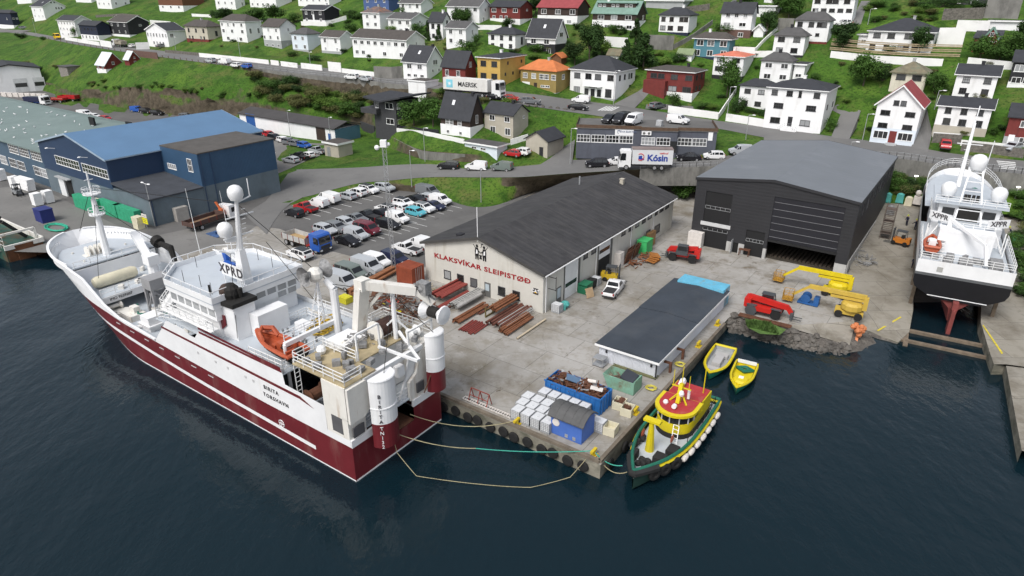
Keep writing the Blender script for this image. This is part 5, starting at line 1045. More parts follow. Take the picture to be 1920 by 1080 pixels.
def dropside(o, x0, x1, mat, floor, h=.75, z=1.15, w=2.45):
 m = MB();m .b2(x0, x1, -w/2, w/2, z-.15, z);b = m .build('load_bed', floor, o)
 m = MB()
 for s_ in(-1, 1):m .b2(x0, x1, s_*w/2-.03, s_*w/2+.03, z-.1, z+h)
 m .b2(x0-.03, x0+.03, -w/2, w/2, z-.1, z+h);m .b2(x1-.04, x1+.03, -w/2, w/2, z-.1, z+h+.25);m .build('side_boards', mat, o)
 n = 4;m = MB()
 for i in range(n+1):
  x = x0+(x1-x0)*i/n
  for s_ in(-1, 1):m .b2(x-.05, x+.05, s_*(w/2+.05)-.03, s_*(w/2+.05)+.03, z-.15, z+h+.08)
 m .build('stake', M('rust_red_steel', (.17, .035, .025), .7, .3, 2), o)
o = thing('dropside_lorry', 'blue cabbed dropside lorry with a red loading crane behind the cab', 'truck', P(577, 464, .03), YAW)
dropside(o, -4.4, 1.2, M('grey_boards', (.42, .42, .41), .7, .2, 1), M('dusty_plywood', (.38, .26, .13), .8, .2, 1));cab(o, 4.4, 'blue', 3.1, 2.2);wheelset(o, (-3.6, -2.2, 1.9, 3.4), 2.45, .52)
m = MB();m .b2(-4.3, 4., -.55, .55, .6, 1.);m .build('chassis', MATS['rust_red_steel'], o)
rc = M('crane_red', (.32, .03, .02), .6, .15)
m = MB();m .b2(1.35, 2.1, -.45, .45, 1., 2.3);m .beam((1.7, 0, 2.2), (1.7, .2, 3.), .3);m .beam((1.7, .2, 2.9), (1.6, -1.2, 2.3), .22);m .b2(1.3, 2., -1.2, 1.2, .8, 1.1);m .build('crane', rc, o)
o = thing('flatbed_lorry', 'brown dropside lorry with white cab and orange crane beside the blue factory', 'truck', P(398, 421, .03), YAW+math .pi/2+.12)
dropside(o, -4.6, 1.8, M('brown_steel_boards', (.085, .05, .042), .8, .25, 1), M('brown_planks', (.20, .125, .075), .9, .25, 1.5), .6);cab(o, 4.6, 'white', 2.7, 1.7);wheelset(o, (-2.8, 3.7), 2.4, .5)
m = MB();m .b2(-4.5, 4.2, -.5, .5, .6, 1.);m .build('chassis', bump_m, o)
m = MB();m .b2(2., 2.6, -.4, .4, 1., 2.2);m .beam((2.3, .2, 2.1), (2.1, .9, 3.4), .3);m .beam((2.1, .9, 3.4), (2.5, .3, 2.), .25);m .build('crane', M('orange_crane', (.55, .13, .04), .6), o)
o = thing('tipper_lorry', 'grey tipper truck with a loaded body on the upper street', 'truck', G(226, 88)+Vector((0, 0, .05)), math .radians(ryaw(LF, 226)))
m = MB();m .ext([(-4., -1.2, 1.1), (2., -1.2, 1.1), (2.2, -1.2, 2.6), (-4.2, -1.2, 2.4)], (0, 2.4, 0));m .build('tipper_body', M('dusty_grey_steel', (.30, .27, .21), .8, .25), o)
m = MB();m .lathe([(1.6, 2.4), (1., 2.8), (0, 3.)], (-1., 0, 0), 10);m .build('load', M('earth', (.12, .10, .08), .9, .4), o)
m = MB();m .b2(-4., 4., -.5, .5, .6, 1.05);m .build('chassis', bump_m, o);cab(o, 4.4, 'white', 2.9, 2.);wheelset(o, (-3., -1.6, 2., 3.4), 2.4, .5)
o = thing('tipper_lorry', 'blue bodied tipper truck with a white cab beside the red trailers', 'truck', P(72, 196, .03), -.25)
m = MB();m .ext([(-4.6, -1.2, 1.1), (1.6, -1.2, 1.1), (1.8, -1.2, 2.8), (-4.9, -1.2, 2.6)], (0, 2.4, 0));m .build('tipper_body', PC['navy'], o);m = MB();m .b2(-4., 4., -.5, .5, .6, 1.05);m .build('chassis', PC['blue'], o);cab(o, 4.4, 'white', 3.1, 2.2);wheelset(o, (-3., -1.6, 3.2), 2.4, .5)
for px, py, lab in((108, 192, 'red flat trailer with a timber deck behind the tipper truck'), (131, 190, 'red boarded trailer at the foot of the cliff')):
 o = thing('trailer', lab, 'trailer', P(px, py, .03), -.2);dropside(o, -3.6, 3.6, PC['red'], M('deck_planks', (.30, .22, .15), .9, .2), .9 if px>120 else .3);wheelset(o, (-2.4, -1.1, 2.4), 2.4, .48)
def drape(name, pts, mat, dz=.05):
 g = [G(*p) for p in pts];m = MB();m .poly([w+Vector((0, 0, dz)) for w in g]);return struct(m .build(name, mat))
drape('warehouse_yard', [(470, 262), (488, 250), (520, 258), (560, 268), (622, 270), (632, 268), (606, 284), (600, 292), (572, 303), (545, 316), (512, 330), (480, 310)], MATS['worn_asphalt'], .07)
def band(name, a, b, mat, dz=.07):g, h_ = [G(*p)+Vector((0, 0, dz)) for p in a], [G(*p)+Vector((0, 0, dz)) for p in b];return strip(name, g, h_, mat)
band('lower_road_bend', [(566, 371.5), (545, 382), (528, 396), (512, 418), (500, 440)], [(566, 317), (540, 326), (526, 345), (498, 378), (458, 402)], road_m)
drape('drive', [(1072, 312), (1042, 312), (1008, 312), (1030, 298), (1057, 276), (1078, 262)], road_m)
drape('drive', [(1210, 204), (1258, 206), (1300, 212), (1300, 200), (1250, 196), (1212, 196)], road_m)
drape('lane', [(1150, 196), (1190, 203), (1208, 185), (1230, 160), (1218, 156), (1196, 172)], road_m)
drape('drive', [(1558, 258), (1592, 262), (1606, 240), (1614, 208), (1570, 196), (1556, 205), (1576, 215)], road_m)
drape('drive', [(1708, 277), (1740, 283), (1748, 250), (1738, 205), (1726, 200), (1722, 240)], road_m)
drape('lane', [(1596, 47), (1614, 46), (1622, 20), (1632, 2), (1615, 2), (1606, 20)], road_m)
drape('street_fork', [(0, 55), (60, 57), (40, 60), (0, 61)], road_m)
def marks(name, quads, mat=line_m, dz=.1):
 m = MB()
 for q in quads:m .poly([G(*p)+Vector((0, 0, dz)) for p in q])
 return struct(m .build(name, mat))
marks('zebra_crossing', [[(1137+i*5.5, 199.8+i*.35), (1140+i*5.5, 200.1+i*.35), (1124+i*5.6, 208+i*.25), (1120+i*5.6, 207.6+i*.25)] for i in range(5)])
marks('zebra_crossing', [[(1868+i*1.6, 302+i*3.4), (1903+i*.6, 305+i*3.4), (1904+i*.6, 307+i*3.4), (1869+i*1.6, 304+i*3.4)] for i in range(5)])
marks('lane_marks', [[(1527+i*9, 281+i*1.2), (1532+i*9, 281.6+i*1.2), (1532+i*9, 283+i*1.2), (1527+i*9, 282.4+i*1.2)] for i in range(6)])
pk = []
def bay(x, y, n, dx, dy):
 for i in range(n):
  w = P(x+dx*i, y+dy*i, .035);m_ = [w, w+GF*-5, w+GF*-5+GR*.12, w+GR*.12];pk .append(m_)
bay(547, 402, 9, 19.5, -5.6);bay(742, 408, 6, 17, -5.2);bay(664, 441, 7, 16, -4.4)
m = MB()
for q in pk:m .poly(q)
struct(m .build('parking_lines', line_m))
marks('kerb_line', [[(1690, 596), (1646, 622), (1644, 620), (1688, 594)]], yellow_line_m, .06)
m = MB();m .poly([P(1842, 610, .04), P(1844, 609, .04), P(1881, 662, -.16), P(1878, 664, -.16)]);struct(m .build('quay_line', yellow_line_m))
def gwall(name, label, pts, h, mat=None, th=.22, cat='wall', group=None, sink=.8):
 w = [G(*p) for p in pts];m = MB()
 for a, b in zip(w, w[1:]):
  d = (b-a);d .z = 0
  if d .length<.05:continue
  n = Vector((-d .y, d .x, 0)).normalized()*th
  e = a .copy();f = b .copy()
  m .add([e-Vector((0, 0, sink)), f-Vector((0, 0, sink)), f+n-Vector((0, 0, sink)), e+n-Vector((0, 0, sink)), e+Vector((0, 0, h)), f+Vector((0, 0, h)), f+n+Vector((0, 0, h)), e+n+Vector((0, 0, h))], [(0, 1, 5, 4), (1, 2, 6, 5), (2, 3, 7, 6), (3, 0, 4, 7), (4, 5, 6, 7)])
 o = m .build(name, mat or white_wall_m);return setlab(o, label, cat, group)
for lab, pts, h in[('white garden wall below the pale white house behind the minibus', [(122, 75), (146, 79)], 1.5), ('white garden wall below the navy low house', [(147, 79.5), (174, 84), (187, 86)], 1.5), ('white wall in front of the black gabled house', [(189, 86.5), (210, 90)], 2.4), ('white garage wall between black house and glazed white house', [(256, 93), (281, 92)], 2.6), ('long white wall along the lawn below the tall three storey house', [(374, 107), (440, 114), (504, 121)], 1.4), ('short white wall beside the concrete steps', [(508, 121.5), (523, 123.5)], 1.5), ('white wall under the terraced garden of the pale blue house', [(527, 124), (558, 128)], 1.5), ('white wall under the hedge right of the pale blue house', [(565, 128.5), (604, 133)], 1.7), ('white wall under the garage terrace of the long terrace house', [(616, 133.5), (640, 136)], 2.8), ('white wall along the grass below the long terrace house', [(641, 136.5), (702, 144)], 1.3), ('white garden wall below the oxide red house', [(1252, 211), (1300, 218), (1346, 224)], 1.6), ('white wall climbing the stairs beside the oxide red house', [(1346, 224), (1362, 200), (1380, 174)], 1.1), ('white wall along the street left of the tall white three storey house', [(1360, 227), (1400, 233), (1440, 240)], 1.7), ('white wall behind the round trees under the verdigris roofed house', [(1132, 87), (1176, 90)], 2.6), ('white wall under the terraced timber fence', [(1556, 108), (1640, 117), (1766, 124)], 1.5), ('white wall below the red gable roofed house garden', [(1812, 122), (1896, 131)], 1.6), ('pale blue white wall right of the long white house', [(1754, 87), (1804, 87)], 4.), ('white sloping wall leading to the white double garage', [(1791, 58), (1852, 60)], 2.4), ('white wall between teal house and tall slate roofed house', [(1374, 101), (1414, 103)], 1.8), ('white sloping wall beside the tall house with brick basement', [(1410, 104), (1430, 82), (1460, 55)], .9), ('white wall below the grey roofed white house', [(1409, 108), (1450, 108)], 1.6), ('white base wall in front of the black boarded house', [(565, 48), (612, 49), (650, 37)], 1.5), ('white wall behind the glazed white house', [(282, 44), (320, 47)], 1.5), ('white wall behind the dark red house', [(880, 57), (940, 58)], 1.6), ('white boundary wall under the brown black house', [(744, 248), (800, 255), (870, 270)], 1.), ('white wall beside the tan rendered house', [(958, 272), (990, 262)], 1.2), ('white wall below the red brown top house', [(360, 31), (396, 33)], 1.2), ('white picket topped wall above the garage recess', [(1748, 257), (1798, 261)], 1.), ('white picket topped wall along the raised lawn', [(1800, 273), (1840, 277), (1886, 281)], 1.1)]:
 gwall('garden_wall', lab, pts, h)
stone_m = M('rubble_stone', (.13, .12, .105), .9, .5, 2.2, bump=.8, bsc=4)
for lab, pts, h, mt in[('rubble stone wall below the raised lawn at the right edge', [(1800, 283), (1840, 287), (1918, 297)], 1.7, stone_m), ('rubble stone wall behind the red crossover', [(1746, 268), (1800, 272)], 1.9, stone_m), ('grey stone garden wall below the beige house', [(310, 99), (374, 105)], 1.1, stone_m), ('old concrete ruin wall beside the steep slate roofed white house', [(702, 146), (735, 148), (756, 146)], 3.2, wallgrey_m), ('grey concrete terrace wall below the white hipped house by the alley', [(1215, 92), (1262, 94)], 3.6, wallgrey_m), ('grey concrete wall along the steep alley', [(1264, 92), (1300, 72), (1336, 46)], 1.2, wallgrey_m), ('grey stone wall under the dark garage at the top right', [(1765, 38), (1842, 36)], 2.6, stone_m), ('grey concrete wall behind the white double garage', [(1843, 34), (1908, 36)], 4.2, wallgrey_m), ('grey wall left of the white house with balcony corner', [(1456, 57), (1486, 58)], 3., wallgrey_m), ('mossy stone terrace wall on the mowed slope', [(180, 33), (230, 30), (262, 33)], 1.2, stone_m), ('red topped stone wall beside the smaller red hut', [(238, 104), (268, 108), (296, 111)], 2.2, WALLC['brick']), ('boulder wall at the cliff path above the alley', [(1284, 24), (1330, 18)], 1.6, stone_m), ('charcoal board fence beside the modern house', [(676, 238), (702, 248)], 1.6, WALLC['greyd']), ('black garden fence under the trees of the modern house', [(745, 243), (800, 250), (822, 252)], 1., WALLC['black']), ('black fence along the hedge of the oxide red house', [(1252, 206), (1346, 218)], .9, WALLC['black'])]:
 gwall('stone_wall' if mt is stone_m else 'concrete_wall' if mt is wallgrey_m else 'garden_fence', lab, pts, h, mt, cat='fence' if 'fence' in lab else 'wall')
def linewall(label, k, k0, px0, px1, mat, up=.0, th=.35, rail=None, step=14, name='retaining_wall'):
 """wall between two terrain lines: foot on line k0, top on line k"""
 root = thing(name, label, 'wall', tline(k, (px0+px1)/2));o = root .location;m = MB();n = int((px1-px0)/step)+1;top = []
 for i in range(n):
  a, b = px0+(px1-px0)*i/n, px0+(px1-px0)*(i+1)/n
  p, q = tline(k, a), tline(k, b);f, g = tline(k0, a), tline(k0, b);u = Vector((0, 0, up));back = Vector((p .x, p .y, 0)).normalized()*th
  F_ = Vector((p .x, p .y, min(f .z, p .z)-.6))-back*.6;G_ = Vector((q .x, q .y, min(g .z, q .z)-.6))-back*.6;p1, q1 = p-back*.6+u, q-back*.6+u
  m .add([x-o for x in(F_, G_, q1, p1, p1+back, q1+back)], [(0, 1, 2, 3), (3, 2, 5, 4)]);top+=[p1+back*.3, q1+back*.3] if i==0 else[q1+back*.3]
 m .build('wall', mat, root)
 if rail:
  r = MB();r .rail([x-o for x in top], rail, 2, 2.2, .03);r .build('railing', steel_m, root)
linewall('long grey concrete retaining wall holding up the street', LF, LF0, 486, 768, wallgrey_m, .25, rail=1.)
linewall('grey concrete retaining wall under the right end of the street', LB, LA2, 1500, 1928, wallgrey_m, .15, rail=1.1)
linewall('low concrete wall with railing behind the boatyard hall', LB, LA2, 1200, 1345, wallgrey_m, .15, rail=1.)
linewall('weathered low concrete wall at the foot of the steep grass bank', LE, LD, 738, 872, wallgrey_m, -.1)
root = thing('timber_fence', 'terraced timber fence of horizontal boards above the white wall', 'fence', G(1660, 112));m = MB()
for dy, hh in((0, 1.), (-3.5, 1.8), (-7, 2.6)):
 w = [G(x, y+dy*.3)-root .location for x, y in((1553, 105), (1640, 113), (1700, 117), (1796, 120))]
 for a, b in zip(w, w[1:]):
  for z in(0, .35):m .beam(a+Vector((0, 0, 1.6+hh-1+z))+GR*(hh-1)*.9, b+Vector((0, 0, 1.6+hh-1+z))+GR*(hh-1)*.9, .08, .22)
m .build('boards', M('pale_timber', (.34, .27, .17), .85, .25, 1.5), root)
gp0 = None
for i in range(34):
 px = 92+i*11.2
 if 250<px<300:continue
 w = tline(LF, px);m = MB();m .b2(-.1, .1, -.1, .1, -.3, .75)
 o = link('guard_post', gp0 or m .mesh('guard_post', timber_m), None, w);gp0 = o .data
 setlab(o, 'short dark timber guard post along the outer edge of the street', 'guard post', 'guard posts along the street')
br = random .Random(5);
for i in range(9):
 m = MB();m .rock((0, 0, .1), .55, br);o = m .build('boulder', rock_m, loc=G(962+i*14, 195.5+i*1.45));setlab(o, 'grey boulder in the row edging the verge below the street', 'boulder', 'boulders edging the verge')
# ---- trees and bushes: clouds of small leaf faces on a forked trunk
bark_m = M('bark', (.075, .06, .045), .9, .3, 3)
def leafm(n, c, v=.45):return M(n, c, .75, v, .9, spec=.2, rnd=.18)
LEAF = {'d':leafm('leaf_dark', (.026, .058, .013)), 'm':leafm('leaf_mid', (.048, .105, .018)), 'l':leafm('leaf_light', (.095, .165, .028)), 'o':leafm('leaf_olive', (.105, .112, .038))}
def crown(rnd, kind, n):
 """unit crown: height 1, width 1, foot at 0"""
 m = MB();lobes = []
 if kind=='tree':lobes = [(rnd .uniform(-.26, .26), rnd .uniform(-.26, .26), rnd .uniform(.38, .85), rnd .uniform(.13, .23)) for _ in range(15)]
 elif kind=='bush':lobes = [(rnd .uniform(-.3, .3), rnd .uniform(-.3, .3), rnd .uniform(.2, .7), rnd .uniform(.14, .28)) for _ in range(11)]
 elif kind=='hedge':lobes = [(rnd .uniform(-.42, .42), rnd .uniform(-.35, .35), rnd .uniform(.2, .8), .2) for _ in range(16)]
 else:
  for k in range(26):z = rnd .uniform(.12, .97);a = rnd .uniform(0, 6.28);r = (1-z)*.40*rnd .uniform(.5, 1.);lobes .append((r*math .cos(a), r*math .sin(a), z, .05+.11*(1-z)))
 for i in range(n):
  x, y, z, r = rnd .choice(lobes);d = Vector((rnd .gauss(0, 1), rnd .gauss(0, 1), rnd .gauss(0, 1))).normalized()*(r*rnd .uniform(.45, 1.25))
  c = Vector((x, y, z))+d;s = rnd .uniform(.016, .036);a = Vector((rnd .gauss(0, 1), rnd .gauss(0, 1), rnd .gauss(0, .6))).normalized();b = a .cross(d .normalized()+Vector((0, 0, .2))).normalized() if d .length>.001 else Vector((0, 0, 1))
  m .add([c-a*s, c-b*s*.7, c+a*s, c+b*s*.7], [(0, 1, 2, 3)])
 return m, lobes
TP = {}
trn = random .Random(11)
for kind, col, n in(('tree', 'd', 4600), ('tree', 'm', 4200), ('tree', 'l', 3200), ('bush', 'd', 2600), ('bush', 'm', 2600), ('bush', 'l', 2300), ('bush', 'o', 2300), ('spruce', 'd', 4600), ('hedge', 'd', 3600)):
 v = []
 for q in range(2):
  m, lb = crown(trn, kind, n);t = MB()
  if kind in('tree', 'spruce'):
   t .tube([(0, 0, -.1), (.01, .005, .2), (-.01, .01, .45), (0, 0, .8 if kind=='spruce' else .62)], [.028, .022, .016, .006], 6)
   for l in lb[:7]:t .tube([(0, 0, .25+.1*trn .random()), (l[0]*.5, l[1]*.5, l[2]*.75), (l[0], l[1], l[2])], [.014, .009, .004], 5)
  else:
   for l in lb[:6]:t .tube([(0, 0, -.1), (l[0]*.6, l[1]*.6, l[2]*.5), (l[0], l[1], l[2])], [.016, .01, .004], 5)
  v .append((m .mesh('crown', LEAF[col]), t .mesh('trunk', bark_m)))
 TP[kind+col] = v
def tree(kind, px, py, h, w, label, group=None):
 o = thing({'tree':'broadleaf_tree', 'bush':'bush', 'spruce':'spruce_tree', 'hedge':'hedge'}[kind[:-1]], label, {'tree':'tree', 'bush':'bush', 'spruce':'tree', 'hedge':'hedge'}[kind[:-1]], G(px, py), trn .uniform(0, 6) if kind[:-1]!='hedge' else YAW, group)
 a, b = trn .choice(TP[kind])
 for n, me in(('crown', a), ('trunk' if kind[:-1] in('tree', 'spruce') else 'stems', b)):c = link(n, me, o);c .scale = (w, w if kind[:-1]!='hedge' else 1.6, h)
 return o
for k, px, py, h, w, lab in[('treed', 1105, 114, 9.5, 8.5, 'tall dense dark tree right of the black and white steep roofed house'), ('treed', 1077, 122, 5.8, 6.5, 'dark rounded pine beside the brown garden shed'), ('treel', 1128, 108, 4.6, 6., 'bright green young tree in front of the dense dark tree'), ('spruced', 1190, 100, 8.5, 7.5, 'dark spruce nearest the white garden wall under the verdigris roof'), ('spruced', 1206, 130, 9., 9., 'broad dark spruce standing lowest behind the large hipped house'), ('spruced', 1172, 128, 7, 7, 'dark spruce right of the mossy roofed shed'), ('bushl', 1245, 121, 2.6, 5.5, 'light green shrub above the flat grey roof of the red house'), ('bushd', 1272, 118, 3., 4., 'dark shrub left of the pale green shed'), ('treem', 1362, 183, 9.8, 6.2, 'slender tree growing before the salmon roofed house'), ('bushm', 1263, 203, 4., 4.2, 'round tall bush at the garage side of the oxide red house'), ('bushm', 1318, 204, 1.6, 3.5, 'small round bush in front of the oxide red house'), ('bushl', 1336, 206, 1.8, 3.5, 'light green bush at the right of the oxide red house garden'), ('bushd', 1384, 212, 4.6, 4.5, 'dark leafy bush at the top of the street stairs'), ('hedged', 1420, 216, 1.8, 6.5, 'dark hedge behind the white street wall'), ('treed', 1578, 98, 6.8, 8., 'dark broad tree left of the long white house'), ('treed', 1722, 102, 6., 6., 'layered pine growing before the long white house'), ('bushm', 1668, 102, 2.2, 3., 'small bush by the front of the long white house'), ('treem', 1618, 161, 7., 7.2, 'broad green tree standing alone on the steep lawn'), ('bushd', 1656, 152, 4.6, 5., 'dark bush left of the cream pyramid roofed house'), ('bushm', 1524, 152, 2.2, 3., 'small tree on the lawn beside the flat roofed side wing'), ('bushm', 1753, 174, 4.6, 5.8, 'large round bush right of the cream pyramid roofed house'), ('treem', 1836, 116, 6., 6.5, 'leafy tree at the left of the small red house'), ('treem', 1872, 120, 5., 7., 'spreading tree right in front of the small red house'), ('treem', 1902, 117, 6.5, 7., 'leafy tree right of the small red house'), ('treed', 1926, 105, 8., 8., 'dark tree cut by the right edge above the black house'), ('bushm', 1356, 66, 3.4, 6.5, 'wide bush before the house with the brick basement'), ('treed', 1437, 66, 6., 6., 'dark tree below the black and white garages'), ('treem', 1478, 36, 6., 8., 'leafy tree beside the balconied house at the top'), ('treem', 1462, 24, 6., 6., 'leafy tree at the very top above the garages'), ('treem', 1400, 14, 4., 6., 'leafy crown at the top edge above the slate roofed tall house'), ('bushm', 1557, 247, 3.2, 2.6, 'young tree in the planter beside the driveway'), ('bushm', 756, 27, 3.2, 4., 'green bush between the blue and the white top houses'), ('treem', 868, 50, 5.4, 8., 'round tree before the long white top house'), ('bushm', 784, 62, 3.6, 5., 'round bush behind the long terrace house'), ('spruced', 803, 76, 6., 4., 'small dark conifer left of the narrow white house'), ('spruced', 822, 76, 4.2, 3.4, 'tiny conifer before the narrow white house'), ('bushl', 735, 62, 3., 5., 'light bush before the rust roofed house'), ('bushm', 877, 97, 3.4, 6., 'green bush below the four windowed white house'), ('bushm', 893, 86, 3.6, 3., 'slender bush beside the four windowed white house'), ('treem', 518, 42, 7., 9., 'big round tree left of the black boarded house'), ('treem', 481, 43, 5.6, 9., 'round green tree in the row above the tall three storey house'), ('bushm', 555, 42, 4., 6., 'bush between the big round tree and the black boarded house'), ('treed', 424, 42, 5.6, 9., 'dark tree in the row behind the beige house'), ('bushd', 405, 32, 3.4, 6., 'dark bush at the end of the top hedge'), ('bushm', 145, 68, 5., 5.5, 'pale green tree before the pale white house'), ('bushd', 42, 72, 3.6, 6., 'dark bush on the lower side of the street at the far left'), ('bushm', 82, 75, 2., 3.4, 'low bush on the verge below the yellow minibus'), ('hedged', 590, 114, 1.8, 7.5, 'dark clipped hedge right of the pale blue house'), ('bushm', 548, 106, 2., 4., 'bush on the terrace of the pale blue house'), ('treem', 776, 236, 6., 8., 'leafy apple tree beside the charcoal modern house'), ('treem', 812, 238, 7., 7.5, 'leafy tree left of the brown black house'), ('bushl', 756, 235, 2., 4.4, 'bright hedge bush by the modern house'), ('bushm', 802, 206, 4., 6., 'bush behind the leafy tree under the transformer tower'), ('bushm', 1285, 372, 4.5, 5., 'green bush between the two yard halls'), ('bushm', 1298, 350, 3., 5., 'bush on the bank left of the black hall'), ('bushd', 645, 98, 1.5, 3., 'small dark bush on the long terrace house wall'), ('bushd', 952, 50, 3.4, 5., 'dark bush in front of the dark red house'), ('treed', 1004, 30, 6., 6., 'dark tree between the dark red and the faded red roofed house'), ('bushd', 1086, 55, 2.4, 4., 'purple dark shrub under the faded red roofed house'), ('bushm', 1150, 62, 2.6, 5., 'clipped bush in front of the verdigris roofed house'), ('bushd', 1170, 63, 2.4, 2.6, 'round clipped bush at the right of the verdigris roofed house'), ('hedged', 1760, 14, 2.2, 14, 'long hedge below the charcoal building'), ('bushd', 1838, 26, 4.4, 6., 'dark round bush at the end of the long hedge'), ('bushm', 1004, 98, 2.4, 5., 'bush left of the brown garden shed'), ('bushm', 655, 60, 3.4, 6., 'thick bush right of the black boarded house'), ('bushm', 690, 50, 3.6, 6., 'thick bush left of the rust roofed house'), ('bushl', 1000, 110, 2., 5., 'light low bush above the olive house')]:
 tree(k, px, py, h, w, lab)
def scatter(poly, n, kinds, hr, label, group, seed):
 r = random .Random(seed);xs = [p[0] for p in poly];ys = [p[1] for p in poly];k = 0
 while k<n:
  x, y = r .uniform(min(xs), max(xs)), r .uniform(min(ys), max(ys));ins = False
  for(x0, y0), (x1, y1) in zip(poly, poly[1:]+poly[:1]):
   if(y0>y)!=(y1>y) and x<(x1-x0)*(y-y0)/(y1-y0)+x0:ins = not ins
  if ins:h = r .uniform(*hr);tree(r .choice(kinds), x, y, h, h*r .uniform(1.3, 2.1), label, group);k+=1
scatter([(470, 142), (580, 165), (700, 192), (690, 225), (560, 205), (455, 180)], 60, ['bushm', 'busho', 'busho', 'bushl', 'busho', 'bushd'], (1.6, 3.8), 'tangled bush covering the bank below the street retaining wall', 'bushes on the bank under the street', 3)
scatter([(822, 172), (960, 200), (960, 215), (890, 205), (820, 205)], 22, ['busho', 'bushl', 'bushm'], (1.4, 2.4), 'overgrown shrub on the verge behind the brown black house', 'shrubs on the street verge', 4)
scatter([(1640, 330), (1735, 345), (1735, 372), (1655, 365)], 22, ['bushm', 'bushd', 'busho'], (1.2, 2.6), 'overgrown bush on the bank behind the pallets', 'bushes on the bank behind the slipway', 5)
scatter([(1885, 370), (1940, 380), (1960, 600), (1915, 560), (1890, 460)], 26, ['bushm', 'busho', 'bushd'], (1.4, 2.6), 'overgrown bush on the bank right of the slipway', 'bushes right of the slipway', 6)
scatter([(20, 118), (110, 128), (110, 140), (20, 130)], 20, ['busho', 'bushd', 'bushm'], (1.2, 2.2), 'rough bush above the white hall roof', 'bushes above the white hall', 7)
scatter([(150, 150), (330, 160), (430, 175), (425, 190), (300, 168), (150, 166)], 26, ['busho', 'bushl', 'bushm'], (.9, 1.8), 'low shrub along the top edge of the cliff', 'shrubs along the cliff edge', 8)
scatter([(1620, 5), (1755, 12), (1750, 40), (1625, 45)], 24, ['bushm', 'busho', 'bushl'], (1., 2.2), 'wild bush on the rough slope right of the lane', 'bushes on the rough slope', 9)
scatter([(640, 30), (690, 20), (690, 45), (640, 58)], 12, ['bushm', 'bushd'], (1.5, 2.6), 'dense bush on the slope right of the black boarded house', 'bushes beside the black boarded house', 10)
scatter([(1120, 100), (1235, 105), (1265, 122), (1215, 138), (1170, 135)], 16, ['bushm', 'bushd', 'bushl'], (1., 2.2), 'wild shrub between the spruces', 'shrubs between the spruces', 12)
for pl, n, sd in(([(345, 85), (560, 105), (800, 130), (900, 60), (640, 40), (420, 40)], 46, 21), ([(900, 100), (1250, 190), (1420, 190), (1420, 90), (1100, 60)], 40, 22), ([(1430, 190), (1620, 250), (1900, 260), (1900, 120), (1600, 110)], 34, 23)):
 scatter(pl, n, ['bushm', 'bushl', 'bushd', 'busho'], (.6, 1.7), 'small shrub in one of the hillside gardens', 'shrubs in the hillside gardens', sd)
# ---- street lamps
def lamp(px, py, ty, label, double=False):
 w = G(px, py);v = (540-ty)/FPX;de = w .y*CP-(w .z-CH)*SP;h = (v*de-(w .y*SP+(w .z-CH)*CP))/(CP+v*SP);h = min(max(h, 3), 12)
 o = thing('street_lamp', label, 'street lamp', w, YAW);m = MB();m .cyl((0, 0, -.3), (0, 0, h), .09, .055, 7);m .build('pole', steel_m, o)
 for s_ in((-1, 1) if double else(1, )):
  m = MB();m .beam((0, 0, h), (s_*.9, 0, h+.12), .05);m .sph((s_*1.0, 0, h+.1), .26, 8, (1.5, .8, .45));m .build('lamp_head', trim_m, o)
for a in[(1069, 308, 241, 'street lamp beside the steep lane by the slate workshop'), (902, 379, 317, 'street lamp on the grass bank behind the boatyard hall'), (772, 348, 282, 'street lamp at the top of the car park bank'), (797, 303, 240, 'street lamp at the foot of the steep grass bank'), (545, 258, 207, 'street lamp before the left part of the storage hall'), (621, 270, 220, 'street lamp before the right end of the storage hall'), (519, 358, 286, 'street lamp at the corner of the blue factory'), (1150, 196, 133, 'street lamp before the large white hipped house'), (1617, 263, 214, 'street lamp on the lawn left of the red gable house'), (1752, 205, 170, 'street lamp between the two right hand white houses'), (1362, 226, 163, 'street lamp on the stairs right of the oxide red house'), (1398, 262, 216, 'street lamp on the grass wedge by the road junction'), (330, 95, 70, 'street lamp below the glazed white house'), (452, 113, 70, 'street lamp before the tall three storey house'), (583, 129, 98, 'street lamp before the clipped hedge'), (68, 64, 35, 'street lamp at the road fork on the far left'), (1627, 46, 17, 'street lamp at the winding lane'), (1590, 300, 266, 'street lamp on the retaining wall beside the black hall')]:
 lamp(*a)
lamp(291, 425, 345, 'twin headed lamp post at the corner of the blue lean to', True)
for px, py, ty, lab in((1713, 350, 337, 'low lit yard lamp on the bank left of the white ship'), (1903, 372, 358, 'low lit yard lamp on the bank right of the white ship')):
 w = G(px, py);o = thing('yard_lamp', lab, 'lamp', w);m = MB();m .cyl((0, 0, -.3), (0, 0, 1.9), .06, n=6);m .build('pole', steel_m, o)
 e = bpy .data .materials .new('lit_lamp');nt, N, L, b = _nodes(e);b .inputs['Emission Color'].default_value = (1, .95, .8, 1);b .inputs['Emission Strength'].default_value = 6
 m = MB();m .box((0, 0, 1.95), (.5, .3, .14));m .build('lamp_head', e, o)
mb_ = P(738, 512);o = thing('lattice_mast', 'tall thin lattice mast with cameras beside the car park', 'mast', mb_);hm = 18.
m = MB();c3 = [(.32, 0), (-.16, .28), (-.16, -.28)]
for x, y in c3:m .beam((x, y, 0), (x, y, hm), .05)
for i in range(24):
 z0, z1 = hm*i/24, hm*(i+1)/24
 for a, b in zip(c3, c3[1:]+c3[:1]):m .beam((*a, z0), (*b, z1), .03)
m .build('lattice', steel_m, o)
m = MB();m .b2(-.4, .4, -.35, .35, hm, hm+.9);m .sph((-.9, 0, hm-.1), .35, 8);m .sph((.6, .2, hm+.3), .25, 8);m .beam((-.9, 0, hm), (.6, 0, hm), .06);m .build('camera_box', wh_m, o)
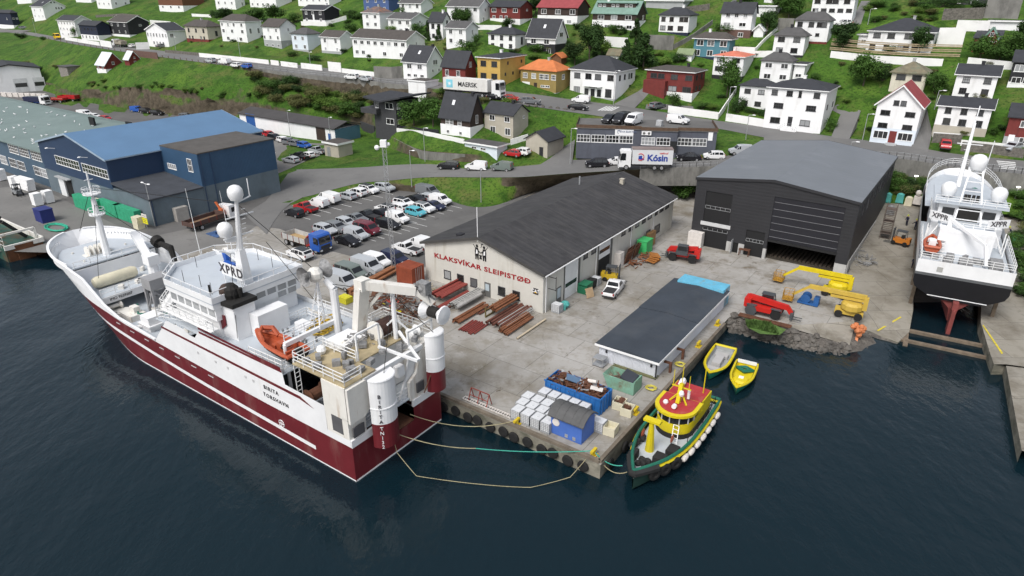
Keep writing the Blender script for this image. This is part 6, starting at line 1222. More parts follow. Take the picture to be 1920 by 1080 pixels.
s_, eh_, rg_ = GROOF;gm = MB();gm .sph((0, 0, .17), .16, 7, (1.7, .8, .8));gm .sph((.24, 0, .33), .09, 6);gm .cyl((.06, 0, 0), (.06, 0, .1), .02, n=4);gme = gm .mesh('gull', wh_m);gr_ = random .Random(8)
for i in range(64):
 y = s_ .d*gr_ .uniform(.03, .85)**1.2;x = s_ .w-gr_ .uniform(4, 62)
 w = s_ .world(x, y, eh_+.1+rg_*min(1, (y+.6)/(s_ .d*.9+.6))+.02)
 o = link('gull', gme, None, w, gr_ .uniform(0, 6));setlab(o, 'white gull resting on the pale green factory roof', 'gull', 'gulls on the green roof')
hw = M('ship_white', (.76, .765, .77), .45, .07, .4, dirt=(.44, .36, .27), damt=.45, dsc=(.7, .7, .1), dlo=.6);hr = M('ship_red', (.135, .017, .022), .4, .12, .5, dirt=(.26, .15, .13), damt=.55, dsc=(.6, .6, .12), dlo=.53)
rusty = M('rusty_white', (.70, .68, .63), .6, .08, .6, dirt=(.30, .16, .06), damt=.7, dsc=(1.3, 1.3, .18), dlo=.55);deckg = M('ship_deck_grey', (.46, .50, .54), .7, .08, .5, dirt=(.33, .34, .34), damt=.5, dsc=(.5, .5, .5))
deckb = M('wooden_deck', (.40, .33, .20), .85, .2, .9, dirt=(.2, .15, .09), damt=.6, dsc=(.6, .6, .6));rail_m = M('rail_white', (.78, .78, .77), .5, .05);rust_m = M('rust_brown', (.115, .05, .028), .85, .35, 2);gear_m = M('greasy_grey', (.22, .22, .22), .6, .4, 3);soot = M('soot_black', (.014, .013, .012), .8, .4)
TW = thing('trawler', 'big red and white stern trawler moored along the quay front', 'trawler', Vector((-13.3, 45.2, 0))+GR*5.55, math .atan2(GF .y, GF .x))
def V(s, t, z):return(s, 5.55-t, z)
def tb(m, s0, s1, t0, t1, z0, z1):m .b2(s0, s1, 5.55-t1, 5.55-t0, z0, z1);return m
def TP_(name, m, mat, par=None, sm=False):return m .build(name, mat, par or TW, sm)
zr = lambda s:2.0+(.027*max(0, s-13) if s<37 else .65+.105*(s-37))
zs_ = lambda s:-.25+.02*s+(.0014*max(0, s-17)**2)
def half(z, s):
 k = min(1, max(0, (z+1.5)/9.));s0 = 34+17*k;se = 53.5+5.7*k
 if s<=s0:return 5.55*(1 if z>-1.6 else .9)
 f = min(1, (s-s0)/(se-s0));return 5.55*max(0, 1-f**(1.7+.4*k))**(.86-.33*k)
def sheer(s):return float(np .interp(s, [0, 2.9, 3, 8.1, 8.3, 21, 22, 23, 24, 27.1, 30.4, 38, 41, 45, 50, 60], [2.7, 2.7, 5.1, 5.3, 6.7, 6.7, 5.6, 5.6, 6., 6., 2.75, 3.1, 3.9, 6.1, 6.9, 7.8]))
st_ = sorted(set([0, 1.5, 2.9, 3, 5, 8.1, 8.3, 11, 14, 17, 21, 22, 23, 24, 27.1, 28.7, 30.4]+[31+i for i in range(23)]+[54, 55, 56, 57, 57.8, 58.5, 59, 59.2]))
hull = MB()
for side in(1, -1):
 rows = []
 for s in st_:
  zt = sheer(s);zz = [-3., -1.55, -1.36, zs_(s)-.2, zs_(s)+.22, zr(s), max(zr(s)+.3, (zr(s)+zt)/2), zt]
  r = []
  for z in zz:
   k = min(1, max(0, (z+1.5)/9.));se = 53.5+5.7*k;r .append((min(s, se), side*half(z, min(s, se)), z))
  rows .append(r)
 for i in range(len(st_)-1):
  for j in range(7):
   hull .mat({0:3, 1:0, 2:1, 3:(0 if st_[i]>=4 else 1), 4:1}.get(j, 0));a, b = rows[i], rows[i+1]
   hull .add([a[j], b[j], b[j+1], a[j+1]], [(0, 1, 2, 3)])
hull .mat(1);hull .add([V(0, 0, -2.8), V(0, 11.1, -2.8), V(0, 11.1, 2.), V(0, 7.4, 2.), V(0, 7.4, .6), V(0, 3.7, .6), V(0, 3.7, 2.), V(0, 0, 2.)], [(0, 1, 2, 3, 4, 5, 6, 7)])
hull .mat(0);tb(hull, -.02, .2, 0, 3.7, 2., 2.7);tb(hull, -.02, .2, 7.4, 11.1, 2., 2.7);tb(hull, -.03, 0, .1, 11., -1.5, -1.36)
HB = TP_('hull', hull, [hw, hr, hr, soot], sm=True)
m = MB()
for s, t0 in((0.05, .3), ):pass
m = MB()
for side in(1, -1):
 pts = [(s, side*(half(sheer(s), s)+.02), sheer(s)+.04) for s in st_ if s>=30.4 and half(sheer(s), s)>.05]
 for a, b in zip(pts, pts[1:]):m .beam(a, b, .3, .1)
 TP_('bulwark_cap', m, hw);m = MB()
m = MB()
for(s0, s1, z0, z1) in((6.2, 28.4, 4.52, 4.92), (8.4, 21., 6.62, 6.66)):
 m .add([V(s0, -.03, z0), V(s1, -.03, z0+.25), V(s1, -.03, z0+.5), V(s0, -.03, z0+.32)], [(0, 1, 2, 3)])
m .add([V(4.4, -.03, 4.2), V(6.2, -.03, 4.5), V(6.2, -.03, 4.85)], [(0, 1, 2)]);m .add([V(8.3, -.03, 6.42), V(21, -.03, 6.42), V(21, -.03, 6.68), V(8.3, -.03, 6.68)], [(0, 1, 2, 3)])
TP_('side_stripe', m, hr)
m = MB()
for s in(13, 14.2, 17, 19, 22):m .cyl(V(s, -.02, 3.9), V(s, -.035, 3.9), .16, n=10)
for s in range(20, 46, 3):(m .b2(s, s+.9, 5.58, 5.6, zr(s)-.5, zr(s)-.4) if s<40 else 0)
TP_('freeing_port', m, M('port_grey', (.5, .5, .5), .5))
ltr = M('hull_letters', (.05, .045, .05), .6)
text('BIRITA', .42, ltr, TW, V(10.4, -.03, 3.85), (-1, 0, .0), (0, 0, 1), spacing=1.3);text('TORSHAVN', .42, ltr, TW, V(9.9, -.03, 3.), (-1, 0, 0), (0, 0, 1), spacing=1.3)
m = MB();m .tube([V(9.6+.38*math .cos(a*.524), -.03, .55+.38*math .sin(a*.524)) for a in range(12)], .035, 5, True);m .beam(V(9.6, -.03, .2), V(9.6, -.03, .9), .06);m .beam(V(9.25, -.03, .55), V(9.95, -.03, .55), .06);TP_('plimsoll_mark', m, hw)
TP_('working_deck', tb(MB(), .2, 8.3, .2, 10.9, 2.9, 3.), deckg);m = MB();_q = [(x, half(1.8, x)-.1) for x in range(30, 47)];m .prism(_q+[(x, -y) for x, y in _q[::-1]], 1.7, 1.8);TP_('working_deck', m, deckg)
m = MB();tb(m, 8.3, 27., .05, 11.05, 6.1, 6.2);tb(m, 27., 30., .3, 10.8, 5.2, 5.3);TP_('shelter_deck', m, deckg)
def fcpoly(s0, z):pts = [(s, half(z-.1, s)-.15) for s in list(np .arange(s0, 57.6, 1.)) if half(z+.2, s)>.4];return[(s, y) for s, y in pts]+[(s, -y) for s, y in pts[::-1]]
m = MB();m .prism(fcpoly(48.6, 6.2), 6.15, 6.3);m .prism(fcpoly(42.4, 4.2), 4.05, 4.15);TP_('forecastle_deck', m, deckg)
m = MB();tb(m, 48.5, 48.6, .6, 10.5, 4.15, 6.);tb(m, 42.3, 42.4, .3, 10.8, 3.3, 4.15);m .b2(46, 46.1, -half(2.4, 46)+.2, half(2.4, 46)-.2, 1.8, 4.1)
for i in range(26):
 s = 49+i*.38
 if s<57.8:y = half(7., s)-.15;m .beam((s, y, 6.), (s, y, 7.1), .08, .3);m .beam((s, -y, 6.), (s, -y, 7.1), .08, .3)
TP_('bulkhead', m, hw)
text('IMO 9239207', .34, ltr, TW, (42.27, 3.0, 3.72), (0, -1, 0), (0, 0, 1));text('XPRD', .3, ltr, TW, (42.27, -1.2, 3.72), (0, -1, 0), (0, 0, 1))
for q_ in(([V(48.7, .8, 6), V(48.7, 10.3, 6)], 1., 2, 1.8), ([V(42.5, .5, 4.15), V(42.5, 7, 4.15)], 1., 2, 1.8), ([V(8.4, .2, 6.2), V(13., .1, 6.2)], 1.3, 3, 1.), ([V(8.4, .2, 6.2), V(8.4, 2.4, 6.2)], 1.2, 3, 1.), ([V(21.2, 1.2, 6.2), V(27., .4, 5.8), V(29.6, .4, 5.3), V(29.6, 4, 5.3)], 1.1, 3, 1.2), ([V(16.5, 10.8, 6.2), V(8.4, 10.8, 6.2)], 1.1, 3, 1.4), ([V(15.8, 4.5, 6.2), V(15.8, 8.8, 6.2), V(12, 8.8, 6.2)], 1., 3, 1.2), ([V(6.6, .2, 7.9), V(.3, .2, 7.9), V(.3, 2, 7.9)], 1.05, 3, 1.2), ([V(6.6, 3.4, 7.9), V(2.4, 3.4, 7.9)], 1.05, 3, 1.2), ([V(.4, 10.9, 7.9), V(6.6, 10.9, 7.9), V(6.6, 7.8, 7.9)], 1.05, 3, 1.3), ([V(3.2, .5, 3), V(8, .5, 3)], 1.2, 3, 1.2)):
 m = MB();m .rail(*q_);TP_('railing', m, rail_m)
def wh(o, z):return[V(18.6-o, .8-o, z)[:2], V(26.4, .8-o, z)[:2], V(28.9+o, 3.2, z)[:2], V(28.9+o, 7.9, z)[:2], V(26.4, 10.3+o, z)[:2], V(18.6-o, 10.3+o, z)[:2]]
m = MB();m .prism(wh(-.25, 0), 6.2, 8.1);m .prism(wh(.1, 0), 8.1, 9.5);m .prism(wh(.4, 0), 9.5, 10.);WHo = TP_('wheelhouse', m, hw)
m = MB();m .prism(wh(.45, 0), 10., 10.25);TP_('wheelhouse_roof', m, deckg)
m = MB();q = wh(.42, 0)
for a, b in zip(q, q[1:]+q[:1]):m .beam((*a, 10.42), (*b, 10.42), .1, .6);n = max(2, int((Vector(b)-Vector(a)).length/.9));[m .beam((*Vector(a).lerp(Vector(b), i/n), 10.25), (*Vector(a).lerp(Vector(b), i/n), 10.8), .06, .12) for i in range(n)]
m .rail([(*p, 10.7) for p in q], .6, 1, 1.6, closed=True);TP_('roof_bulwark', m, hw)
m = MB()
def winrow(a, b, n, z0, z1, off, g=.12):
 a, b = Vector(a), Vector(b);d = (b-a);L = d .length;d .normalize();nn = Vector((d .y, -d .x))*off
 for i in range(n):
  p, q_ = a+d*(L*(i+g)/n)+nn, a+d*(L*(i+1-g)/n)+nn;m .add([(*p, z0), (*q_, z0), (*q_, z1), (*p, z1)], [(0, 1, 2, 3)])
q = wh(.1, 0);cq = Vector((23, 0))
for k, n in((0, 6), (1, 3), (2, 5), (3, 3)):
 a, b = Vector(q[k]), Vector(q[(k+1)%6]);d = (b-a).normalized();off = .02 if Vector((d .y, -d .x)).dot((a+b)/2-cq)>0 else -.02
 winrow(a, b, n, 8.5, 9.35, off)
a, b = Vector(q[5]), Vector(q[0])
for t0, n, z0, z1 in((5.2, 4, 8.75, 9.45), (6.7, 2, 8.02, 8.6)):
 for i in range(n):t = t0+i*1.25 if z0>8.4 else t0+.9+i*1.25;m .add([V(18.48, t, z0), V(18.48, t+1., z0), V(18.48, t+1., z1), V(18.48, t, z1)], [(0, 1, 2, 3)])
TP_('wheelhouse_windows', m, glass_m)
m = MB()
q = wh(.95, 0)[:4]
for a, b in zip(q, q[1:]):m .beam((*a, 7.75), (*b, 7.75), .9, .08)
m .rail([(*p, 7.8) for p in wh(1.25, 0)[:4]], 1., 3, 1.1);TP_('walkway', m, rail_m)
m = MB();tb(m, 21.3, 25.5, 2.2, 9, 6.2, 8.0);tb(m, 25., 27.8, 3., 8., 5.3, 8.);TP_('deckhouse', m, hw)
m = MB();tb(m, 22, 25.4, 2.17, 2.2, 7.55, 7.9);TP_('deckhouse_stripe', m, hr)
m = MB();m .prism([V(16.8, 1.5, 0)[:2], V(20.8, 1.2, 0)[:2], V(20.8, 3.8, 0)[:2], V(16.8, 3.8, 0)[:2]], 6.2, 9.7);tb(m, 15.4, 16.78, 3., 6.4, 6.2, 8.6);fn = TP_('funnel', m, hw)
m = MB();m .prism([V(16.5, 1.3, 0)[:2], V(21., 1., 0)[:2], V(21., 4, 0)[:2], V(16.5, 4, 0)[:2]], 9.7, 10.1);m .sph(V(18.4, 2.5, 10.5), .9, 12, (1, 1, 1.15));m .cyl(V(17.6, 3, 10), V(17.6, 3, 11), .25, n=8);m .cyl(V(20.4, 1.6, 10), V(20.4, 1.6, 11.1), .12, n=6);m .mat(1);m .sph(V(18.6, 2.3, 10.7), .78, 10);TP_('funnel_top', m, [soot, M('burnt_brown', (.05, .03, .022), .7, .3)], fn)
m = MB();m .ext([V(18.1, 1.35, 8.6), V(19.7, 1.23, 8.6), V(19.75, 1.23, 7.6), V(18.95, 1.28, 6.9), V(18.1, 1.33, 7.6)], (0, .06, 0));TP_('funnel_crest', m, hr, fn)
m = MB();c = V(20., 5.2, 10.2);x, y = c[0], c[1];m .box((x, y, 12.), (1.3, 1., 3.6), tap=.6);m .cyl((x, y, 13.5), (x-.9, y, 19.2), .33, .16, 8);m .beam((x-.2, y-1.6, 15.2), (x-.2, y+1.6, 15.2), .12);m .beam((x-.5, y-1.8, 17.2), (x-.5, y+1.2, 17.2), .1);m .beam((x-.8, y-.2, 18.6), (x-.8, y-1.6, 18.9), .1)
m .beam((x+1.7, y-.6, 12.7), (x+1.7, y+1.5, 13.7), 1.1, .1);m .beam((x, y, 12.2), (x+1.7, y+.4, 13.2), .3);m .beam((x, y, 14.8), (x+.4, y+1.1, 14.9), .4);m .cyl((x-.8, y-1.5, 18.9), (x-.8, y-1.5, 20.6), .05, n=5)
for i in range(9):m .beam((x-.55-i*.09, y-.5, 14.+i*.5), (x-.55-i*.09, y-.1, 14.+i*.5), .04)
MA = TP_('main_mast', m, hw)
def radome(c, r, par=MA):m = MB();m .lathe([(r*.3, -r*1.0), (r*.75, -r*.95), (r*.98, -r*.4), (r, .1), (r*.93, r*.45), (r*.65, r*.82), (r*.3, r*.97), (0, r)], c, 14);return m .build('radome', hw, par, True)
radome((x-.9, y, 19.6), .72);radome((x+.3, y+1., 16.0), .72)
m = MB();m .b2(x-.1, x+.05, y+1.05, y+1.1, 0, .1);m = MB();a, b = Vector((x+1.9, y+1.2, 11.1)), Vector((x-1.5, y+1.2, 11.1));m .add([a, b, b+Vector((0, 0, 1.35)), a+Vector((0, 0, 1.35)), a+Vector((0, -.08, 0)), b+Vector((0, -.08, 0)), b+Vector((0, -.08, 1.35)), a+Vector((0, -.08, 1.35))], [(0, 1, 2, 3), (7, 6, 5, 4), (0, 4, 5, 1), (3, 2, 6, 7), (0, 3, 7, 4), (1, 5, 6, 2)])
m .beam((x+1.5, y+1.2, 10.2), (x+1.5, y+1.2, 11.2), .08);m .beam((x-1.2, y+1.2, 10.2), (x-1.2, y+1.2, 11.2), .08);cs = TP_('call_sign_board', m, hw)
text('XPRD', .95, ltr, cs, (x+.2, y+1.23, 11.78), (-1, 0, 0), (0, 0, 1), bold=.025, spacing=1.25)
m = MB();c = V(50.3, 5.4, 6.);x, y = c[0], c[1];m .cyl((x, y, 6), (x-.2, y, 13.6), .5, .3, 8);m .cyl((x-.2, y, 13.6), (x-.3, y, 17.), .16, .1, 6)
for z, r in((11.6, .9), (14.2, 1.)):m .cyl((x-.2, y, z), (x-.2, y, z+.12), r, n=10);m .rail([(x-.2+r*math .cos(k*.7), y+r*math .sin(k*.7), z) for k in range(9)], .8, 2, 2, .02)
m .beam((x-.3, y-.5, 16.), (x-.3, y+.5, 16.), .08);m .beam((x-.25, y-.9, 15.), (x-.25, y+.9, 15.), .07);TP_('fore_mast', m, hw)
for s, t in((31, 7.2), (27.2, 8.8)):
 m = MB();m .cyl(V(s, t, 5.5), V(s+.6, t, 17.5), .06, .02, 5);TP_('whip_aerial', m, rail_m)
m = MB();cream = M('cream_tank', (.60, .56, .42), .6, .1, .8);m .lathe([(0, -2.6), (.55, -2.5), (.72, -2.1), (.72, 2.1), (.55, 2.5), (0, 2.6)], (45.6, 1.8, 4.95), 12, 'y');TP_('cream_tank', m, cream, sm=True)
m = MB();m .sph((46.8, 3.2, 4.6), .7, 8, (1.3, 1, .7));TP_('blue_tarpaulin', m, PC['blue'])
m = MB()
for k in range(5):m .lathe([(.35, 0), (.75, .05), (.75, .2), (.35, .25)], (51.8, -.6+k*.55, 6.75), 12, 'y')
m .b2(51.2, 52.4, -1, 2.2, 6, 6.4);TP_('anchor_windlass', m, rusty)
m = MB();m .cyl((44.2, -2.2, 1.8), (44.2, -2.2, 6.), .7, .6, 10);m .beam((44.2, -2.2, 6.1), (50.2, -3.6, 8.0), .9, .8);m .beam((44.2, -2.2, 6.5), (47.5, -3., 7.9), .4);m .box((44.2, -2.2, 6.3), (1.5, 1.4, 1.2));TP_('deck_crane', m, hw)
m = MB();m .tube([(45.8, -4.4, 7.4), (43.6, -4.6, 7.2), (42.8, -4.4, 5.6)], [.35, .42, .3], 8);m .cyl((45.8, -4.4, 7.4), (46.6, -4.4, 7.7), .75, n=10);TP_('fish_pump', m, soot)
m = MB();m .b2(37.6, 39.6, -1., 1.6, 5., 6.3);[m .beam((a, b, 1.8), (a, b, 5.2), .3) for a in(37.8, 39.4) for b in(-.8, 1.4)];m .beam((37.8, -.8, 2.4), (37.8, 1.4, 5), .15);m .beam((39.4, 1.4, 2.4), (37.8, 1.4, 5), .15);m .b2(38, 39.2, -.7, 1.2, 3., 4.2);TP_('net_gantry', m, M('grey_painted_steel', (.27, .27, .275), .6, .15))
m = MB();m .b2(34.2, 36., 2.4, 4.2, 1.8, 3.5);m .b2(33.9, 36.4, 2.1, 4.4, 2.4, 2.6);m .cyl((34, 1.8, 2.), (36.8, 4.9, 2.), .2, n=8);TP_('white_winch_box', m, hw)
m = MB();m .b2(38.4, 41., 2.4, 4.2, 1.8, 2.5);m .b2(39., 40, 2.7, 3.4, 2.5, 3.2);m .lathe([(.2, -.9), (.55, -.85), (.25, -.6), (.25, .6), (.55, .85), (.2, .9)], (42.6, 4., 2.7), 10, 'y');m .b2(41.8, 43.4, 3., 5., 1.8, 2.2);TP_('deck_winch', m, rusty)
m = MB();m .tube([(40.6, 2.2, 2.8), (38.6, 3.2, 2.5), (36.8, 1.6, 2.4), (36, .2, 2.2)], .12, 6);TP_('green_hose', m, M('green_hose', (.02, .14, .10), .6))
m = MB();m .cyl((31.4, -2.4, 6.), (31.4, -3.6, 6.4), .8, n=12);m .cyl((31.4, -2.1, 6.), (31.4, -2.4, 6.), .95, n=12);m .beam((32, -3., 6.), (30, -4.2, 9), .8);m .beam((30, -4.2, 9), (31.6, -4.8, 9.6), .5);TP_('net_hauler', m, rusty)
m = MB();m .b2(23.6, 25.2, -1.2, -.6, 10.25, 10.9);m .cyl((25.6, -1.4, 10.3), (25.6, -1.4, 11.6), .3, .45, 8);TP_('search_light', m, PC['blue'])
m = MB();m .cyl(V(22.6, .9, 7.), V(20.9, .9, 7.), .36, n=10);m .box(V(21.7, .9, 6.5), (1.4, .6, .4));TP_('life_raft_canister', m, hw)
m = MB();tb(m, 12.6, 14.4, 6.2, 7.2, 6.2, 7.);TP_('deck_box', m, hw)
m = MB();m .beam(V(9.4, 1.4, 8.2), V(9.4, 7.2, 8.2), .35, .4);m .cyl(V(9.4, 1.4, 3), V(9.4, 1.4, 8.2), .16, n=8);m .cyl(V(9.2, 7.3, 3), V(9.2, 7.3, 11.6), .38, n=10);m .cyl(V(9.2, 7.3, 11.6), V(9.9, 7.0, 12.4), .38, .3, 10)
for a in((10.6, 7.), (9.2, 5.2), (10.8, 5.4)):m .beam(V(*a, 8.2), V(10.1, 6.3, 12.6), .1)
for k in range(5):z = 8.6+k*.75;f = k*.17;m .beam(V(10.6-f*.5, 7.-f*.7, z), V(9.2+f*.9, 5.2+f*1.1, z), .06);m .beam(V(10.6-f*.5, 7.-f*.7, z), V(10.8-f*.7, 5.4+f*.9, z), .06)
m .rail([V(9.6, 1.6, 8.4), V(9.6, 7.2, 8.4)], .9, 3, 1.2);TP_('gantry', m, hw)
m = MB();m .sph(V(10.2, 6.2, 13.1), .75, 10);TP_('capstan_head', m, rusty);m = MB()
for sg in(-1, 1):m .lathe([(.25, 0), (.9, .55*sg), (.95, .6*sg), (.3, .1*sg)], V(10.2, 6.2-sg*.7, 13.3), 12, 'y')
m .cyl(V(10.2, 4.9, 13.3), V(10.2, 7.5, 13.3), .3, n=10);TP_('net_block', m, gear_m)
yn = M('yellow_net', (.42, .28, .03), .9, .35, 4);m = MB();rg = random .Random(2)
for k in range(26):c = V(12.2+rg .uniform(-.9, .9), 8.+rg .uniform(-1.2, 1.2), 6.4+rg .uniform(0, .5));m .tube([(c[0]+.6*math .cos(a*.8)*rg .uniform(.8, 1.2), c[1]+.7*math .sin(a*.8), c[2]+rg .uniform(-.08, .08)) for a in range(8)], .06, 4, True)
TP_('net_heap', m, yn)
m = MB();tb(m, 0.2, 6.7, .1, 3.5, 7.75, 7.9);tb(m, 2.2, 6.7, 3.5, 11., 7.75, 7.88);TP_('aft_platform', m, deckb)
m = MB();m .prism([V(.2, 0, 0)[:2], V(3., 0, 0)[:2], V(3., 1.9, 0)[:2], V(.2, 1.9, 0)[:2]], 4.6, 7.75);tb(m, .2, .9, 0, 1.9, 2.7, 4.7);tb(m, .9, 3., 0, .15, 2.7, 4.6);tb(m, 2.2, 3., .15, 1.9, 2.7, 4.7);m .ext([V(.1, 0, 4.4), V(.1, 1.6, 4.4), V(.1, 2.6, 5.2), V(.1, 2., 7.7), V(.1, 0, 7.7)], (-.25, 0, 0));TP_('stern_tower', m, rusty);m = MB();tb(m, .2, 3., 9.2, 11.1, 2.7, 7.75)
tb(m, 3., 8.3, 10.95, 11.1, 2.7, 7.);m .ext([V(.1, 7.2, 2.7), V(.1, 10.9, 2.7), V(.1, 10.9, 6.), V(.1, 9.6, 7.4), V(.1, 8.8, 7.2), V(.1, 8.2, 5.2), V(.1, 7.2, 4.6)], (.3, 0, 0));TP_('stern_tower', m, rusty)
m = MB();tb(m, 2.7, 3., 1.95, 9.15, 3.1, 7.7);m .rail([V(.4, 2., 3), V(.4, 9, 3)], 1.1, 3, 1.2);m .ext([V(.5, 6.2, 3.), V(.5, 9.2, 3.), V(.5, 9.2, 7.6), V(.5, 8., 7.6), V(.5, 7.2, 5.)], (.2, 0, 0));m .b2(.3, .9, -1.4, -.6, 5.6, 6.6);m .beam(V(.3, 2., 7.5), V(.3, 9.2, 7.5), .4, .4);TP_('stern_bay', m, hw)
m = MB();[m .beam(V(.4, t, 7.9), V(.4, t, 9.6), .16) for t in(7.7, 10.8)];m .beam(V(.4, 7.7, 9.5), V(.4, 10.8, 9.5), .16);[m .beam(V(2.4, t, 7.9), V(2.4, t, 10.4), .14) for t in(3.6, 6.2)];m .beam(V(2.4, 3.6, 10.4), V(2.4, 6.2, 10.4), .14);m .beam(V(2.4, 3.6, 10.4), V(5.4, 3.6, 7.9), .1);[m .beam(V(7., .4, 3+k*.45), V(7., .9, 3+k*.45), .05) for k in range(11)];[m .beam(V(7., t, 3), V(7., t, 8), .06) for t in(.4, .9)];m .rail([V(3.2, 10.6, 7.9), V(3.2, 7.4, 7.9)], 1.1, 3, 1.);m .rail([V(6.7, 3.6, 7.9), V(6.7, .3, 7.9)], 1.1, 3, 1.);m .sph(V(5.9, 2.6, 8.3), .45, 8);m .lathe([(.3, -.5), (.55, -.45), (.3, -.3), (.3, .3), (.55, .45), (.3, .5)], V(1.4, 9.4, 8.5), 10, 'y');TP_('stern_frame', m, rail_m)
m = MB();tb(m, -.05, .1, 8., 8.9, 3.2, 4.2);tb(m, -.05, .1, 9.6, 10.4, 3.3, 4.3);tb(m, -.04, .08, .3, 1.5, 2.85, 3.8);m .b2(.9, 2.2, 5.52, 5.57, 3., 4.6);TP_('stern_opening', m, M('dark_grey_opening', (.09, .09, .095), .8))
m = MB();tb(m, .02, 6., 3.7, 7.4, .6, .7);tb(m, 5.9, 6., 3.7, 7.4, .6, 3.);TP_('stern_ramp', m, rust_m)
m = MB();m .lathe([(.5, -1.3), (1., -1.25), (1., -1.1), (.62, -1.05), (.62, 1.05), (1., 1.1), (1., 1.25), (.5, 1.3)], V(3.9, 8.3, 8.75), 14, 'y');dr = TP_('net_drum', m, rusty);m = MB();m .lathe([(.7, -1.02), (.8, -.9), (.8, .9), (.7, 1.02)], V(3.9, 8.3, 8.75), 14, 'y');TP_('net_wrap', m, M('tarred_net', (.055, .028, .022), .9, .3, 4), dr)
m = MB();m .lathe([(.4, -.9), (.8, -.85), (.55, -.7), (.55, .7), (.8, .85), (.4, .9)], V(6.2, 1.7, 4.2), 12, 'y');m .lathe([(.3, -.6), (.75, -.5), (.75, .5), (.3, .6)], V(2, 2.4, 4.4), 12, 'y');TP_('trawl_winch', m, rust_m)
m = MB();tb(m, 4.6, 6.9, 3.9, 6.6, 6.2, 8.4);TP_('white_casing', m, hw);m = MB();tb(m, 6.9, 6.95, 4., 4.5, 7., 8.);tb(m, 5.1, 6.3, 3.86, 3.9, 7.3, 7.6);TP_('red_panel', m, hr)
m = MB()
for k in range(60):c = V(rg .uniform(3.4, 5.6), rg .uniform(3.6, 6.6), 7.9+rg .uniform(0, .9));m .beam(c, (c[0]+rg .uniform(-.5, .5), c[1]+rg .uniform(-.5, .5), c[2]+rg .uniform(-.2, .3)), .07)
TP_('hydraulic_pipes', m, gear_m)
m = MB();m .beam(V(6.2, 7.2, 7.6), V(4.4, 6.6, 13.4), .95, 1.1);m .beam(V(4.4, 6.6, 13.5), V(.9, 9.6, 12.7), .75, .8);m .beam(V(5.6, 7.1, 9.8), V(3., 7.8, 12.9), .28);m .beam(V(.9, 9.6, 12.7), V(-.1, 10.6, 11.4), .55, .6);m .box(V(4.4, 6.6, 13.5), (1., 1., 1.));cr = TP_('stern_crane', m, rusty)
m = MB();m .sph(V(.5, 10., 12.9), .55, 8);m .b2(-.2, .9, -4.9, -4.1, 12.4, 13.5);[m .tube([V(.6+rg .uniform(-.6, .6), 9.6+rg .uniform(-.6, .6), 13.4), V(.2+rg .uniform(-.6, .6), 10.2, 12.6), V(-.2, 10.5+rg .uniform(-.4, .4), 11.6)], .06, 4) for k in range(9)];TP_('crane_head', m, gear_m, cr)
m = MB();m .lathe([(.2, -1.3), (.85, -1.2), (.9, -1.05), (.35, -.55), (.35, .55), (.9, 1.05), (.85, 1.2), (.2, 1.3)], V(-.4, 10.4, 10.6), 14, 'x');TP_('power_block', m, hw, cr);m = MB();m .cyl(V(-.9, 10.4, 10.6), V(.1, 10.4, 10.6), .52, n=12);TP_('rubber_drum', m, soot, cr)
m = MB();m .cyl(V(2.6, 8.4, 7.9), V(2.6, 8.4, 12.6), .22, n=8);m .beam(V(2.6, 8.4, 10.), V(4.4, 7.6, 7.9), .16);m .beam(V(2.6, 8.4, 10.), V(1.6, 9.8, 7.9), .16);m .beam(V(2.4, 6., 8.2), V(-1.4, 6.9, 7.6), .22);m .beam(V(2.4, 8.6, 8.6), V(-1.4, 7.1, 7.6), .22);TP_('gallows', m, hw)
for t, z0, z1, R0 in((3.2, 1.2, 7.9, 1.3), (9.9, 3.1, 9., 1.05)):
 m = MB();arc = [(-.5-R0*.95*math .sin(a*math .pi/14), 5.55-t+R0*math .cos(a*math .pi/14)) for a in range(15)];zc = z0+(z1-z0)*.36
 m .mat(0);m .prism(arc, zc, z1);m .mat(1);m .prism(arc, z0, zc-.002);m .mat(0)
 for z in(z0+(z1-z0)*.58, z1-.16):m .prism([(x_*1.03, (y_-5.55+t)*1.04+5.55-t) for x_, y_ in arc], z, z+.1)
 d_ = TP_('trawl_door', m, [hw, hr])
 if R0>1.2:
  o_ = (-.5-R0*.66, 5.55-t+R0*.78);text('B\nI\nR\nI\nT\nA', .36, ltr, d_, (*o_, zc+1.55), (-.72, -.7, 0), (0, 0, 1));text('T\nN\n1\n3\n2', .34, hw, d_, (*o_, zc-1.3), (-.72, -.7, 0), (0, 0, 1))
m = MB();m .tube([V(-.8, 3.4, 7.6), V(-.9, 3.6, 4.), V(-.8, 4.4, 2.6), V(-.3, 4.8, 2.2)], .06, 5);m .tube([V(-.8, 9.2, 8.5), V(-.9, 9., 5.), V(-.7, 8.2, 3.4)], .06, 5);TP_('door_chain', m, rust_m)
m = MB();ca = rg .uniform
for k in range(26):t = ca(.6, 10.4);s_ = ca(.6, 6.3);m .box(V(s_ if t>3.6 else s_, t, 8.1+ca(0, .2)), (ca(.25, .8), ca(.25, .8), ca(.25, .7)), ca(0, 3))
for k in range(14):a, b = ca(10.5, 15.5), ca(2.8, 9.6);m .cyl(V(a, b, 6.2), V(a, b, 6.5+ca(0, .5)), .12, n=6)
TP_('deck_clutter', m, gear_m)
m = MB();[m .box(V(ca(30.5, 44), ca(1.2, 9.6), 2.05), (ca(.3, 1.), ca(.3, 1.), ca(.3, .8)), ca(0, 3)) for k in range(22)];[m .box((ca(43, 47.5), ca(-3.6, 3.6), 4.4), (ca(.3, .8), ca(.3, .8), .5), ca(0, 3)) for k in range(10)];[m .cyl((a, b, 6), (a, b, 6.5), .14, n=6) for a, b in((50, 3), (52, -3), (54, 2.6), (55, -1.6), (53, .5), (49.6, -3.4))]
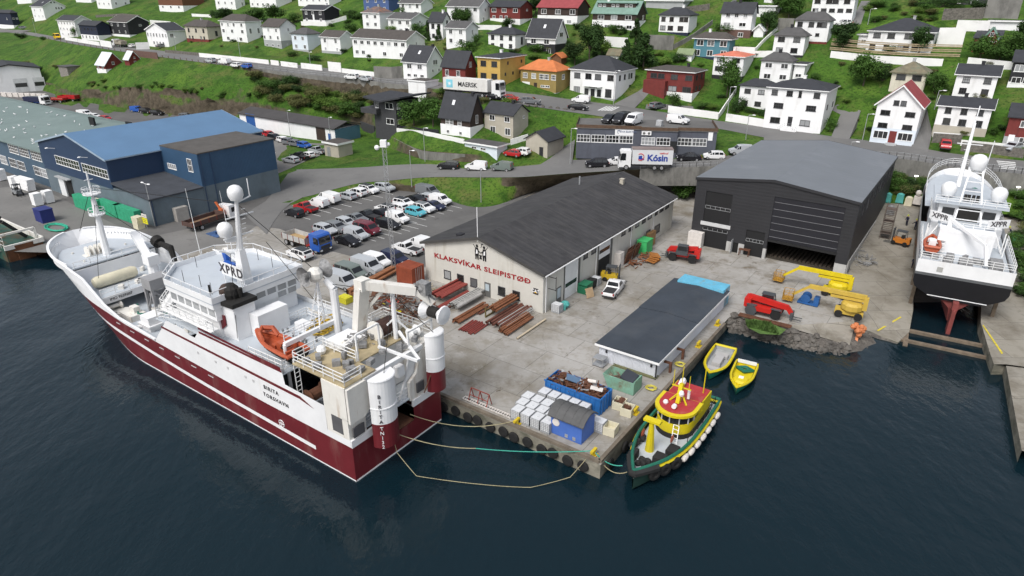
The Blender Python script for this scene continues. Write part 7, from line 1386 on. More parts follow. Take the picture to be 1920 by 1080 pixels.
m .rail([V(30.2, .6, 5.3), V(30.2, 10.4, 5.3)], 1., 2, 1.5);m .beam(V(8.6, 2., 6.2), V(4.9, 4.6, 8.6), .2);[m .beam(V(11.5+k*.9, 9.4, 6.2), V(12.2+k*.9, 8.4, 7.5), .16) for k in range(4)];TP_('deck_fitting', m, rusty)
m = MB()
for a, b in(((20., -.2, 18.2), (50.2, .1, 15.)), ((20., -.2, 18.2), (9.4, -1.7, 12.)), ((50., .2, 15.), (57., 0, 8.)), ((50., .2, 13.), (43., 4.6, 6.4)), ((50., .2, 13.), (43., -4.6, 6.4)), ((9.4, -1.7, 12.), (3.9, -1., 13.2)), ((2.6, -2.8, 12.4), (-.9, 2.2, 7.8)), ((2.6, -2.8, 12.4), (-.9, -4.2, 8.9)), ((19., 2., 14.), (16., 4.6, 7.)), ((19., -2., 14.), (16., -4.8, 7.))):m .beam(a, b, .045)
for a, b in((20, 4), (22.5, 3.6), (25, 3.9), (27.5, 1), (27, -2), (21, -3.6), (24, -4)):m .cyl((a, b, 10.2), (a, b, 11.5), .03, n=4)
TP_('rigging', m, soot)
RB = thing('rescue_boat', 'orange open rescue boat with outboard motor on the trawler deck', 'rescue boat', TW .location+GF*11.2+GR*(1.9-5.55)+Vector((0, 0, 6.75)), math .atan2(GF .y, GF .x)-.06)
def boat_hull(L, B, D, bowp=1.9, stn=1., fl=.62, n=11):
 """open boat: returns outer skin and inner liner rings"""
 o, i_ = [], []
 for k in range(n):
  f = k/(n-1);x = -L/2+L*f;w = B/2*max(.02, (1-max(0, (f-.4)/.6)**bowp))*(stn+(1-stn)*min(1, f/.3));rise = D*.28*max(0, f-.5)**1.5*2
  o .append([(x, w, D+rise), (x, w*.98, D*.55+rise), (x, w*fl, .12+rise*.6), (x, 0, rise*.6), (x, -w*fl, .12+rise*.6), (x, -w*.98, D*.55+rise), (x, -w, D+rise)])
  i_ .append([(x*.965, w*.86, D+rise), (x*.965, w*.8, D*.5+rise), (x*.965, 0, D*.42+rise*.6), (x*.965, -w*.8, D*.5+rise), (x*.965, -w*.86, D+rise)])
 return o, i_
orange = M('rescue_orange', (.40, .085, .035), .5, .12)
def open_boat(root, L, B, D, hull_m, in_m, rim_m_, rim_r=.1, **k):
 o, i_ = boat_hull(L, B, D, **k);m = MB();m .loft(o, closed=False);m .poly(o[0]);m .build('hull', hull_m, root, True)
 m = MB();m .loft(i_, closed=False);m .poly(i_[0]);m .build('interior', in_m, root, True)
 m = MB();m .tube([r[0] for r in o]+[r[-1] for r in o[::-1]], rim_r, 6, True);m .build('gunwale', rim_m_, root, True)
open_boat(RB, 6.4, 2.2, .95, soot, orange, orange, .2)
m = MB();m .b2(-1.2, -.4, -.35, .35, .5, 1.25);m .b2(-2.2, -1.5, -.5, .5, .5, .85);m .b2(-.2, .3, -.4, .4, .5, .8);m .build('console', orange, RB);m = MB();m .b2(-3.6, -3.1, -.25, .25, .6, 1.5);m .b2(-3.5, -3.3, -.1, .1, -.3, .6);m .b2(-1.5, -1.1, -.4, .4, .86, 1.);m .build('outboard_motor', soot, RB);m = MB();m .tube([(1., .8, 1.), (1.6, .7, 1.6), (2.2, 0, 1.7), (1.6, -.7, 1.6), (1., -.8, 1.)], .25, 6);m .build('bow_canopy', orange, RB)
yel = M('boat_yellow', (.62, .50, .012), .45, .06);grn = M('boat_green', (.012, .13, .085), .5, .15);blkp = M('fender_black', (.02, .02, .02), .8, .3);redd = M('deck_red', (.36, .03, .035), .6, .12, dirt=(.42, .2, .15), damt=.4);whf = M('grubby_white', (.62, .58, .54), .7, .15, 2)
BY = math .atan2(-GR .y, -GR .x)
TG = thing('work_boat', 'yellow and green work boat with a red wheelhouse roof moored at the quay corner', 'work boat', grid(7.6, -2.95, -1.5), BY)
L_, B_ = 14.8, 4.7;o, i_ = boat_hull(L_, B_, 1.7, 2.6, .92, .7, 15)
m = MB();m .loft(o, closed=False);m .poly(o[0]);m .build('hull', M('hull_green_black', (.02, .05, .04), .5, .2), TG, True)
m = MB();m .loft([[(r[0][0]*.985, r[0][1]*.9, 1.25), (r[0][0]*.985, -r[0][1]*.9, 1.25)] for r in o], closed=False);m .build('deck', deckg, TG)
for nm, dz, rr, mt in(('bulwark', .18, .16, grn), ('rubbing_band', -.12, .17, yel)):
 m = MB();m .tube([(r[0][0], r[0][1]*(.97 if dz>0 else 1.02), r[0][2]+dz) for r in o]+[(r[-1][0], r[-1][1]*(.97 if dz>0 else 1.02), r[-1][2]+dz) for r in o[::-1]], rr, 6, True);m .build(nm, mt, TG, True)
m = MB();bw_ = [r for r in o if r[0][0]>5.2];m .tube([(r[0][0]+.1, r[0][1]*1.08, r[0][2]-.1) for r in bw_]+[(r[-1][0]+.1, r[-1][1]*1.08, r[-1][2]-.1) for r in bw_[::-1]], .34, 7);m .build('bow_fender', blkp, TG, True)
def rr_plan(x0, x1, w, n=9, k=1.):return[(x0, w)]+[(x1-w*k+w*k*math .sin(a*math .pi/2/n) if True else 0, w*math .cos(a*math .pi/2/n)) for a in range(n+1)]+[(x1-w*k+w*k*math .sin(a*math .pi/2/n), -w*math .cos(a*math .pi/2/n)) for a in range(n-1, -1, -1)]+[(x0, -w)]
m = MB();m .prism(rr_plan(-5.6, .4, 1.75), 1.25, 1.75);m .build('house_base', blkp, TG)
m = MB();m .prism(rr_plan(-5.6, .35, 1.7), 1.75, 2.75);m .prism(rr_plan(-5.6, -1.8, 1.7, 2), 2.75, 3.7);hs_ = m .build('wheelhouse', yel, TG)
m = MB();m .prism(rr_plan(-2.6, .25, 1.62), 2.7, 3.75);m .build('wheelhouse_windows', glass_m, TG)
m = MB();q = rr_plan(-2.6, .28, 1.66)
for k in range(1, len(q)-1, 3):m .beam((*q[k], 2.75), (*q[k], 3.75), .1)
m .build('window_post', M('pale_grey_post', (.5, .5, .5), .5), TG)
m = MB();m .prism(rr_plan(-2.7, .75, 1.95), 3.7, 3.95);m .build('roof_rim', yel, TG)
m = MB();m .prism(rr_plan(-2.6, .35, 1.6), 3.95, 4.0);m .b2(-5.5, -2.75, -1.6, 1.6, 3.7, 3.78);m .build('roof', redd, TG)
m = MB();m .beam((-1.4, 0, 4), (-1.9, 0, 5.8), .35, .5);m .beam((-1.9, -.9, 5.4), (-1.9, .9, 5.4), .1);m .beam((-1.4, -.8, 4), (-1.9, 0, 5.), .12);m .beam((-1.4, .8, 4), (-1.9, 0, 5.), .12)
for yy, hh in((-.8, 7.), (0, 7.6), (.7, 6.8)):m .cyl((-1.9, yy, 5.4), (-1.9, yy, hh), .035, n=5)
m .cyl((-4.6, 1.2, 3.8), (-4.6, 1.2, 6.4), .05, n=5);m .build('mast', yel, TG)
m = MB();m .sph((-1.5, .2, 5.), .26, 8, (1, 1, 1.3));m .sph((-4.6, -.9, 4.2), .42, 8, (1.6, .8, 1));m .sph((-.7, -.9, 4.15), .25, 8);m .cyl((-.4, .1, 4.3), (-.1, .1, 4.3), .22, n=10);m .cyl((-2.3, .6, 4.2), (-2.3, .6, 5), .14, n=8);m .build('radar_and_lights', hw, TG)
m = MB();m .cyl((3.0, -.55, 1.25), (3.3, -.45, 4.5), .42, .2, 10);m .b2(3., 3.6, -1.15, .35, 4.5, 4.72);m .build('towing_post', yel, TG)
m = MB();m .b2(3.6, 4.6, .4, 1.4, 1.25, 2.);m .b2(1.8, 3., .9, 1.8, 1.25, 1.9);m .b2(4.4, 5.4, -1.5, -.9, 1.25, 2.1);[m .sph((5.4+random .uniform(-.7, .5), random .uniform(-.6, .9), 1.45), .3, 6) for k in range(9)];[m .sph((2.6+random .uniform(-1, 1.2), -1.7+random .uniform(-.2, .2), 1.6), .32, 6) for k in range(7)];m .build('winch', blkp, TG)
m = MB();m .rail([(.6, 1.95, 1.7), (-3, 2.0, 1.7), (-6.6, 1.85, 1.7)], .8, 2, 1.1, .025);m .build('railing', blkp, TG)
m = MB();m .lathe([(.28, -.06), (.4, 0), (.28, .06)], (1.6, .9, 2.2), 12, 'y');m .lathe([(.28, -.06), (.4, 0), (.28, .06)], (2.2, -1.6, 2.2), 12, 'y');m .build('lifebuoy', orange, TG)
m = MB()
for s_ in(-1, 1):m .beam((1.4, 1.+s_*.25, 1.3), (.45, .75+s_*.25, 2.9), .06)
for k in range(6):f = k/5.;m .beam((1.4-.95*f, .75-.25*f, 1.3+1.6*f), (1.4-.95*f, 1.25-.25*f, 1.3+1.6*f), .05)
m .build('ladder', hw, TG)
fm = MB();fm .lathe([(0, -.5), (.2, -.42), (.26, -.2), (.26, .2), (.2, .42), (0, .5)], n=9, ax='x');fme = fm .mesh('boat_fender', whf, True)
for x in(2.1, 1., -.3, -1.6, -2.9, -4.2, -5.6):y = float(np .interp(x, [r[0][0] for r in o], [r[0][1] for r in o]));f_ = link('boat_fender', fme, TG, (x, y+.28, 1.2))
tyr = MB();tyr .lathe([(.28, -.13), (.5, -.14), (.6, -.07), (.6, .07), (.5, .14), (.28, .13), (.24, 0)], n=16, ax='y');tyr_me = tyr .mesh('tyre_fender', tyre_m, True)
for x in(3.3, 4.6, 5.7):y = float(np .interp(x, [r[0][0] for r in o], [r[0][1] for r in o]));f_ = link('tyre_fender', tyr_me, TG, (x, y+.2, 1.2), -.5)
S1 = thing('small_boat', 'yellow rimmed open boat with a grey engine box beside the quay', 'boat', grid(24.2, -1.7, -1.6), BY+.08)
open_boat(S1, 6.8, 2.5, .95, grn, M('grey_liner', (.33, .34, .34), .6, .15), yel, .16, bowp=3., stn=.95)
m = MB();m .b2(-1., 1., -.45, .45, .4, 1.05);m .b2(-2.2, -1.3, -.7, .7, .5, .8);m .b2(1.3, 2., -.7, .7, .5, .75);m .build('engine_box', M('brushed_grey', (.42, .41, .40), .5, .1), S1)
S2 = thing('small_boat', 'all yellow open boat with a pointed bow moored outside the grey lined boat', 'boat', grid(22.6, -4.9, -1.6), BY+.12)
open_boat(S2, 6., 2.3, .9, grn, yel, yel, .13, bowp=2.2)
m = MB();m .lathe([(0, .82), (.7, .8), (.9, .6), (.9, .4)], (.5, 0, 0), 12);m .build('fore_deck', yel, S2);m = MB();m .tube([(-1.8, .8, .7), (-2.2, 0, .7), (-1.8, -.8, .7), (-1.3, 0, .65)], .22, 6, True);m .build('green_net', grn, S2);m = MB();m .b2(.2, .6, -.25, .25, .8, .9);m .b2(-2.9, -2.8, -1., 1., .8, 1.2);m .build('hatch', hw, S2)
SY = math .radians(60);WS = thing('hauled_out_ship', 'white ship with black lower hull hauled up on the slipway', 'ship', (53.9, 73.2, 0), SY)
SB = 4.95
def sh(z, x):
 k = max(0., min(1, (z+.5)/8.5));s0 = 20+12*k;se = 42+5*k;b = SB*(min(1, .08+.92*(max(0, z-.3)/3.2)**.6) if z<3.5 else 1);st = 1. if x>8 else(1. if z>1.8 else max(.1, x/8.) if z<1.8 else 1)
 if x<8:st*=.70+.30*math .sin(min(1, max(0, z-2.3)/1.7)*math .pi/2)
 return b*st*(1 if x<=s0 else max(0, 1-((x-s0)/(se-s0))**2.)**(.8-.3*k)), se
hl_ = MB();xs = [0, .3, 2, 5, 8, 12, 16, 20, 24, 27, 30, 32, 34, 36, 38, 40, 41.5, 43, 44.5, 45.6, 46.5, 47]
zz = [-.6, .4, 1.2, 1.9, 2.5, 2.85, 3.4, 4.1, 5., 5.35, 7.]
for sd in(1, -1):
 rw = []
 for x in xs:
  r = []
  for j, z in enumerate(zz):
   z2 = z+(1.8*max(0, x-20)/27 if z>2 else 0);z2 = max(z2, (2.2 if x<3 else 0) if j<4 else -9) if x<3 else z2;b, se = sh(z, x);r .append((min(x, se), sd*b, z2))
  rw .append(r)
 for i in range(len(xs)-1):
  for j in range(10):hl_ .mat([2, 2, 2, 2, 1, 1, 1, 1, 3, 0][j]);hl_ .add([rw[i][j], rw[i+1][j], rw[i+1][j+1], rw[i][j+1]], [(0, 1, 2, 3)])
 for j in range(10):hl_ .mat([2, 2, 2, 1, 1, 1, 1, 1, 3, 0][j]);hl_ .add([rw[0][j], rw[0][j+1], (0, 0, rw[0][j+1][2]), (0, 0, rw[0][j][2])], [(0, 1, 2, 3)])
ant = M('antifouling_red', (.19, .045, .04), .8, .25, .7);hb_ = M('hull_black', (.008, .008, .010), .4, .2);hl_ .build('hull', [hw, hb_, ant, M('hull_grey_band', (.10, .105, .11), .5)], WS, True)
m = MB();m .loft([[(.3, -1.8, 2.45), (9, -2.8, 2.0), (9, 2.8, 2.0), (.3, 1.8, 2.45)], [(.2, -.5, 1.2), (9, -1.6, .6), (9, 1.6, .6), (.2, .5, 1.2)], [(.6, -.3, -.6), (9, -.5, -.6), (9, .5, -.6), (.6, .3, -.6)]]);m .build('skeg', ant, WS)
m = MB();m .b2(-1.5, .1, -.22, .22, -1.5, 1.6);m .b2(-1.2, -.3, -.3, .3, 1.6, 2.5);m .build('rudder', ant, WS)
m = MB();m .b2(-.04, -.01, -3.1, 3.1, 2.5, 2.6);m .build('boot_line', hw, WS)
m = MB();m .b2(-.06, 0, 2.2, 2.8, 5.7, 6.3);m .build('stern_port', M('dull_grey', (.35, .35, .33), .6), WS)
m = MB();m .prism([(.2, -4.7), (.2, 4.7), (20, 4.8), (20, -4.8)], 5.9, 6.);m .prism([(x, sh(7, x)[0]-.25) for x in range(22, 46, 2)]+[(x, -sh(7, x)[0]+.25) for x in range(44, 21, -2)], 7.8, 7.9);m .build('deck', deckg, WS)
m = MB();m .b2(7., 21., -2.9, 3.1, 6., 8.6);m .b2(12, 24, -4., 4., 6., 8.4);m .b2(13.5, 22, -3.5, 3.5, 8.4, 10.8);m .b2(6.98, 9, -2.9, 3.1, 8.6, 9.);m .build('superstructure', hw, WS)
m = MB();m .b2(12.8, 22.6, -4.2, 4.2, 10.8, 11.);m .b2(9, 13.4, -3., 3.2, 8.61, 8.66);m .build('bridge_deck', deckg, WS)
m = MB();m .b2(13.4, 13.5, -3., -1.6, 9.2, 10.2);m .b2(13.4, 13.5, 1.6, 3., 9.2, 10.2);m .b2(13.5, 22, 3.5, 3.52, 9.4, 10.2);m .b2(13.5, 22, -3.52, -3.5, 9.4, 10.2);m .build('bridge_windows', glass_m, WS)
m = MB();m .b2(13.2, 16., -1.2, 1.2, 8.6, 10.4);m .build('funnel', soot, WS);m = MB();[m .cyl((14.5, a, 9.6), (14.8, a, 11.9), .2, n=7) for a in(-.7, -.2, .3, .7)];m .build('exhaust_pipe', soot, WS)
m = MB()
for a in(-1., 1.):m .beam((11.6, a*1.5, 8.6), (18.4, a*.7, 14.6), .2)
for k in range(6):f = k/5.;m .beam((12+6*f, -1.5+.8*f, 9.2+5*f), (12+6*f, 1.5-.8*f, 9.2+5*f), .12)
m .beam((18.4, -1., 14.6), (18.4, 1., 14.6), .5);m .build('radar_mast', hw, WS)
for c, r in(((18.4, 0, 15.6), 1.05), ((15.8, 2.7, 12.2), .95), ((15.8, -3., 12.2), .95)):radome(c, r, WS);m = MB();m .cyl((c[0], c[1], c[2]-1.4), (c[0], c[1], c[2]-.9), .3, n=7);m .build('radome_foot', hw, WS)
for sg, lab in((1, 0), (-1, 0)):
 a, b = Vector((11.2, sg*4.4, 8.9)), Vector((9.6, sg*2., 8.9));m = MB();m .beam(a+Vector((0, 0, .75)), b+Vector((0, 0, .75)), .08, 1.1);bo = m .build('call_sign_board', hw, WS);r_ = (b-a) if sg>0 else(a-b);n_ = r_ .cross(Vector((0, 0, 1))).normalized()*.06
 text('XPPR', .68, ltr, bo, (a+b)/2+Vector((0, 0, .75))+n_, r_, (0, 0, 1), bold=.02)
m = MB();m .cyl((31, .6, 7.9), (36., .3, 18.), .38, .18, 8);m .cyl((36., .3, 18.), (36.8, .2, 20.5), .08, n=6);[m .beam((31.8+k*.55, .35, 9.8+k*1.1), (31.8+k*.55, .95, 9.8+k*1.1), .05) for k in range(8)];m .beam((34.5, -1.4, 15), (34.5, 2., 15), .12);m .cyl((39, -3, 8.), (39.5, -3.2, 15), .1, .05, 6);m .build('fore_mast', hw, WS)
m = MB();P1 = [(.15, y, 7.) for y in(4.7, 1.5, -1.5, -4.7)];m .rail(P1, .9, 3, 1.2);m .rail([(.2, 4.75, 6.9), (12, 4.8, 6.9)], 1., 3, 1.3);m .rail([(.2, -4.75, 6.9), (12, -4.8, 6.9)], 1., 3, 1.3)
fr = [(x, sh(7, x)[0]-.1, 8.7+.03*(x-22)) for x in(26, 30, 34, 37, 39, 41, 43, 44.5, 45.8)];m .rail(fr+[(x, -y, z) for x, y, z in fr[::-1]], 1., 3, 1.6);m .rail([(12.8, y, 11.) for y in(-4.1, 4.1)], .9, 3, 1.4);m .build('railing', rail_m, WS)
m = MB();m .beam((8.4, 2.1, 6), (8.4, 2.1, 10.2), .5);m .beam((8.4, 2.1, 10.), (4.4, -1.8, 8.4), .35);m .beam((4.4, -1.8, 8.4), (2.6, -2.2, 6.4), .3);m .build('deck_crane', hw, WS)
m = MB();m .b2(2, 3.4, 1.2, 2., 6, 7.2);m .b2(2.4, 4.6, -3.9, -2.6, 6, 7.);m .b2(1.6, 3.2, -.8, .6, 6, 6.9);m .build('deck_winch', gear_m, WS)
m = MB();[m .b2(5.2+k*.35, 5.5+k*.35, 2.2, 3.1, 6.+k*.4, 6.1+k*.4) for k in range(6)];m .build('stairs', rail_m, WS);m = MB();m .sph((33.5, 2, 8.3), .6, 7);m .sph((33, -1.8, 8.2), .6, 7);m .build('deck_gear', grn, WS)
m = MB();m .rail([(9, 3, 8.65), (9, -2.9, 8.65)], .9, 3, 1.2);m .rail([(12.8, 4.1, 8.4), (22, 4.1, 8.4)], .9, 2, 1.5);m .rail([(12.8, -4.1, 8.4), (22, -4.1, 8.4)], .9, 2, 1.5);[m .beam((x, y, 6), (x, y, 8.5), .12) for x in(8.5, 10.5) for y in(-4.3, 4.3)];[m .beam((9.6, sg*4.3, 6), (11.5, sg*2.6, 9.5), .14) for sg in(-1, 1)];m .build('side_rail', rail_m, WS)
m = MB();rq = random .Random(3);[m .box((rq .uniform(.8, 6), rq .uniform(-3.8, 3.8), 6.3), (rq .uniform(.3, .9), rq .uniform(.3, .8), rq .uniform(.3, .8)), rq .uniform(0, 3)) for k in range(16)];m .build('deck_clutter', gear_m, WS)
RB2 = thing('rescue_boat', 'orange rescue boat on the side deck of the white ship', 'rescue boat', WS .location+Matrix .Rotation(SY, 3, 'Z')@Vector((6.2, 3.6, 6.6)), SY);open_boat(RB2, 4.6, 1.7, .8, orange, orange, orange, .2);m = MB();m .b2(-1., 0, -.4, .4, .4, 1.2);m .b2(.6, 1.4, -.5, .5, .5, .9);m .build('seat', hw, RB2)
CR = thing('slipway_cradle', 'timber and steel cradle under the white ship', 'cradle', (53.9, 73.2, 0), SY);m = MB()
for x, z in((-3.2, -1.35), (-6.2, -1.4)):m .beam((x, -5., z), (x, 5., z), .5, .4)
for y in(-4.4, 4.4):m .beam((-7.5, y, -1.6), (30, y, 1.4), .5, .5);[m .beam((x, y, -1+x*.09), (x, y, 3+x*.02), .4) for x in(3, 9, 15)]
m .build('cradle_beam', timber_m, CR)
FV = thing('moored_vessel', 'rust streaked green fishing vessel stern at the left edge of the picture', 'fishing vessel', P(30, 472, -1.5), math .atan2(GF .y, GF .x));m = MB();m .b2(-4.4, 22, -2.8, 2.6, -1.5, 1.9);m .build('hull', M('rusty_green', (.02, .075, .055), .7, .3, .5, dirt=(.13, .055, .02), damt=.9, dsc=(.6, .6, .3), dlo=.47), FV)
m = MB();m .b2(-4.5, -4.38, -2.6, 2.4, -1., 1.8);m .ext([(-4.9, -1., -1.2), (-4.9, 1., -1.2), (-4.5, 1.3, 2.4), (-4.5, -1.3, 2.4)], (.3, 0, 0));m .build('stern_plate', M('rust_sheet', (.12, .05, .022), .85, .35, .8, dirt=(.05, .03, .02), damt=.6), FV);m = MB();m .b2(-4.4, 22, -2.9, -2.6, 1.9, 2.7);m .b2(-4.5, -4.2, -2.8, 2.6, 1.9, 2.6);m .rail([(-4, 2.4, 1.9), (8, 2.4, 1.9)], 2., 3, 1.5);m .beam((-3, -2.4, 4.), (-3, 2.4, 4.), .3);m .beam((-3, -2.4, 1.9), (-3, -2.4, 4.), .3);m .build('bulwark', rusty, FV);m = MB();m .beam((0, -2, 2), (-1.5, 1., 5.6), .4);m .beam((4, 2.5, 2), (0, .6, 6.), .35);m .beam((-1.5, 1., 5.6), (8, 1.5, 5), .4);m .build('gantry', blkp, FV)
def at(u, v, z=0.):return grid(u, v, z+.03)
UY = math .atan2(GR .y, GR .x)
bol = MB();bol .cyl((0, 0, 0), (0, 0, .5), .2, .17, 10);bol .b2(-.42, .42, -.13, .13, .42, .62);bol .b2(-.4, .4, -.3, .3, 0, .06);bolm = None
for u, v, lab in((.55, 9.1, 'yellow mooring bollard before the rows of white tanks'), (.75, 1.1, 'yellow mooring bollard at the quay corner with green ropes'), (8.6, .9, 'yellow mooring bollard beside the cream fish tubs'), (31., .9, 'yellow mooring bollard at the far end of the pale grey shed'), (24.6, .8, 'yellow mooring bollard beside the two small yellow boats')):
 o = thing('bollard', lab, 'bollard', at(u, v), UY);bolm = bolm or bol .mesh('bollard_post', M('bollard_yellow', (.58, .42, .02), .6, .15));link('bollard_post', bolm, o)
for i in range(17):
 o = link('tyre_fender', tyr_me, None, grid(-.16, 1.6+i*1.42+(i%3)*.12, -.78-(i%2)*.12), YAW);o .scale = (.9, )*3;setlab(o, 'black tyre hung as a fender on the quay front', 'tyre', 'tyres hung on the quay front')
for i in range(6):
 o = link('tyre_fender', tyr_me, None, grid(1.6+i*2.9, -.16, -.85), UY);o .scale = (.9, )*3;setlab(o, 'black tyre hung as a fender behind the work boat', 'tyre', 'tyres hung behind the work boat')
m = MB();m .beam(grid(.2, 60, .16), grid(.2, .2, .16), .34, .3);m .beam(grid(.2, .2, .16), grid(31.5, .2, .16), .34, .3);setlab(m .build('kerb_beam', M('wet_timber', (.15, .125, .095), .9, .35, .8)), 'weathered timber kerb beam along the edge of the quay', 'kerb')
BSx = thing('hut', 'small blue hut with an arched grey roof and a lifebuoy sign on the quay', 'hut', at(1.4, 5.9), YAW);m = MB();w_, d_, h_ = 3.2, 2.3, 1.9
prof = [(y, h_+.75*math .sin(math .pi*(y+.25)/(d_+.5))**.8) for y in np .linspace(-.25, d_+.25, 9)]
m .b2(0, w_, 0, d_, 0, h_);m .ext([(0, 0, h_), (0, d_, h_)]+[(0, y, z-.02) for y, z in prof[::-1] if 0<=y<=d_], (w_, 0, 0));m .build('wall', M('hut_blue', (.06, .14, .44), .6, .1, .8), BSx)
m = MB();m .loft([[(-.25, y, z), (w_+.25, y, z), (w_+.25, y, z+.1), (-.25, y, z+.1)] for y, z in prof]);[m .loft([[(x, y, z+.1), (x+.05, y, z+.1), (x+.05, y, z+.14), (x, y, z+.14)] for y, z in prof]) for x in(.5, 1.3, 2.1, 2.9)];m .build('roof', M('hut_roof', (.085, .085, .085), .8, .2, 1), BSx)
m = MB();m .lathe([(.24, -.03), (.38, -.03), (.38, .03), (.24, .03)], (.55, -.04, 1.35), 14, 'y');m .build('lifebuoy_sign', whf, BSx);m = MB();[m .b2(x, x+.3, -.03, .01, .15, .5) for x in(1.5, 2.3)];m .build('vent', steel_m, BSx)
cage_m = M('tank_cage', (.33, .34, .35), .5, .1);tank_m = M('tank_plastic', (.60, .61, .62), .5, .06);a, b, c = MB(), MB(), MB()
a .b2(-.46, .46, -.56, .56, .16, 1.08);a .cyl((0, 0, 1.08), (0, 0, 1.13), .12, n=10);b .b2(-.5, .5, -.6, .6, 0, .15)
for k in range(6):
 z = .2+k*.18
 for q in((-.49, -.59, .49, -.59), (-.49, .59, .49, .59), (-.49, -.59, -.49, .59), (.49, -.59, .49, .59)):c .beam((q[0], q[1], z), (q[2], q[3], z), .025)
 x = -.49+k*.196;y = -.59+k*.236
 for s_ in(-1, 1):c .beam((x, s_*.59, .15), (x, s_*.59, 1.12), .025);c .beam((s_*.49, y, .15), (s_*.49, y, 1.12), .025)
TKM = (a .mesh('tank', tank_m), b .mesh('pallet', M('tank_pallet', (.32, .33, .34), .7)), c .mesh('cage', cage_m))
def ibc(w, lab, rz=UY, g=None):
 o = thing('liquid_tank', lab, 'tank', w, rz, g)
 for n, me in zip(('tank', 'pallet', 'cage'), TKM):link(n, me, o)
for u, vs in((1.55, (9.6, 8.5, 7.4, 6.3)), (2.75, (9.9, 8.8, 7.7, 6.6)), (3.95, (10.1, 9., 7.9))):
 for v in vs:ibc(at(u, v), 'white caged liquid tank in the block behind the blue hut', UY+math .pi/2, 'white tanks beside the blue hut')
for v in(9.2, 8.1, 7., 5.9, 4.8):ibc(at(5.5, v), 'white caged liquid tank in the row against the blue scrap container', UY+math .pi/2, 'white tanks along the scrap container')
ibc(at(4.3, 2.5), 'single white caged tank right of the blue hut');ibc(at(23, 18.6), 'grey caged tank at the front corner of the boatyard hall');ibc(at(33.2, 18.7), 'white caged tank beside the yellow forklift at the boatyard hall')
ibc(Vector((*OB .world(OB .w*.6, 4.)[:2], OB .o .z+OB .h+.17)), 'white caged tank on the roof deck of the slate workshop')
def heap(root, name, c, r, n, mat, seed, L=1.2, t=.08, h=.6):
 q = random .Random(seed);m = MB()
 for k in range(n):
  p = Vector((c[0]+q .uniform(-r[0], r[0]), c[1]+q .uniform(-r[1], r[1]), c[2]+q .uniform(0, h)));d = Vector((q .gauss(0, 1), q .gauss(0, 1), q .gauss(0, .25))).normalized()*L*q .uniform(.3, 1)
  if k%4:m .beam(p-d/2, p+d/2, t*q .uniform(.6, 2.), t*q .uniform(.4, 1.2))
  else:m .box(p, (q .uniform(.2, .8), q .uniform(.2, .6), .04), q .uniform(0, 3), 1, q .uniform(-.6, .6), q .uniform(-.6, .6))
 return m .build(name, mat, root)
CO = thing('scrap_container', 'open blue container filled with rusty scrap metal', 'container', at(6.3, 9.7), YAW);m = MB();l_ = 6.2
bc = M('container_blue', (.02, .13, .38), .5, .15, .8)
for q in((0, l_, 0, .1), (0, l_, 2.3, 2.4), (0, .1, .1, 2.3), (l_-.1, l_, .1, 2.3)):m .b2(*q, 0, 1.75)
m .b2(.1, l_-.1, .1, 2.3, 0, .9)
for k in range(12):m .b2(k*.55+.05, k*.55+.13, -.08, -.001, 0, 1.75)
for k in range(4):m .b2(l_+.001, l_+.08, .2+k*.6, .3+k*.6, 0, 1.75)
m .b2(-.06, l_+.06, -.09, -.001, 1.65, 1.8);m .build('container_body', bc, CO);heap(CO, 'scrap_metal', (l_/2, 1.2, 1.2), (2.7, .9), 190, rust_m, 5, 1.5, .1, .8);heap(CO, 'grey_scrap', (l_/2, 1.2, 1.5), (2.6, .9), 26, steel_m, 6, 1., .1, .6)
m = MB();m .box((2.6, 1.1, 2.2), (1.5, .8, .06), .6, 1, .3, .4);m .build('blue_panel', M('faded_blue', (.10, .17, .27), .6), CO);m = MB();m .box((5.2, 1., 2.1), (1.2, .5, .05), .3, 1, .2, .1);m .cyl((3.8, 1.8, 2.1), (4.7, 1.9, 2.2), .18, n=8);m .build('white_scrap', whf, CO)
SK = thing('skip', 'mint green rusty skip with sloping ends beside the planks', 'skip', at(11.2, 5.9), YAW);m = MB();mint = M('mint_rusty_steel', (.19, .36, .27), .7, .2, .8, dirt=(.15, .07, .03), damt=.8, dsc=(.8, .8, .5), dlo=.5)
for y in(0, 1.8):m .ext([(.7, y, 0), (3.5, y, 0), (3.5, y, 1.35), (0, y, 1.35)], (0, .1, 0))
m .b2(3.4, 3.5, .1, 1.8, 0, 1.5);m .add([(.7, .1, 0), (.7, 1.8, 0), (0, 1.8, 1.35), (0, .1, 1.35)], [(0, 1, 2, 3)]);m .b2(.7, 3.4, .1, 1.8, .02, .3);m .build('skip_body', mint, SK);m = MB();m .box((2.5, 1., 1.4), (1.4, 1.5, .1), 0, 1, .2, .25);m .build('tarpaulin', M('dark_tarpaulin', (.035, .04, .05), .6, .2), SK);heap(SK, 'timber_scrap', (1.4, .9, .6), (.8, .6), 26, timber_m, 9)
tubm = None
for u, v, lab in((8.6, 2.6, 'cream fish tub with scrap nearest the blue container'), (8.1, 1.5, 'cream fish tub with rusty scrap beside the bollard'), (4.5, 1.4, 'empty cream fish tub right of the single white tank')):
 o = thing('fish_tub', lab, 'tub', at(u, v), UY+.1);m = MB()
 for q in((-.6, .6, -.55, -.47), (-.6, .6, .47, .55), (-.6, -.52, -.47, .47), (.52, .6, -.47, .47)):m .b2(*q, 0, .85)
 m .b2(-.52, .52, -.47, .47, .05, .3);m .build('tub_body', cream, o)
 if v!=1.4:heap(o, 'scrap', (0, 0, .4), (.35, .3), 22, rust_m, int(u*10), .5, .05, .4)
def simple(name, label, cat, mb, mat, part, loc=None, rz=0.):
 o = thing(name, label, cat, loc or(0, 0, 0), rz);mb .build(part, mat, o);return o
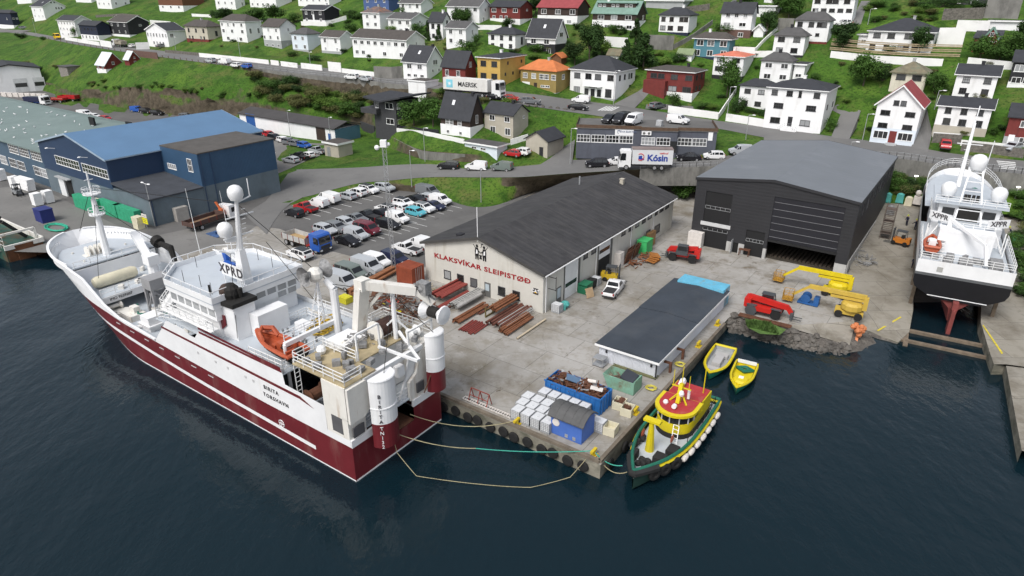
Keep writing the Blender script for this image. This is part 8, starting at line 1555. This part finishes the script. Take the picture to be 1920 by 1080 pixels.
m = MB();[m .b2(0, 5.8, y, y+.06, .05, .15) for y in(0, .45)];[m .b2(k*.29, k*.29+.08, .06, .45, .07, .13) for k in range(20)];simple('ladder', 'long pale ladder lying flat along the quay edge', 'ladder', m, whf, 'ladder_frame', at(.9, 15.9), YAW)
m = MB();[(m .beam((x, 0, 0), (x, .5, 1.3), .07), m .beam((x, .5, 1.3), (x, .9, 0), .07)) for x in(0, 1.1, 2.2)];m .beam((0, .5, 1.3), (2.2, .5, 1.3), .07);m .beam((0, .25, .65), (2.2, .25, .65), .06);simple('pipe_rack', 'thin red steel rack standing on the quay behind the ladder', 'rack', m, M('rack_red', (.26, .05, .035), .7), 'rack_frame', at(1., 15.2), YAW)
m = MB();[m .b2(*q, 0, 1.) for q in((0, .06, 0, .06), (1.2, 1.26, 0, .06), (0, .06, 1., 1.06), (1.2, 1.26, 1., 1.06))];[m .b2(0, 1.26, 0, 1.06, z, z+.05) for z in(.12, .95)];simple('steel_stillage', 'grey steel stillage frame at the corner of the pale grey shed', 'stillage', m, steel_m, 'frame', at(14., 8.6), YAW)
pl_m = M('mossy_planks', (.15, .15, .075), .9, .35, 1)
for k in range(10):m = MB();m .b2(0, 4.6, 0, .16, 0, .07);o = m .build('plank', pl_m, loc=at(15.2+(k%5)*.2, 6.8-(k%3)*.2, (k//5)*.1+.01), rz=YAW);setlab(o, 'mossy plank in the bundle lying against the pale grey shed', 'plank', 'planks against the shed')
m = MB();q = random .Random(4);[m .tube([(.5*math .cos(a*.7)*s_, .45*math .sin(a*.7)*s_, .08+s_*.05+q .uniform(-.03, .05)) for a in range(9)], .05, 4, True) for s_ in(1., .9, 1.15, .8, 1.05, .7)];RPm = M('yellow_rope', (.48, .42, .08), .9, .2)
simple('rope_coil', 'yellow rope coil beside the mint green skip', 'rope', m, RPm, 'rope', at(13.4, 1.5));m2 = MB();m2 .v, m2 .f, m2 .mi = list(m .v), list(m .f), list(m .mi);simple('rope_coil', 'yellow rope coil on the quay edge by the small boats', 'rope', m2, RPm, 'rope', at(19.5, .9))
m = MB();[m .beam((x, y, 0), (x, y, 1.2), .25) for x in(0, 3.4) for y in(0, .9)];[m .beam((x, 0, 1.1), (x, .9, 1.1), .22) for x in(0, 3.4)];simple('steel_trestle', 'rusty steel trestles beside the pale grey shed wall', 'trestle', m, rust_m, 'trestle_legs', at(17.5, 1.2), UY)
def pipes(name, lab, grp, u0, v0, L, n, rows, r, mat, z0=.35, da=0., step=None):
 m = MB();m .lathe([(r, 0), (r, L), (r*.75, L), (r*.75, 0), (r, 0)], (0, 0, 0), 10, 'x');me = m .mesh(name, mat, True);q = random .Random(int(u0*7+v0))
 for k in range(n):
  i, j = k%rows, k//rows;o = link(name, me, None, at(u0+q .uniform(-.25, .25), v0-i*(step or r*2.1)-j*r, z0+r+j*r*1.8), UY+da+q .uniform(-.01, .01));setlab(o, lab, 'pipe', grp)
redp = M('red_pipe', (.24, .05, .04), .7, .15, 2);rusp = M('rusty_pipe', (.19, .075, .035), .8, .3, 2);grp_ = M('grey_pipe', (.36, .355, .34), .6, .2, 2);cop = M('copper_pipe', (.30, .13, .06), .5, .25, 2);brn = M('brown_bar', (.12, .045, .03), .85, .3, 2)
pipes('steel_pipe', 'red steel pipe in the stack before the hall windows', 'red pipes in the left stack', 16.2, 33.5, 6.6, 7, 6, .16, redp, .75);pipes('steel_pipe', 'red steel pipe under the stack before the hall windows', 'lower red pipes in the left stack', 13.6, 31.4, 7.4, 4, 4, .12, redp, .1);pipes('steel_pipe', 'brown steel bar on the ground beside the red pipe stack', 'brown bars by the red stack', 14.2, 30.8, 4.6, 4, 4, .08, brn, .02)
pipes('steel_pipe', 'grey steel pipe in the stack between red and rusty pipes', 'grey pipes in the middle stack', 15.6, 30., 6.2, 8, 4, .12, grp_, .55, step=.34);pipes('steel_pipe', 'thick pale pipe lying on the grey pipe stack', 'thick pale pipe', 15.6, 28.6, 5., 1, 1, .24, grp_, .5);pipes('steel_pipe', 'rusty steel pipe in the low stack behind the quay', 'rusty pipes in the low stack', 13., 27.3, 6., 7, 5, .11, rusp, .15);pipes('steel_pipe', 'dark bar at the right of the low rusty stack', 'dark bars', 16.5, 26.2, 3.4, 3, 3, .07, brn, .02)
pipes('steel_pipe', 'orange rusty pipe on top of the right stack', 'orange rusty pipes in the right stack', 16.9, 24.6, 6.8, 7, 4, .15, rusp, 1., step=.36);pipes('steel_pipe', 'dark red beam under the right pipe stack', 'red beams in the right stack', 14.9, 23.4, 6.4, 5, 5, .17, brn, .35, step=.5);pipes('steel_pipe', 'grey steel pipe in the right pipe stack', 'grey pipes in the right stack', 15.2, 22.2, 5.8, 6, 6, .08, grp_, .45, step=.28);pipes('steel_pipe', 'brown pipe on the ground right of the right stack', 'brown pipes right of the stack', 14., 21.2, 5.6, 7, 5, .13, rusp, .12, step=.33);pipes('steel_pipe', 'short red bar on the ground before the right stack', 'short red bars', 12., 25.4, 3., 8, 8, .09, redp, .02, .06, step=.3)
pipes('timber_spar', 'long pale timber spar lying alone on the concrete', 'timber spar', 13.9, 18.5, 6., 1, 1, .12, M('pale_spar', (.50, .42, .30), .8, .15), .02)
for u, v0, v1, h in((17.4, 33.9, 29.2, .75), (21.6, 33.9, 29.2, .75), (16.5, 24.9, 20.5, 1.), (21., 24.9, 20.5, 1.)):
 m = MB();n = 4
 for k in range(n):v = v0+(v1-v0)*k/(n-1);m .beam((0, v0-v, 0), (0, v0-v, h+.35), .12)
 m .beam((0, 0, h-.08), (0, v0-v1, h-.08), .14);m .beam((0, 0, .1), (0, v0-v1, .1), .14);simple('pipe_trestle', 'steel trestle under the %s pipe stack, %s end'%('red and grey' if v0>30 else 'orange rusty', 'quay' if u<18.5 else 'hall'), 'trestle', m, M('yellow_black_steel', (.14, .11, .04), .8, .3, 3), 'trestle_frame', at(u, v0), YAW-math .pi/2+math .pi/2)
a_, b_ = P(652, 556), P(735, 511);m = MB();m .lathe([(.2, 0), (.2, 9.5), (.15, 9.5), (.15, 0), (.2, 0)], n=10, ax='x');cpm = m .mesh('copper_pipe', cop, True);dd = b_-a_
for k in range(5):o = link('copper_pipe', cpm, None, a_+Vector((dd .y, -dd .x, 0)).normalized()*(k%3)*.42+Vector((0, 0, .5+(k//3)*.38)), math .atan2(dd .y, dd .x));setlab(o, 'long copper brown pipe in the bundle behind the trawler crane', 'pipe', 'copper brown pipes')
m = MB();m .b2(-.8, .8, -.6, .6, 0, .8);m .b2(-.6, .6, -.4, .4, .8, .84);simple('yellow_box', 'bright yellow steel box at the end of the copper pipes', 'box', m, M('box_yellow', (.6, .55, .03), .6), 'box_body', P(648, 566, .03), YAW)
HP = thing('scrap_heap', 'heap of rusty bars, wire and mesh behind the trawler crane', 'scrap heap', P(745, 575, .03), YAW);heap(HP, 'rusty_bars', (0, 0, .1), (4.5, 2.6), 150, rust_m, 21, 2., .09, .7);heap(HP, 'grey_bars', (1, 1, .2), (4, 2.), 60, gear_m, 22, 1.6, .07, .6);heap(HP, 'red_pieces', (-1., -1., .5), (1.8, .8), 9, M('red_orange_steel', (.38, .05, .03), .6), 23, 1., .12, .5);heap(HP, 'yellow_pieces', (.5, -2., .3), (1.5, .6), 12, yel, 24, .9, .08, .6)
HP2 = thing('timber_heap', 'heap of pale timber and wire by the hall corner', 'timber heap', P(805, 548, .03), YAW);heap(HP2, 'timber', (0, 0, .1), (2.2, 1.2), 50, M('pale_wood', (.36, .31, .22), .9, .2), 31, 2.2, .1, .4)
HP3 = thing('wire_heap', 'tangled heap of grey cable beside the black hall wall', 'cable heap', P(1607, 487, .1), 0);heap(HP3, 'cable', (0, 0, .1), (1.6, 3.4), 130, gear_m, 41, 1.4, .06, .8)
def wpile(u, v, rz=UY):return at(u, v), rz
m = MB();m .ext([(-.8, -.6, 0), (.8, -.6, 0), (.9, -.7, 1.25), (-.9, -.7, 1.1)], (0, 1.3, 0));m .b2(-.9, .9, -.72, .65, 1.25, 1.35);simple('waste_bin', 'green wheeled waste container at the hall wall', 'waste bin', m, M('bin_green', (.02, .16, .08), .5), 'bin_body', at(30.2, 18.7), UY)
m = MB();m .ext([(-.6, -.5, 0), (.6, -.5, 0), (.7, -.6, 1.2), (-.7, -.6, 1.1)], (0, 1.1, 0));simple('waste_bin', 'black waste bin between the green bin and the white tank', 'waste bin', m, blkp, 'bin_body', at(31.9, 18.8), UY)
m = MB();[m .box((0, k*.17, .62), (.1, .12, 1.3), 0, 1, 0, .4) for k in range(7)];[m .box((.1+z*.4, .5, .62+z), (.1, 1.2, .1), 0, 1, 0, .4) for z in(-.5, 0, .5)];simple('pallet', 'wooden pallet leaning on the green waste bin', 'pallet', m, M('new_wood', (.42, .30, .18), .8, .15), 'pallet_boards', at(29.6, 17.2), UY+1.2)
m = MB();m .b2(-.6, .6, -.5, .5, 0, 2.1);m .b2(-.62, -.6, -.4, .4, .2, 2.);simple('steel_cabinet', 'tall white steel cabinet at the hall wall', 'cabinet', m, whf, 'cabinet_body', at(41.2, 19.3), UY)
m = MB();m .sph((0, 0, .45), .6, 8, (1, 1, .8));m .b2(-.9, 0, -.9, .1, 0, .7);simple('gear_sack', 'turquoise sack of gear beside the grey caged tank', 'sack', m, M('turquoise', (.08, .36, .33), .7, .2), 'sack', at(24.6, 18.4))
RS = thing('steel_plates', 'rusty steel plates and frames stacked against the hall wall', 'steel plates', at(45, 18.6), UY);m = MB();[m .box((k*.9-2, (k%3)*.35, .95), (2.2, .08, 1.9), .1*(k%2), 1, .25) for k in range(6)];m .build('plates', rust_m, RS);heap(RS, 'loose_steel', (-.5, -1.2, .05), (3., .8), 50, rusp, 51, 1.4, .09, .5)
m = MB();m .b2(-1.1, 1.1, -.8, .8, 0, 2.);m .b2(-1.15, 1.15, -.85, .85, 2., 2.1);simple('generator_box', 'bright green steel box by the hall wall', 'box', m, M('bright_green', (.05, .42, .13), .6), 'box_body', at(48.4, 18.6), UY)
m = MB();[m .box((k*.5, k*.15, .25+k*.08), (2.6, 1.4, .06), .2*k, 1, .15, .1) for k in range(4)];simple('steel_sheets', 'orange rusty sheets lying before the telehandler', 'steel sheets', m, M('orange_rust', (.36, .14, .03), .8, .25), 'sheets', at(45.5, 15.8), UY)
m = MB();[m .b2(-1.2+k*.02, 1.2, .5-k*.12, .56-k*.12, .1, 2.4) for k in range(5)];simple('panel_stack', 'brown timber panels leaning at the far end of the hall', 'panels', m, M('ply_brown', (.27, .16, .07), .85, .2), 'panels', at(51.2, 18.6), UY)
def cont(label, a, yaw, L, mat, name='shipping_container', top=None):
 o = thing(name, label, 'container', a, yaw);m = MB();m .b2(0, L, 0, 2.44, 0, 2.59);n = int(L/.3);[m .b2(.1+k*.3, .22+k*.3, -.03, -.001, .15, 2.45) for k in range(n)];[m .b2(L+.001, L+.03, .2+k*.5, .3+k*.5, .15, 2.45) for k in range(5)];[m .b2(.1+k*.3, .22+k*.3, .1, 2.34, 2.591, 2.62) for k in range(n)];m .build('container_body', mat, o);m = MB();[m .b2(L+.03, L+.07, y, y+.05, .1, 2.5) for y in(.7, 1.1, 1.4, 1.8)];m .build('door_bar', steel_m, o);return o
cont('orange shipping container beside the left wall of the boatyard hall', at(18.0, 41.4), YAW, 2.9, M('container_orange', (.26, .06, .028), .7, .2, .8));q_ = P(1357, 546, 2.6)
cont('light blue shipping container with rust patches behind the pale grey shed', Vector((q_ .x, q_ .y, .03))+GF*6.06, YAW, 6.06, M('container_light_blue', (.13, .42, .58), .6, .12, .8, dirt=(.30, .22, .12), damt=.9, dsc=(1.2, .5, .5), dlo=.56))
# ---- machines
def wheels4(o, xs, w, r, nm='wheel'):
 ty, ri = MB(), MB();t = r*.36;ty .lathe([(r*.55, -t), (r*.95, -t), (r, -t*.6), (r, t*.6), (r*.95, t), (r*.55, t)], n=16, ax='y');ri .lathe([(0, -t*.8), (r*.55, -t*.9), (r*.55, t*.9), (0, t*.8)], n=12, ax='y');a, b = ty .mesh(nm, tyre_m, True), ri .mesh('rim', whf, True)
 for x in xs:
  for s_ in(-1, 1):k = link(nm, a, o, (x, s_*w/2, r));link('rim', b, k)
mred = M('machine_red', (.48, .02, .015), .4, .08);mgrey = M('machine_grey', (.06, .065, .07), .6, .15)
def telehandler(label, w, rz, boom=1.):
 o = thing('telehandler', label, 'telehandler', w, rz);wheels4(o, (-1.4, 1.5), 1.9, .62);m = MB();m .b2(-2.3, 2., -.55, .55, .6, 1.15);m .b2(-2.4, -1.6, -.8, .9, .8, 1.9);m .b2(-1., 1., -1.15, -.6, .65, 1.25);m .build('chassis', mred, o)
 m = MB();m .beam((-2., -.1, 2.), (2.6*boom, -.1, 1.55), .5, .6);m .beam((2.5*boom, -.1, 1.6), (3.*boom, -.1, .9), .4, .5);m .build('boom', mred, o);m = MB();m .prism([(-.6, .2), (.9, .2), (1., 1.15), (-.7, 1.15)], 1.1, 1.75);[m .beam((x, y, 1.7), (x*.8, y, 2.5), .09) for x in(-.65, .95) for y in(.25, 1.1)];m .b2(-.65, .85, .2, 1.15, 2.45, 2.55);m .build('cab', mgrey, o)
 m = MB();m .b2(-.5, .75, .28, 1.08, 1.75, 2.44);m .build('cab_glass', cglass, o);m = MB();m .box((3.1*boom, -.1, .7), (.3, 1.2, .8));[m .b2(3.1*boom, 4.2*boom, y, y+.12, .3, .36) for y in(-.5, .3)];m .build('fork', mgrey, o);m = MB();[m .lathe([(.68, -.3), (.72, -.3), (.72, .3), (.68, .3)], (x, y, .62), 8, 'y') for x in(-1.4, ) for y in(-.95, )];[m .b2(x-.6, x+.6, y-.25, y+.25, 1.27, 1.33) for x in(-1.4, 1.5) for y in(-.95, .95)];m .build('mudguard', mgrey, o)
telehandler('red telehandler standing by the rail bundle at the shore', P(1432, 588, .03), YAW+.05, 1.05);telehandler('red telehandler parked between the two yard halls', P(1281, 487, .03), YAW+math .pi+.2, .8)
def boomlift(label, w, rz, col, ya):
 o = thing('boom_lift', label, 'boom lift', w, rz);m_ = M(col[0], col[1], .5, .12, .8);wheels4(o, (-1.1, 1.1), 1.9, .45);m = MB();m .b2(-1.6, 1.6, -.75, .75, .4, .85);m .build('chassis', m_, o);m = MB();m .lathe([(1.1, .9), (1.25, 1.1), (1.25, 1.7), (1., 2.)], (-.2, 0, 0), 12);m .build('turret', m_, o)
 d = Vector((math .cos(ya), math .sin(ya), 0));e = Vector((0, 0, 1));b = d*-1.6
 m = MB();m .beam(b+e*1.2, b+e*2.9, .5);m .beam(b+e*2.9, b+d*6.6+e*2.7, .42, .5);m .beam(b+e*2.4, b+d*4.+e*2.2, .3, .35);m .beam(b+d*6.5+e*2.7, b+d*8.4+e*1.1, .25, .3);m .build('boom', m_, o);c = b+d*8.9+e*.4
 m = MB();[m .rail([c+Vector((x*.6, -.7, 0)), c+Vector((x*.6, .7, 0))], 1.1, 3, .7, .025) for x in(-1, 1)];[m .rail([c+Vector((-.6, y*.7, 0)), c+Vector((.6, y*.7, 0))], 1.1, 3, .6, .025) for y in(-1, 1)];m .box(c, (1.3, 1.5, .06));m .build('basket', M('orange_cage', (.42, .22, .03), .6, .2), o)
boomlift('bright yellow boom lift with raised folded arm', P(1565, 553, .03), YAW+math .pi, ('lift_yellow', (.62, .48, .01)), -.02);boomlift('faded yellow boom lift nearer the shore with black tyres', P(1590, 592, .03), YAW+math .pi+.1, ('lift_faded_yellow', (.52, .36, .06)), -.12)
def forklift(label, w, rz, col):
 o = thing('forklift', label, 'forklift', w, rz);wheels4(o, (-.8, .8), 1., .32);m = MB();m .b2(-1.3, .9, -.55, .55, .35, 1.05);m .b2(-1.4, -.9, -.5, .5, .4, 1.2);m .build('chassis', col, o);m = MB();[m .beam((x, y, 1.), (x*.8, y, 2.15), .08) for x in(-.8, .75) for y in(-.5, .5)];m .b2(-.75, .7, -.55, .55, 2.1, 2.18);m .build('guard', mgrey, o);m = MB();[m .b2(1., 1.12, y-.06, y+.06, .1, 2.5) for y in(-.35, .35)];[m .b2(1.12, 2.2, y-.06, y+.06, .08, .13) for y in(-.3, .3)];m .b2(1., 1.1, -.35, .35, 1., 1.1);m .b2(1., 1.1, -.35, .35, 2.3, 2.42);m .build('mast', mgrey, o);m = MB();m .b2(-.5, -.1, -.3, .3, 1.05, 1.5);m .build('seat', blkp, o)
forklift('yellow forklift before the open door of the boatyard hall', at(35.6, 17.6), UY-1.3, M('forklift_yellow', (.5, .34, .02), .5, .15));forklift('orange and grey forklift beside the white ship', P(1686, 458, 1.2), 2.4, M('forklift_orange', (.5, .17, .02), .5, .15));forklift('grey forklift between the white pallets at the factory', P(35, 366, .03), YAW, M('forklift_grey', (.25, .26, .27), .5, .15))
m = MB();m .lathe([(.2, -.6), (.6, -.55), (.3, -.45), (.3, .45), (.6, .55), (.2, .6)], (0, 0, .75), 12, 'y');m .b2(-.9, 1.6, -.7, .7, .05, .2);m .b2(1., 1.6, -.5, .5, .2, 1.1);simple('winch', 'blue steel winch on a concrete pad near the boom lifts', 'winch', m, M('winch_blue', (.02, .09, .26), .5, .2), 'winch_drum', P(1510, 567, .05), YAW)
m = MB();[m .beam((0, k*.22, .1), (6.2, k*.22, .1), .12, .16) for k in range(4)];simple('rail_bundle', 'bundle of rusty rails along the shore edge', 'rails', m, rust_m, 'rails', P(1384, 592, .03), YAW+.03)
m = MB();[m .b2(0, 1.6, y, y+.1, .9, 1.) for y in(0, .25, .5, .75)];[m .beam((x, y, 0), (x, y, .95), .1) for x in(.1, 1.5) for y in(.1, .75)];simple('work_table', 'rusty work table before the black hall', 'table', m, rust_m, 'table_frame', P(1383, 478, .03), YAW)
m = MB();m .b2(0, 2.2, 0, 1.2, 0, 2.3);simple('tool_container', 'pale grey steel tool container left of the black hall', 'container', m, whf, 'container_body', P(1288, 460, .03), YAW)
m = MB();z0 = 0
for k in range(3):
 z = 1.+k*1.9;[m .beam((x, y, 0 if k==0 else z-1.9), (x, y, z+.9), .07) for x in(0, 1.4) for y in(0, 1.4)];m .b2(0, 1.4, 0, 1.4, z, z+.06);[m .beam((.1, .2+j*.1, z-1.9+j*.25), (1.3, .2+j*.1, z-1.9+j*.25), .2, .04) for j in range(8)];m .rail([(0, 0, z), (1.4, 0, z)], .9, 2, 1.4)
simple('stair_tower', 'brown steel stair tower beside the black hall', 'stair tower', m, M('brown_steel', (.12, .09, .075), .8, .25), 'stair_frame', P(1648, 448, 1.2), YAW)
for px, py, lab, mt in((1663, 378, 'turquoise topped sack on a pallet behind the black hall', 'turquoise'), (1686, 379, 'turquoise heaped tub on a pallet by the bank', 'turquoise'), (1702, 385, 'cream wrapped bale on a pallet by the bank', 'cream_tank'), (1718, 382, 'white wrapped double bale nearest the white ship', 'grubby_white'), (1731, 383, 'single white bale beside the double bale', 'grubby_white'), (1668, 402, 'grey frame of old gear beside the stair tower', 'greasy_grey')):
 w = G(px, py);m = MB();m .b2(-.6, .6, -.6, .6, 0, .15);m .box((0, 0, .75), (1.15, 1.15, 1.2), 0, .92);m .sph((0, 0, 1.4 if 'double' not in lab else 1.9), .5, 8, (1, 1, .5 if 'double' not in lab else 1.1));simple('pallet_load', lab, 'pallet load', m, MATS[mt], 'load', w, YAW)
m = MB();q = random .Random(6);[m .sph((q .uniform(-.7, .7), q .uniform(-.5, .5), .3+q .uniform(0, 1.2)), .35, 7) for k in range(14)];m .beam((0, 0, .3), (-.8, -1.4, -1.2), .3);simple('float_bundle', 'bundle of orange floats hanging at the apron corner', 'floats', m, M('float_orange', (.52, .18, .07), .6, .2), 'floats', P(1607, 632, -.9), 0)
m = MB();m .ext([(-1.4, -.7, 0), (1.4, -.7, 0), (1.6, -.8, .9), (-1.6, -.8, .9)], (0, 1.5, 0));simple('green_tub', 'green tub of gear on the quay right of the white ship', 'tub', m, M('tub_green', (.05, .25, .13), .6, .2), 'tub_body', G(1905, 456), SY);heap(simple('outboard_heap', 'pile of black engine parts on the slipway quay', 'engine parts', MB().box((0, 0, .3), (.9, .6, .6)), blkp, 'engine_block', G(1902, 478), SY), 'engine_parts', (0, 0, .2), (.8, 1.6), 40, blkp, 61, .8, .14, .6)
# ---- left quay by the factory
gm_ = M('green_crate', (.03, .30, .16), .7, .2, 1.2, bump=.6, bsc=6)
for a, b, lab in(((141, 388), (186, 402), 'long stack of bright green crates nearest the factory door'), ((186, 398), (214, 412), 'middle stack of bright green crates behind the foremast'), ((216, 408), (255, 423), 'right hand stack of bright green crates by the cream boxes')):
 p, q = P(*a, .03), P(*b, .03);L = (q-p).length;m = MB();n = max(3, round(L/1.15));[m .box((k*L/n+.57, .6, .45+j*.8), (L/n*.97, 1.2, .78), .02*((k+j)%3-1)) for k in range(n) for j in range(3)];simple('crate_stack', lab, 'crates', m, gm_, 'crates', p, YAW)
for px, py, lab in((262, 428, 'cream box stack beside the yellow sign'), (184, 394, 'cream sack on the green crates behind the foremast')):m = MB();[m .box((0, 0, .35+k*.7), (1.6, 1.2, .68), .05*k) for k in range(3)];simple('box_stack', lab, 'boxes', m, cream, 'boxes', P(px, py, .03), YAW)
o = thing('sign_board', 'yellow and white warning sign at the corner of the blue lean to', 'sign', P(276, 430, .03), YAW);m = MB();m .b2(-.05, .05, 0, .1, 0, 2.6);m .build('post', steel_m, o);m = MB();m .b2(-.8, .8, -.05, 0, 1., 2.);m .build('yellow_plate', M('sign_yellow', (.7, .65, .02), .5), o);m = MB();m .b2(-.8, .8, -.05, 0, 2.1, 2.7);m .build('white_plate', whf, o);m = MB();[m .b2(-.5, .5, -.06, -.05, z, z+.08) for z in(1.3, 1.6, 2.35)];m .build('sign_lines', ltr, o)
for px, py, n, lab in((5, 338, 3, 'white wrapped pallet stack at the far left'), (30, 352, 3, 'white wrapped pallet stack before the factory windows'), (50, 355, 3, 'white wrapped pallet row beside the factory wall'), (72, 385, 3, 'white pallet of boxes left of the factory door'), (93, 380, 3, 'white pallet of boxes nearest the factory door')):m = MB();[m .box((0, 0, .5+k*.75), (1.5+(px==50)*4, 1.4, .73), .03*k) for k in range(n)];simple('pallet_stack', lab, 'pallet stack', m, wh_m, 'wrapped_boxes', P(px, py, .03), YAW)
m = MB();[m .box((k*1.3-4, (k%2)*.3, .7), (1.2, 1.2, 1.4)) for k in range(16)];simple('sack_row', 'long row of white sacks below the white hall at the left', 'sacks', m, whf, 'sacks', P(18, 181, .03), -.2)
m = MB();m .b2(-1.4, 1.4, -1., 1., 0, 2.2);m .b2(-1.45, 1.45, -1.05, 1.05, 2.2, 2.3);simple('blue_bin', 'dark blue steel bin by the rusty green vessel', 'bin', m, M('bin_blue', (.02, .03, .16), .5), 'bin_body', P(86, 414, .03), YAW)
m = MB();m .b2(-1.1, 1.1, -.9, .9, 0, 2.4);simple('water_tank', 'grey steel tank standing against the factory side wall', 'tank', m, M('tank_grey', (.38, .36, .33), .7, .15), 'tank_body', P(340, 412, .03), UY)
m = MB();[m .tube([(2.6*s_*math .cos(a*.63), 1.3*s_*math .sin(a*.63), .1+.06*i) for a in range(10)], .1, 5, True) for i, s_ in enumerate((1, .85, 1.1))];simple('green_hose_coil', 'loose coil of green hose on the left quay', 'hose', m, M('hose_green', (.03, .34, .22), .6), 'hose', P(106, 428, .05), YAW)
m = MB();m .b2(-1.6, 1.6, -.8, .8, 0, .12);m .b2(-.3, .3, -.25, .25, .12, .6);simple('hatch_plate', 'blue steel plate with a yellow bollard on the concrete by the trawler', 'bollard', m, M('plate_blue', (.05, .10, .22), .6, .2), 'plate', P(405, 440, .03), YAW)
# ---- people
def person(w, rz, label, arm=0., bend=0.):
 J = [(0, 0, .95), (0, .02+bend*.2, 1.2), (0, .02+bend*.4, 1.42), (0, .03+bend*.5, 1.54), (0, .05+bend*.55, 1.68), (0, .05+bend*.55, 1.76), (-.2, .02+bend*.4, 1.4), (-.26, .1+arm, 1.14), (-.22, .26+arm, .98), (-.21, .32+arm, .9), (.2, .02+bend*.4, 1.4), (.27, .06, 1.13), (.25, .2, .95), (.24, .25, .87), (-.1, 0, .9), (-.12, .04, .5), (-.13, -.02, .08), (-.13, .14, .04), (.1, 0, .9), (.13, -.06, .5), (.14, -.14, .08), (.14, .02, .04)]
 E = [(0, 1), (1, 2), (2, 3), (3, 4), (4, 5), (2, 6), (6, 7), (7, 8), (8, 9), (2, 10), (10, 11), (11, 12), (12, 13), (0, 14), (14, 15), (15, 16), (16, 17), (0, 18), (18, 19), (19, 20), (20, 21)]
 R_ = [.15, .16, .15, .065, .105, .07, .075, .055, .045, .045, .075, .055, .045, .045, .1, .075, .055, .05, .1, .075, .055, .05]
 me = bpy .data .meshes .new('b');me .from_pydata(J, E, []);ob = bpy .data .objects .new('b', me);COL .objects .link(ob);ob .modifiers .new('s', 'SKIN');sv = me .skin_vertices[0].data
 for i, r in enumerate(R_):sv[i].radius = (r, r*(.72 if i<3 else 1))
 sv[0].use_root = True;s2 = ob .modifiers .new('u', 'SUBSURF');s2 .levels = 1
 dg = bpy .context .evaluated_depsgraph_get();m2 = bpy .data .meshes .new_from_object(ob .evaluated_get(dg));bpy .data .objects .remove(ob)
 m2 .materials .clear();m2 .materials .append(M('navy_overall', (.012, .016, .04), .8, .2));m2 .materials .append(M('skin', (.42, .24, .17), .6));m2 .materials .append(blkp)
 for f in m2 .polygons:c = f .center;f .material_index = 1 if c .z>1.5 or(abs(c .x)>.17 and c .z<.95 and c .z>.8 and c .y>.17) else(2 if c .z<.12 else 0)
 m2 .shade_smooth();o = thing('person', label, 'person', w, rz);link('body', m2, o)
 y = .05+bend*.55;h = MB();h .lathe([(.135, 1.72), (.13, 1.78), (.09, 1.85), (0, 1.87)], (0, y, 0), 10);h .b2(-.08, .08, y+.1, y+.2, 1.715, 1.735);h .build('helmet', M('hi_vis_yellow', (.5, .62, .02), .5), o);h = MB();h .b2(-.03, -.015, y+.095, y+.11, 1.66, 1.68);h .b2(.015, .03, y+.095, y+.11, 1.66, 1.68);h .b2(-.012, .012, y+.1, y+.13, 1.61, 1.66);h .build('face_features', M('skin_dark', (.2, .1, .07), .7), o)
person(G(1699, 423), 2., 'person in navy overalls and yellow helmet standing behind the other worker', .05);person(G(1715, 431), .6, 'person in navy overalls and yellow helmet nearest the white ship hull', .2);person(G(1711, 503), 2.6, 'person in dark overalls and yellow helmet leaning at the ship side near the stern', .3, .3);person(G(1893, 446), 1.2, 'person in dark overalls with yellow helmet bending over the green tub', .2, .6)
# ---- mooring ropes
def rope(name, label, pts, mat, r=.04, sag=0.):
 P_ = [Vector(p) for p in pts];q = []
 for a, b in zip(P_, P_[1:]):q+=[a .lerp(b, i/10)-Vector((0, 0, sag*4*(i/10)*(1-i/10))) for i in range(10)]
 m = MB();m .tube(q+[P_[-1]], r, 5);setlab(m .build(name, mat), label, 'rope')
rp1 = M('pale_rope', (.34, .30, .18), .9, .2);rp2 = M('green_rope', (.05, .33, .25), .9, .2);Vs = lambda s, t, z:TW .location+GF*s+GR*(t-5.55)+Vector((0, 0, z))
rope('mooring_rope', 'pale mooring rope from the trawler stern to the bollard before the tanks', [Vs(-.1, 6.8, 1.6), at(.55, 9.1, .5)], rp1, .04, 1.);rope('mooring_rope', 'mooring rope that turns green on its way to the corner bollard', [Vs(-.1, 4., 1.5), at(-4.2, 10.2, -.2)], rp1, .04, .5);rope('mooring_rope', 'green knotted mooring rope to the corner bollard', [at(-4.2, 10.2, -.2), at(.75, 1.1, .5)], rp2, .045, .25)
rope('mooring_rope', 'slack yellow mooring rope drooping from the trawler ramp to the water', [Vs(-.1, 4.4, 1.7), Vs(-1.6, 3.4, .2), Vs(-4., 3.2, -1.1), at(-6.6, 8., -1.43), at(-4.4, 4.2, -1.43), at(-1.6, 2., -1.2), at(.7, 1.2, .45)], rp1, .03, .06);rope('mooring_rope', 'green bow rope of the work boat at the quay corner', [at(.75, 1.1, .5), grid(.9, -1.6, .1)], rp2, .05, .5);rope('mooring_rope', 'pale bow rope of the work boat at the quay corner', [at(.75, 1., .4), grid(.6, -2.2, -.1)], rp1, .04, .9)
# ---- labels stay unique outside their groups
for lab, names in USED .items():
 obs = [bpy .data .objects[n] for n in names if n in bpy .data .objects]
 if len(obs)>1 and not all(o .get('group') for o in obs):print('DUP', lab, len(obs))
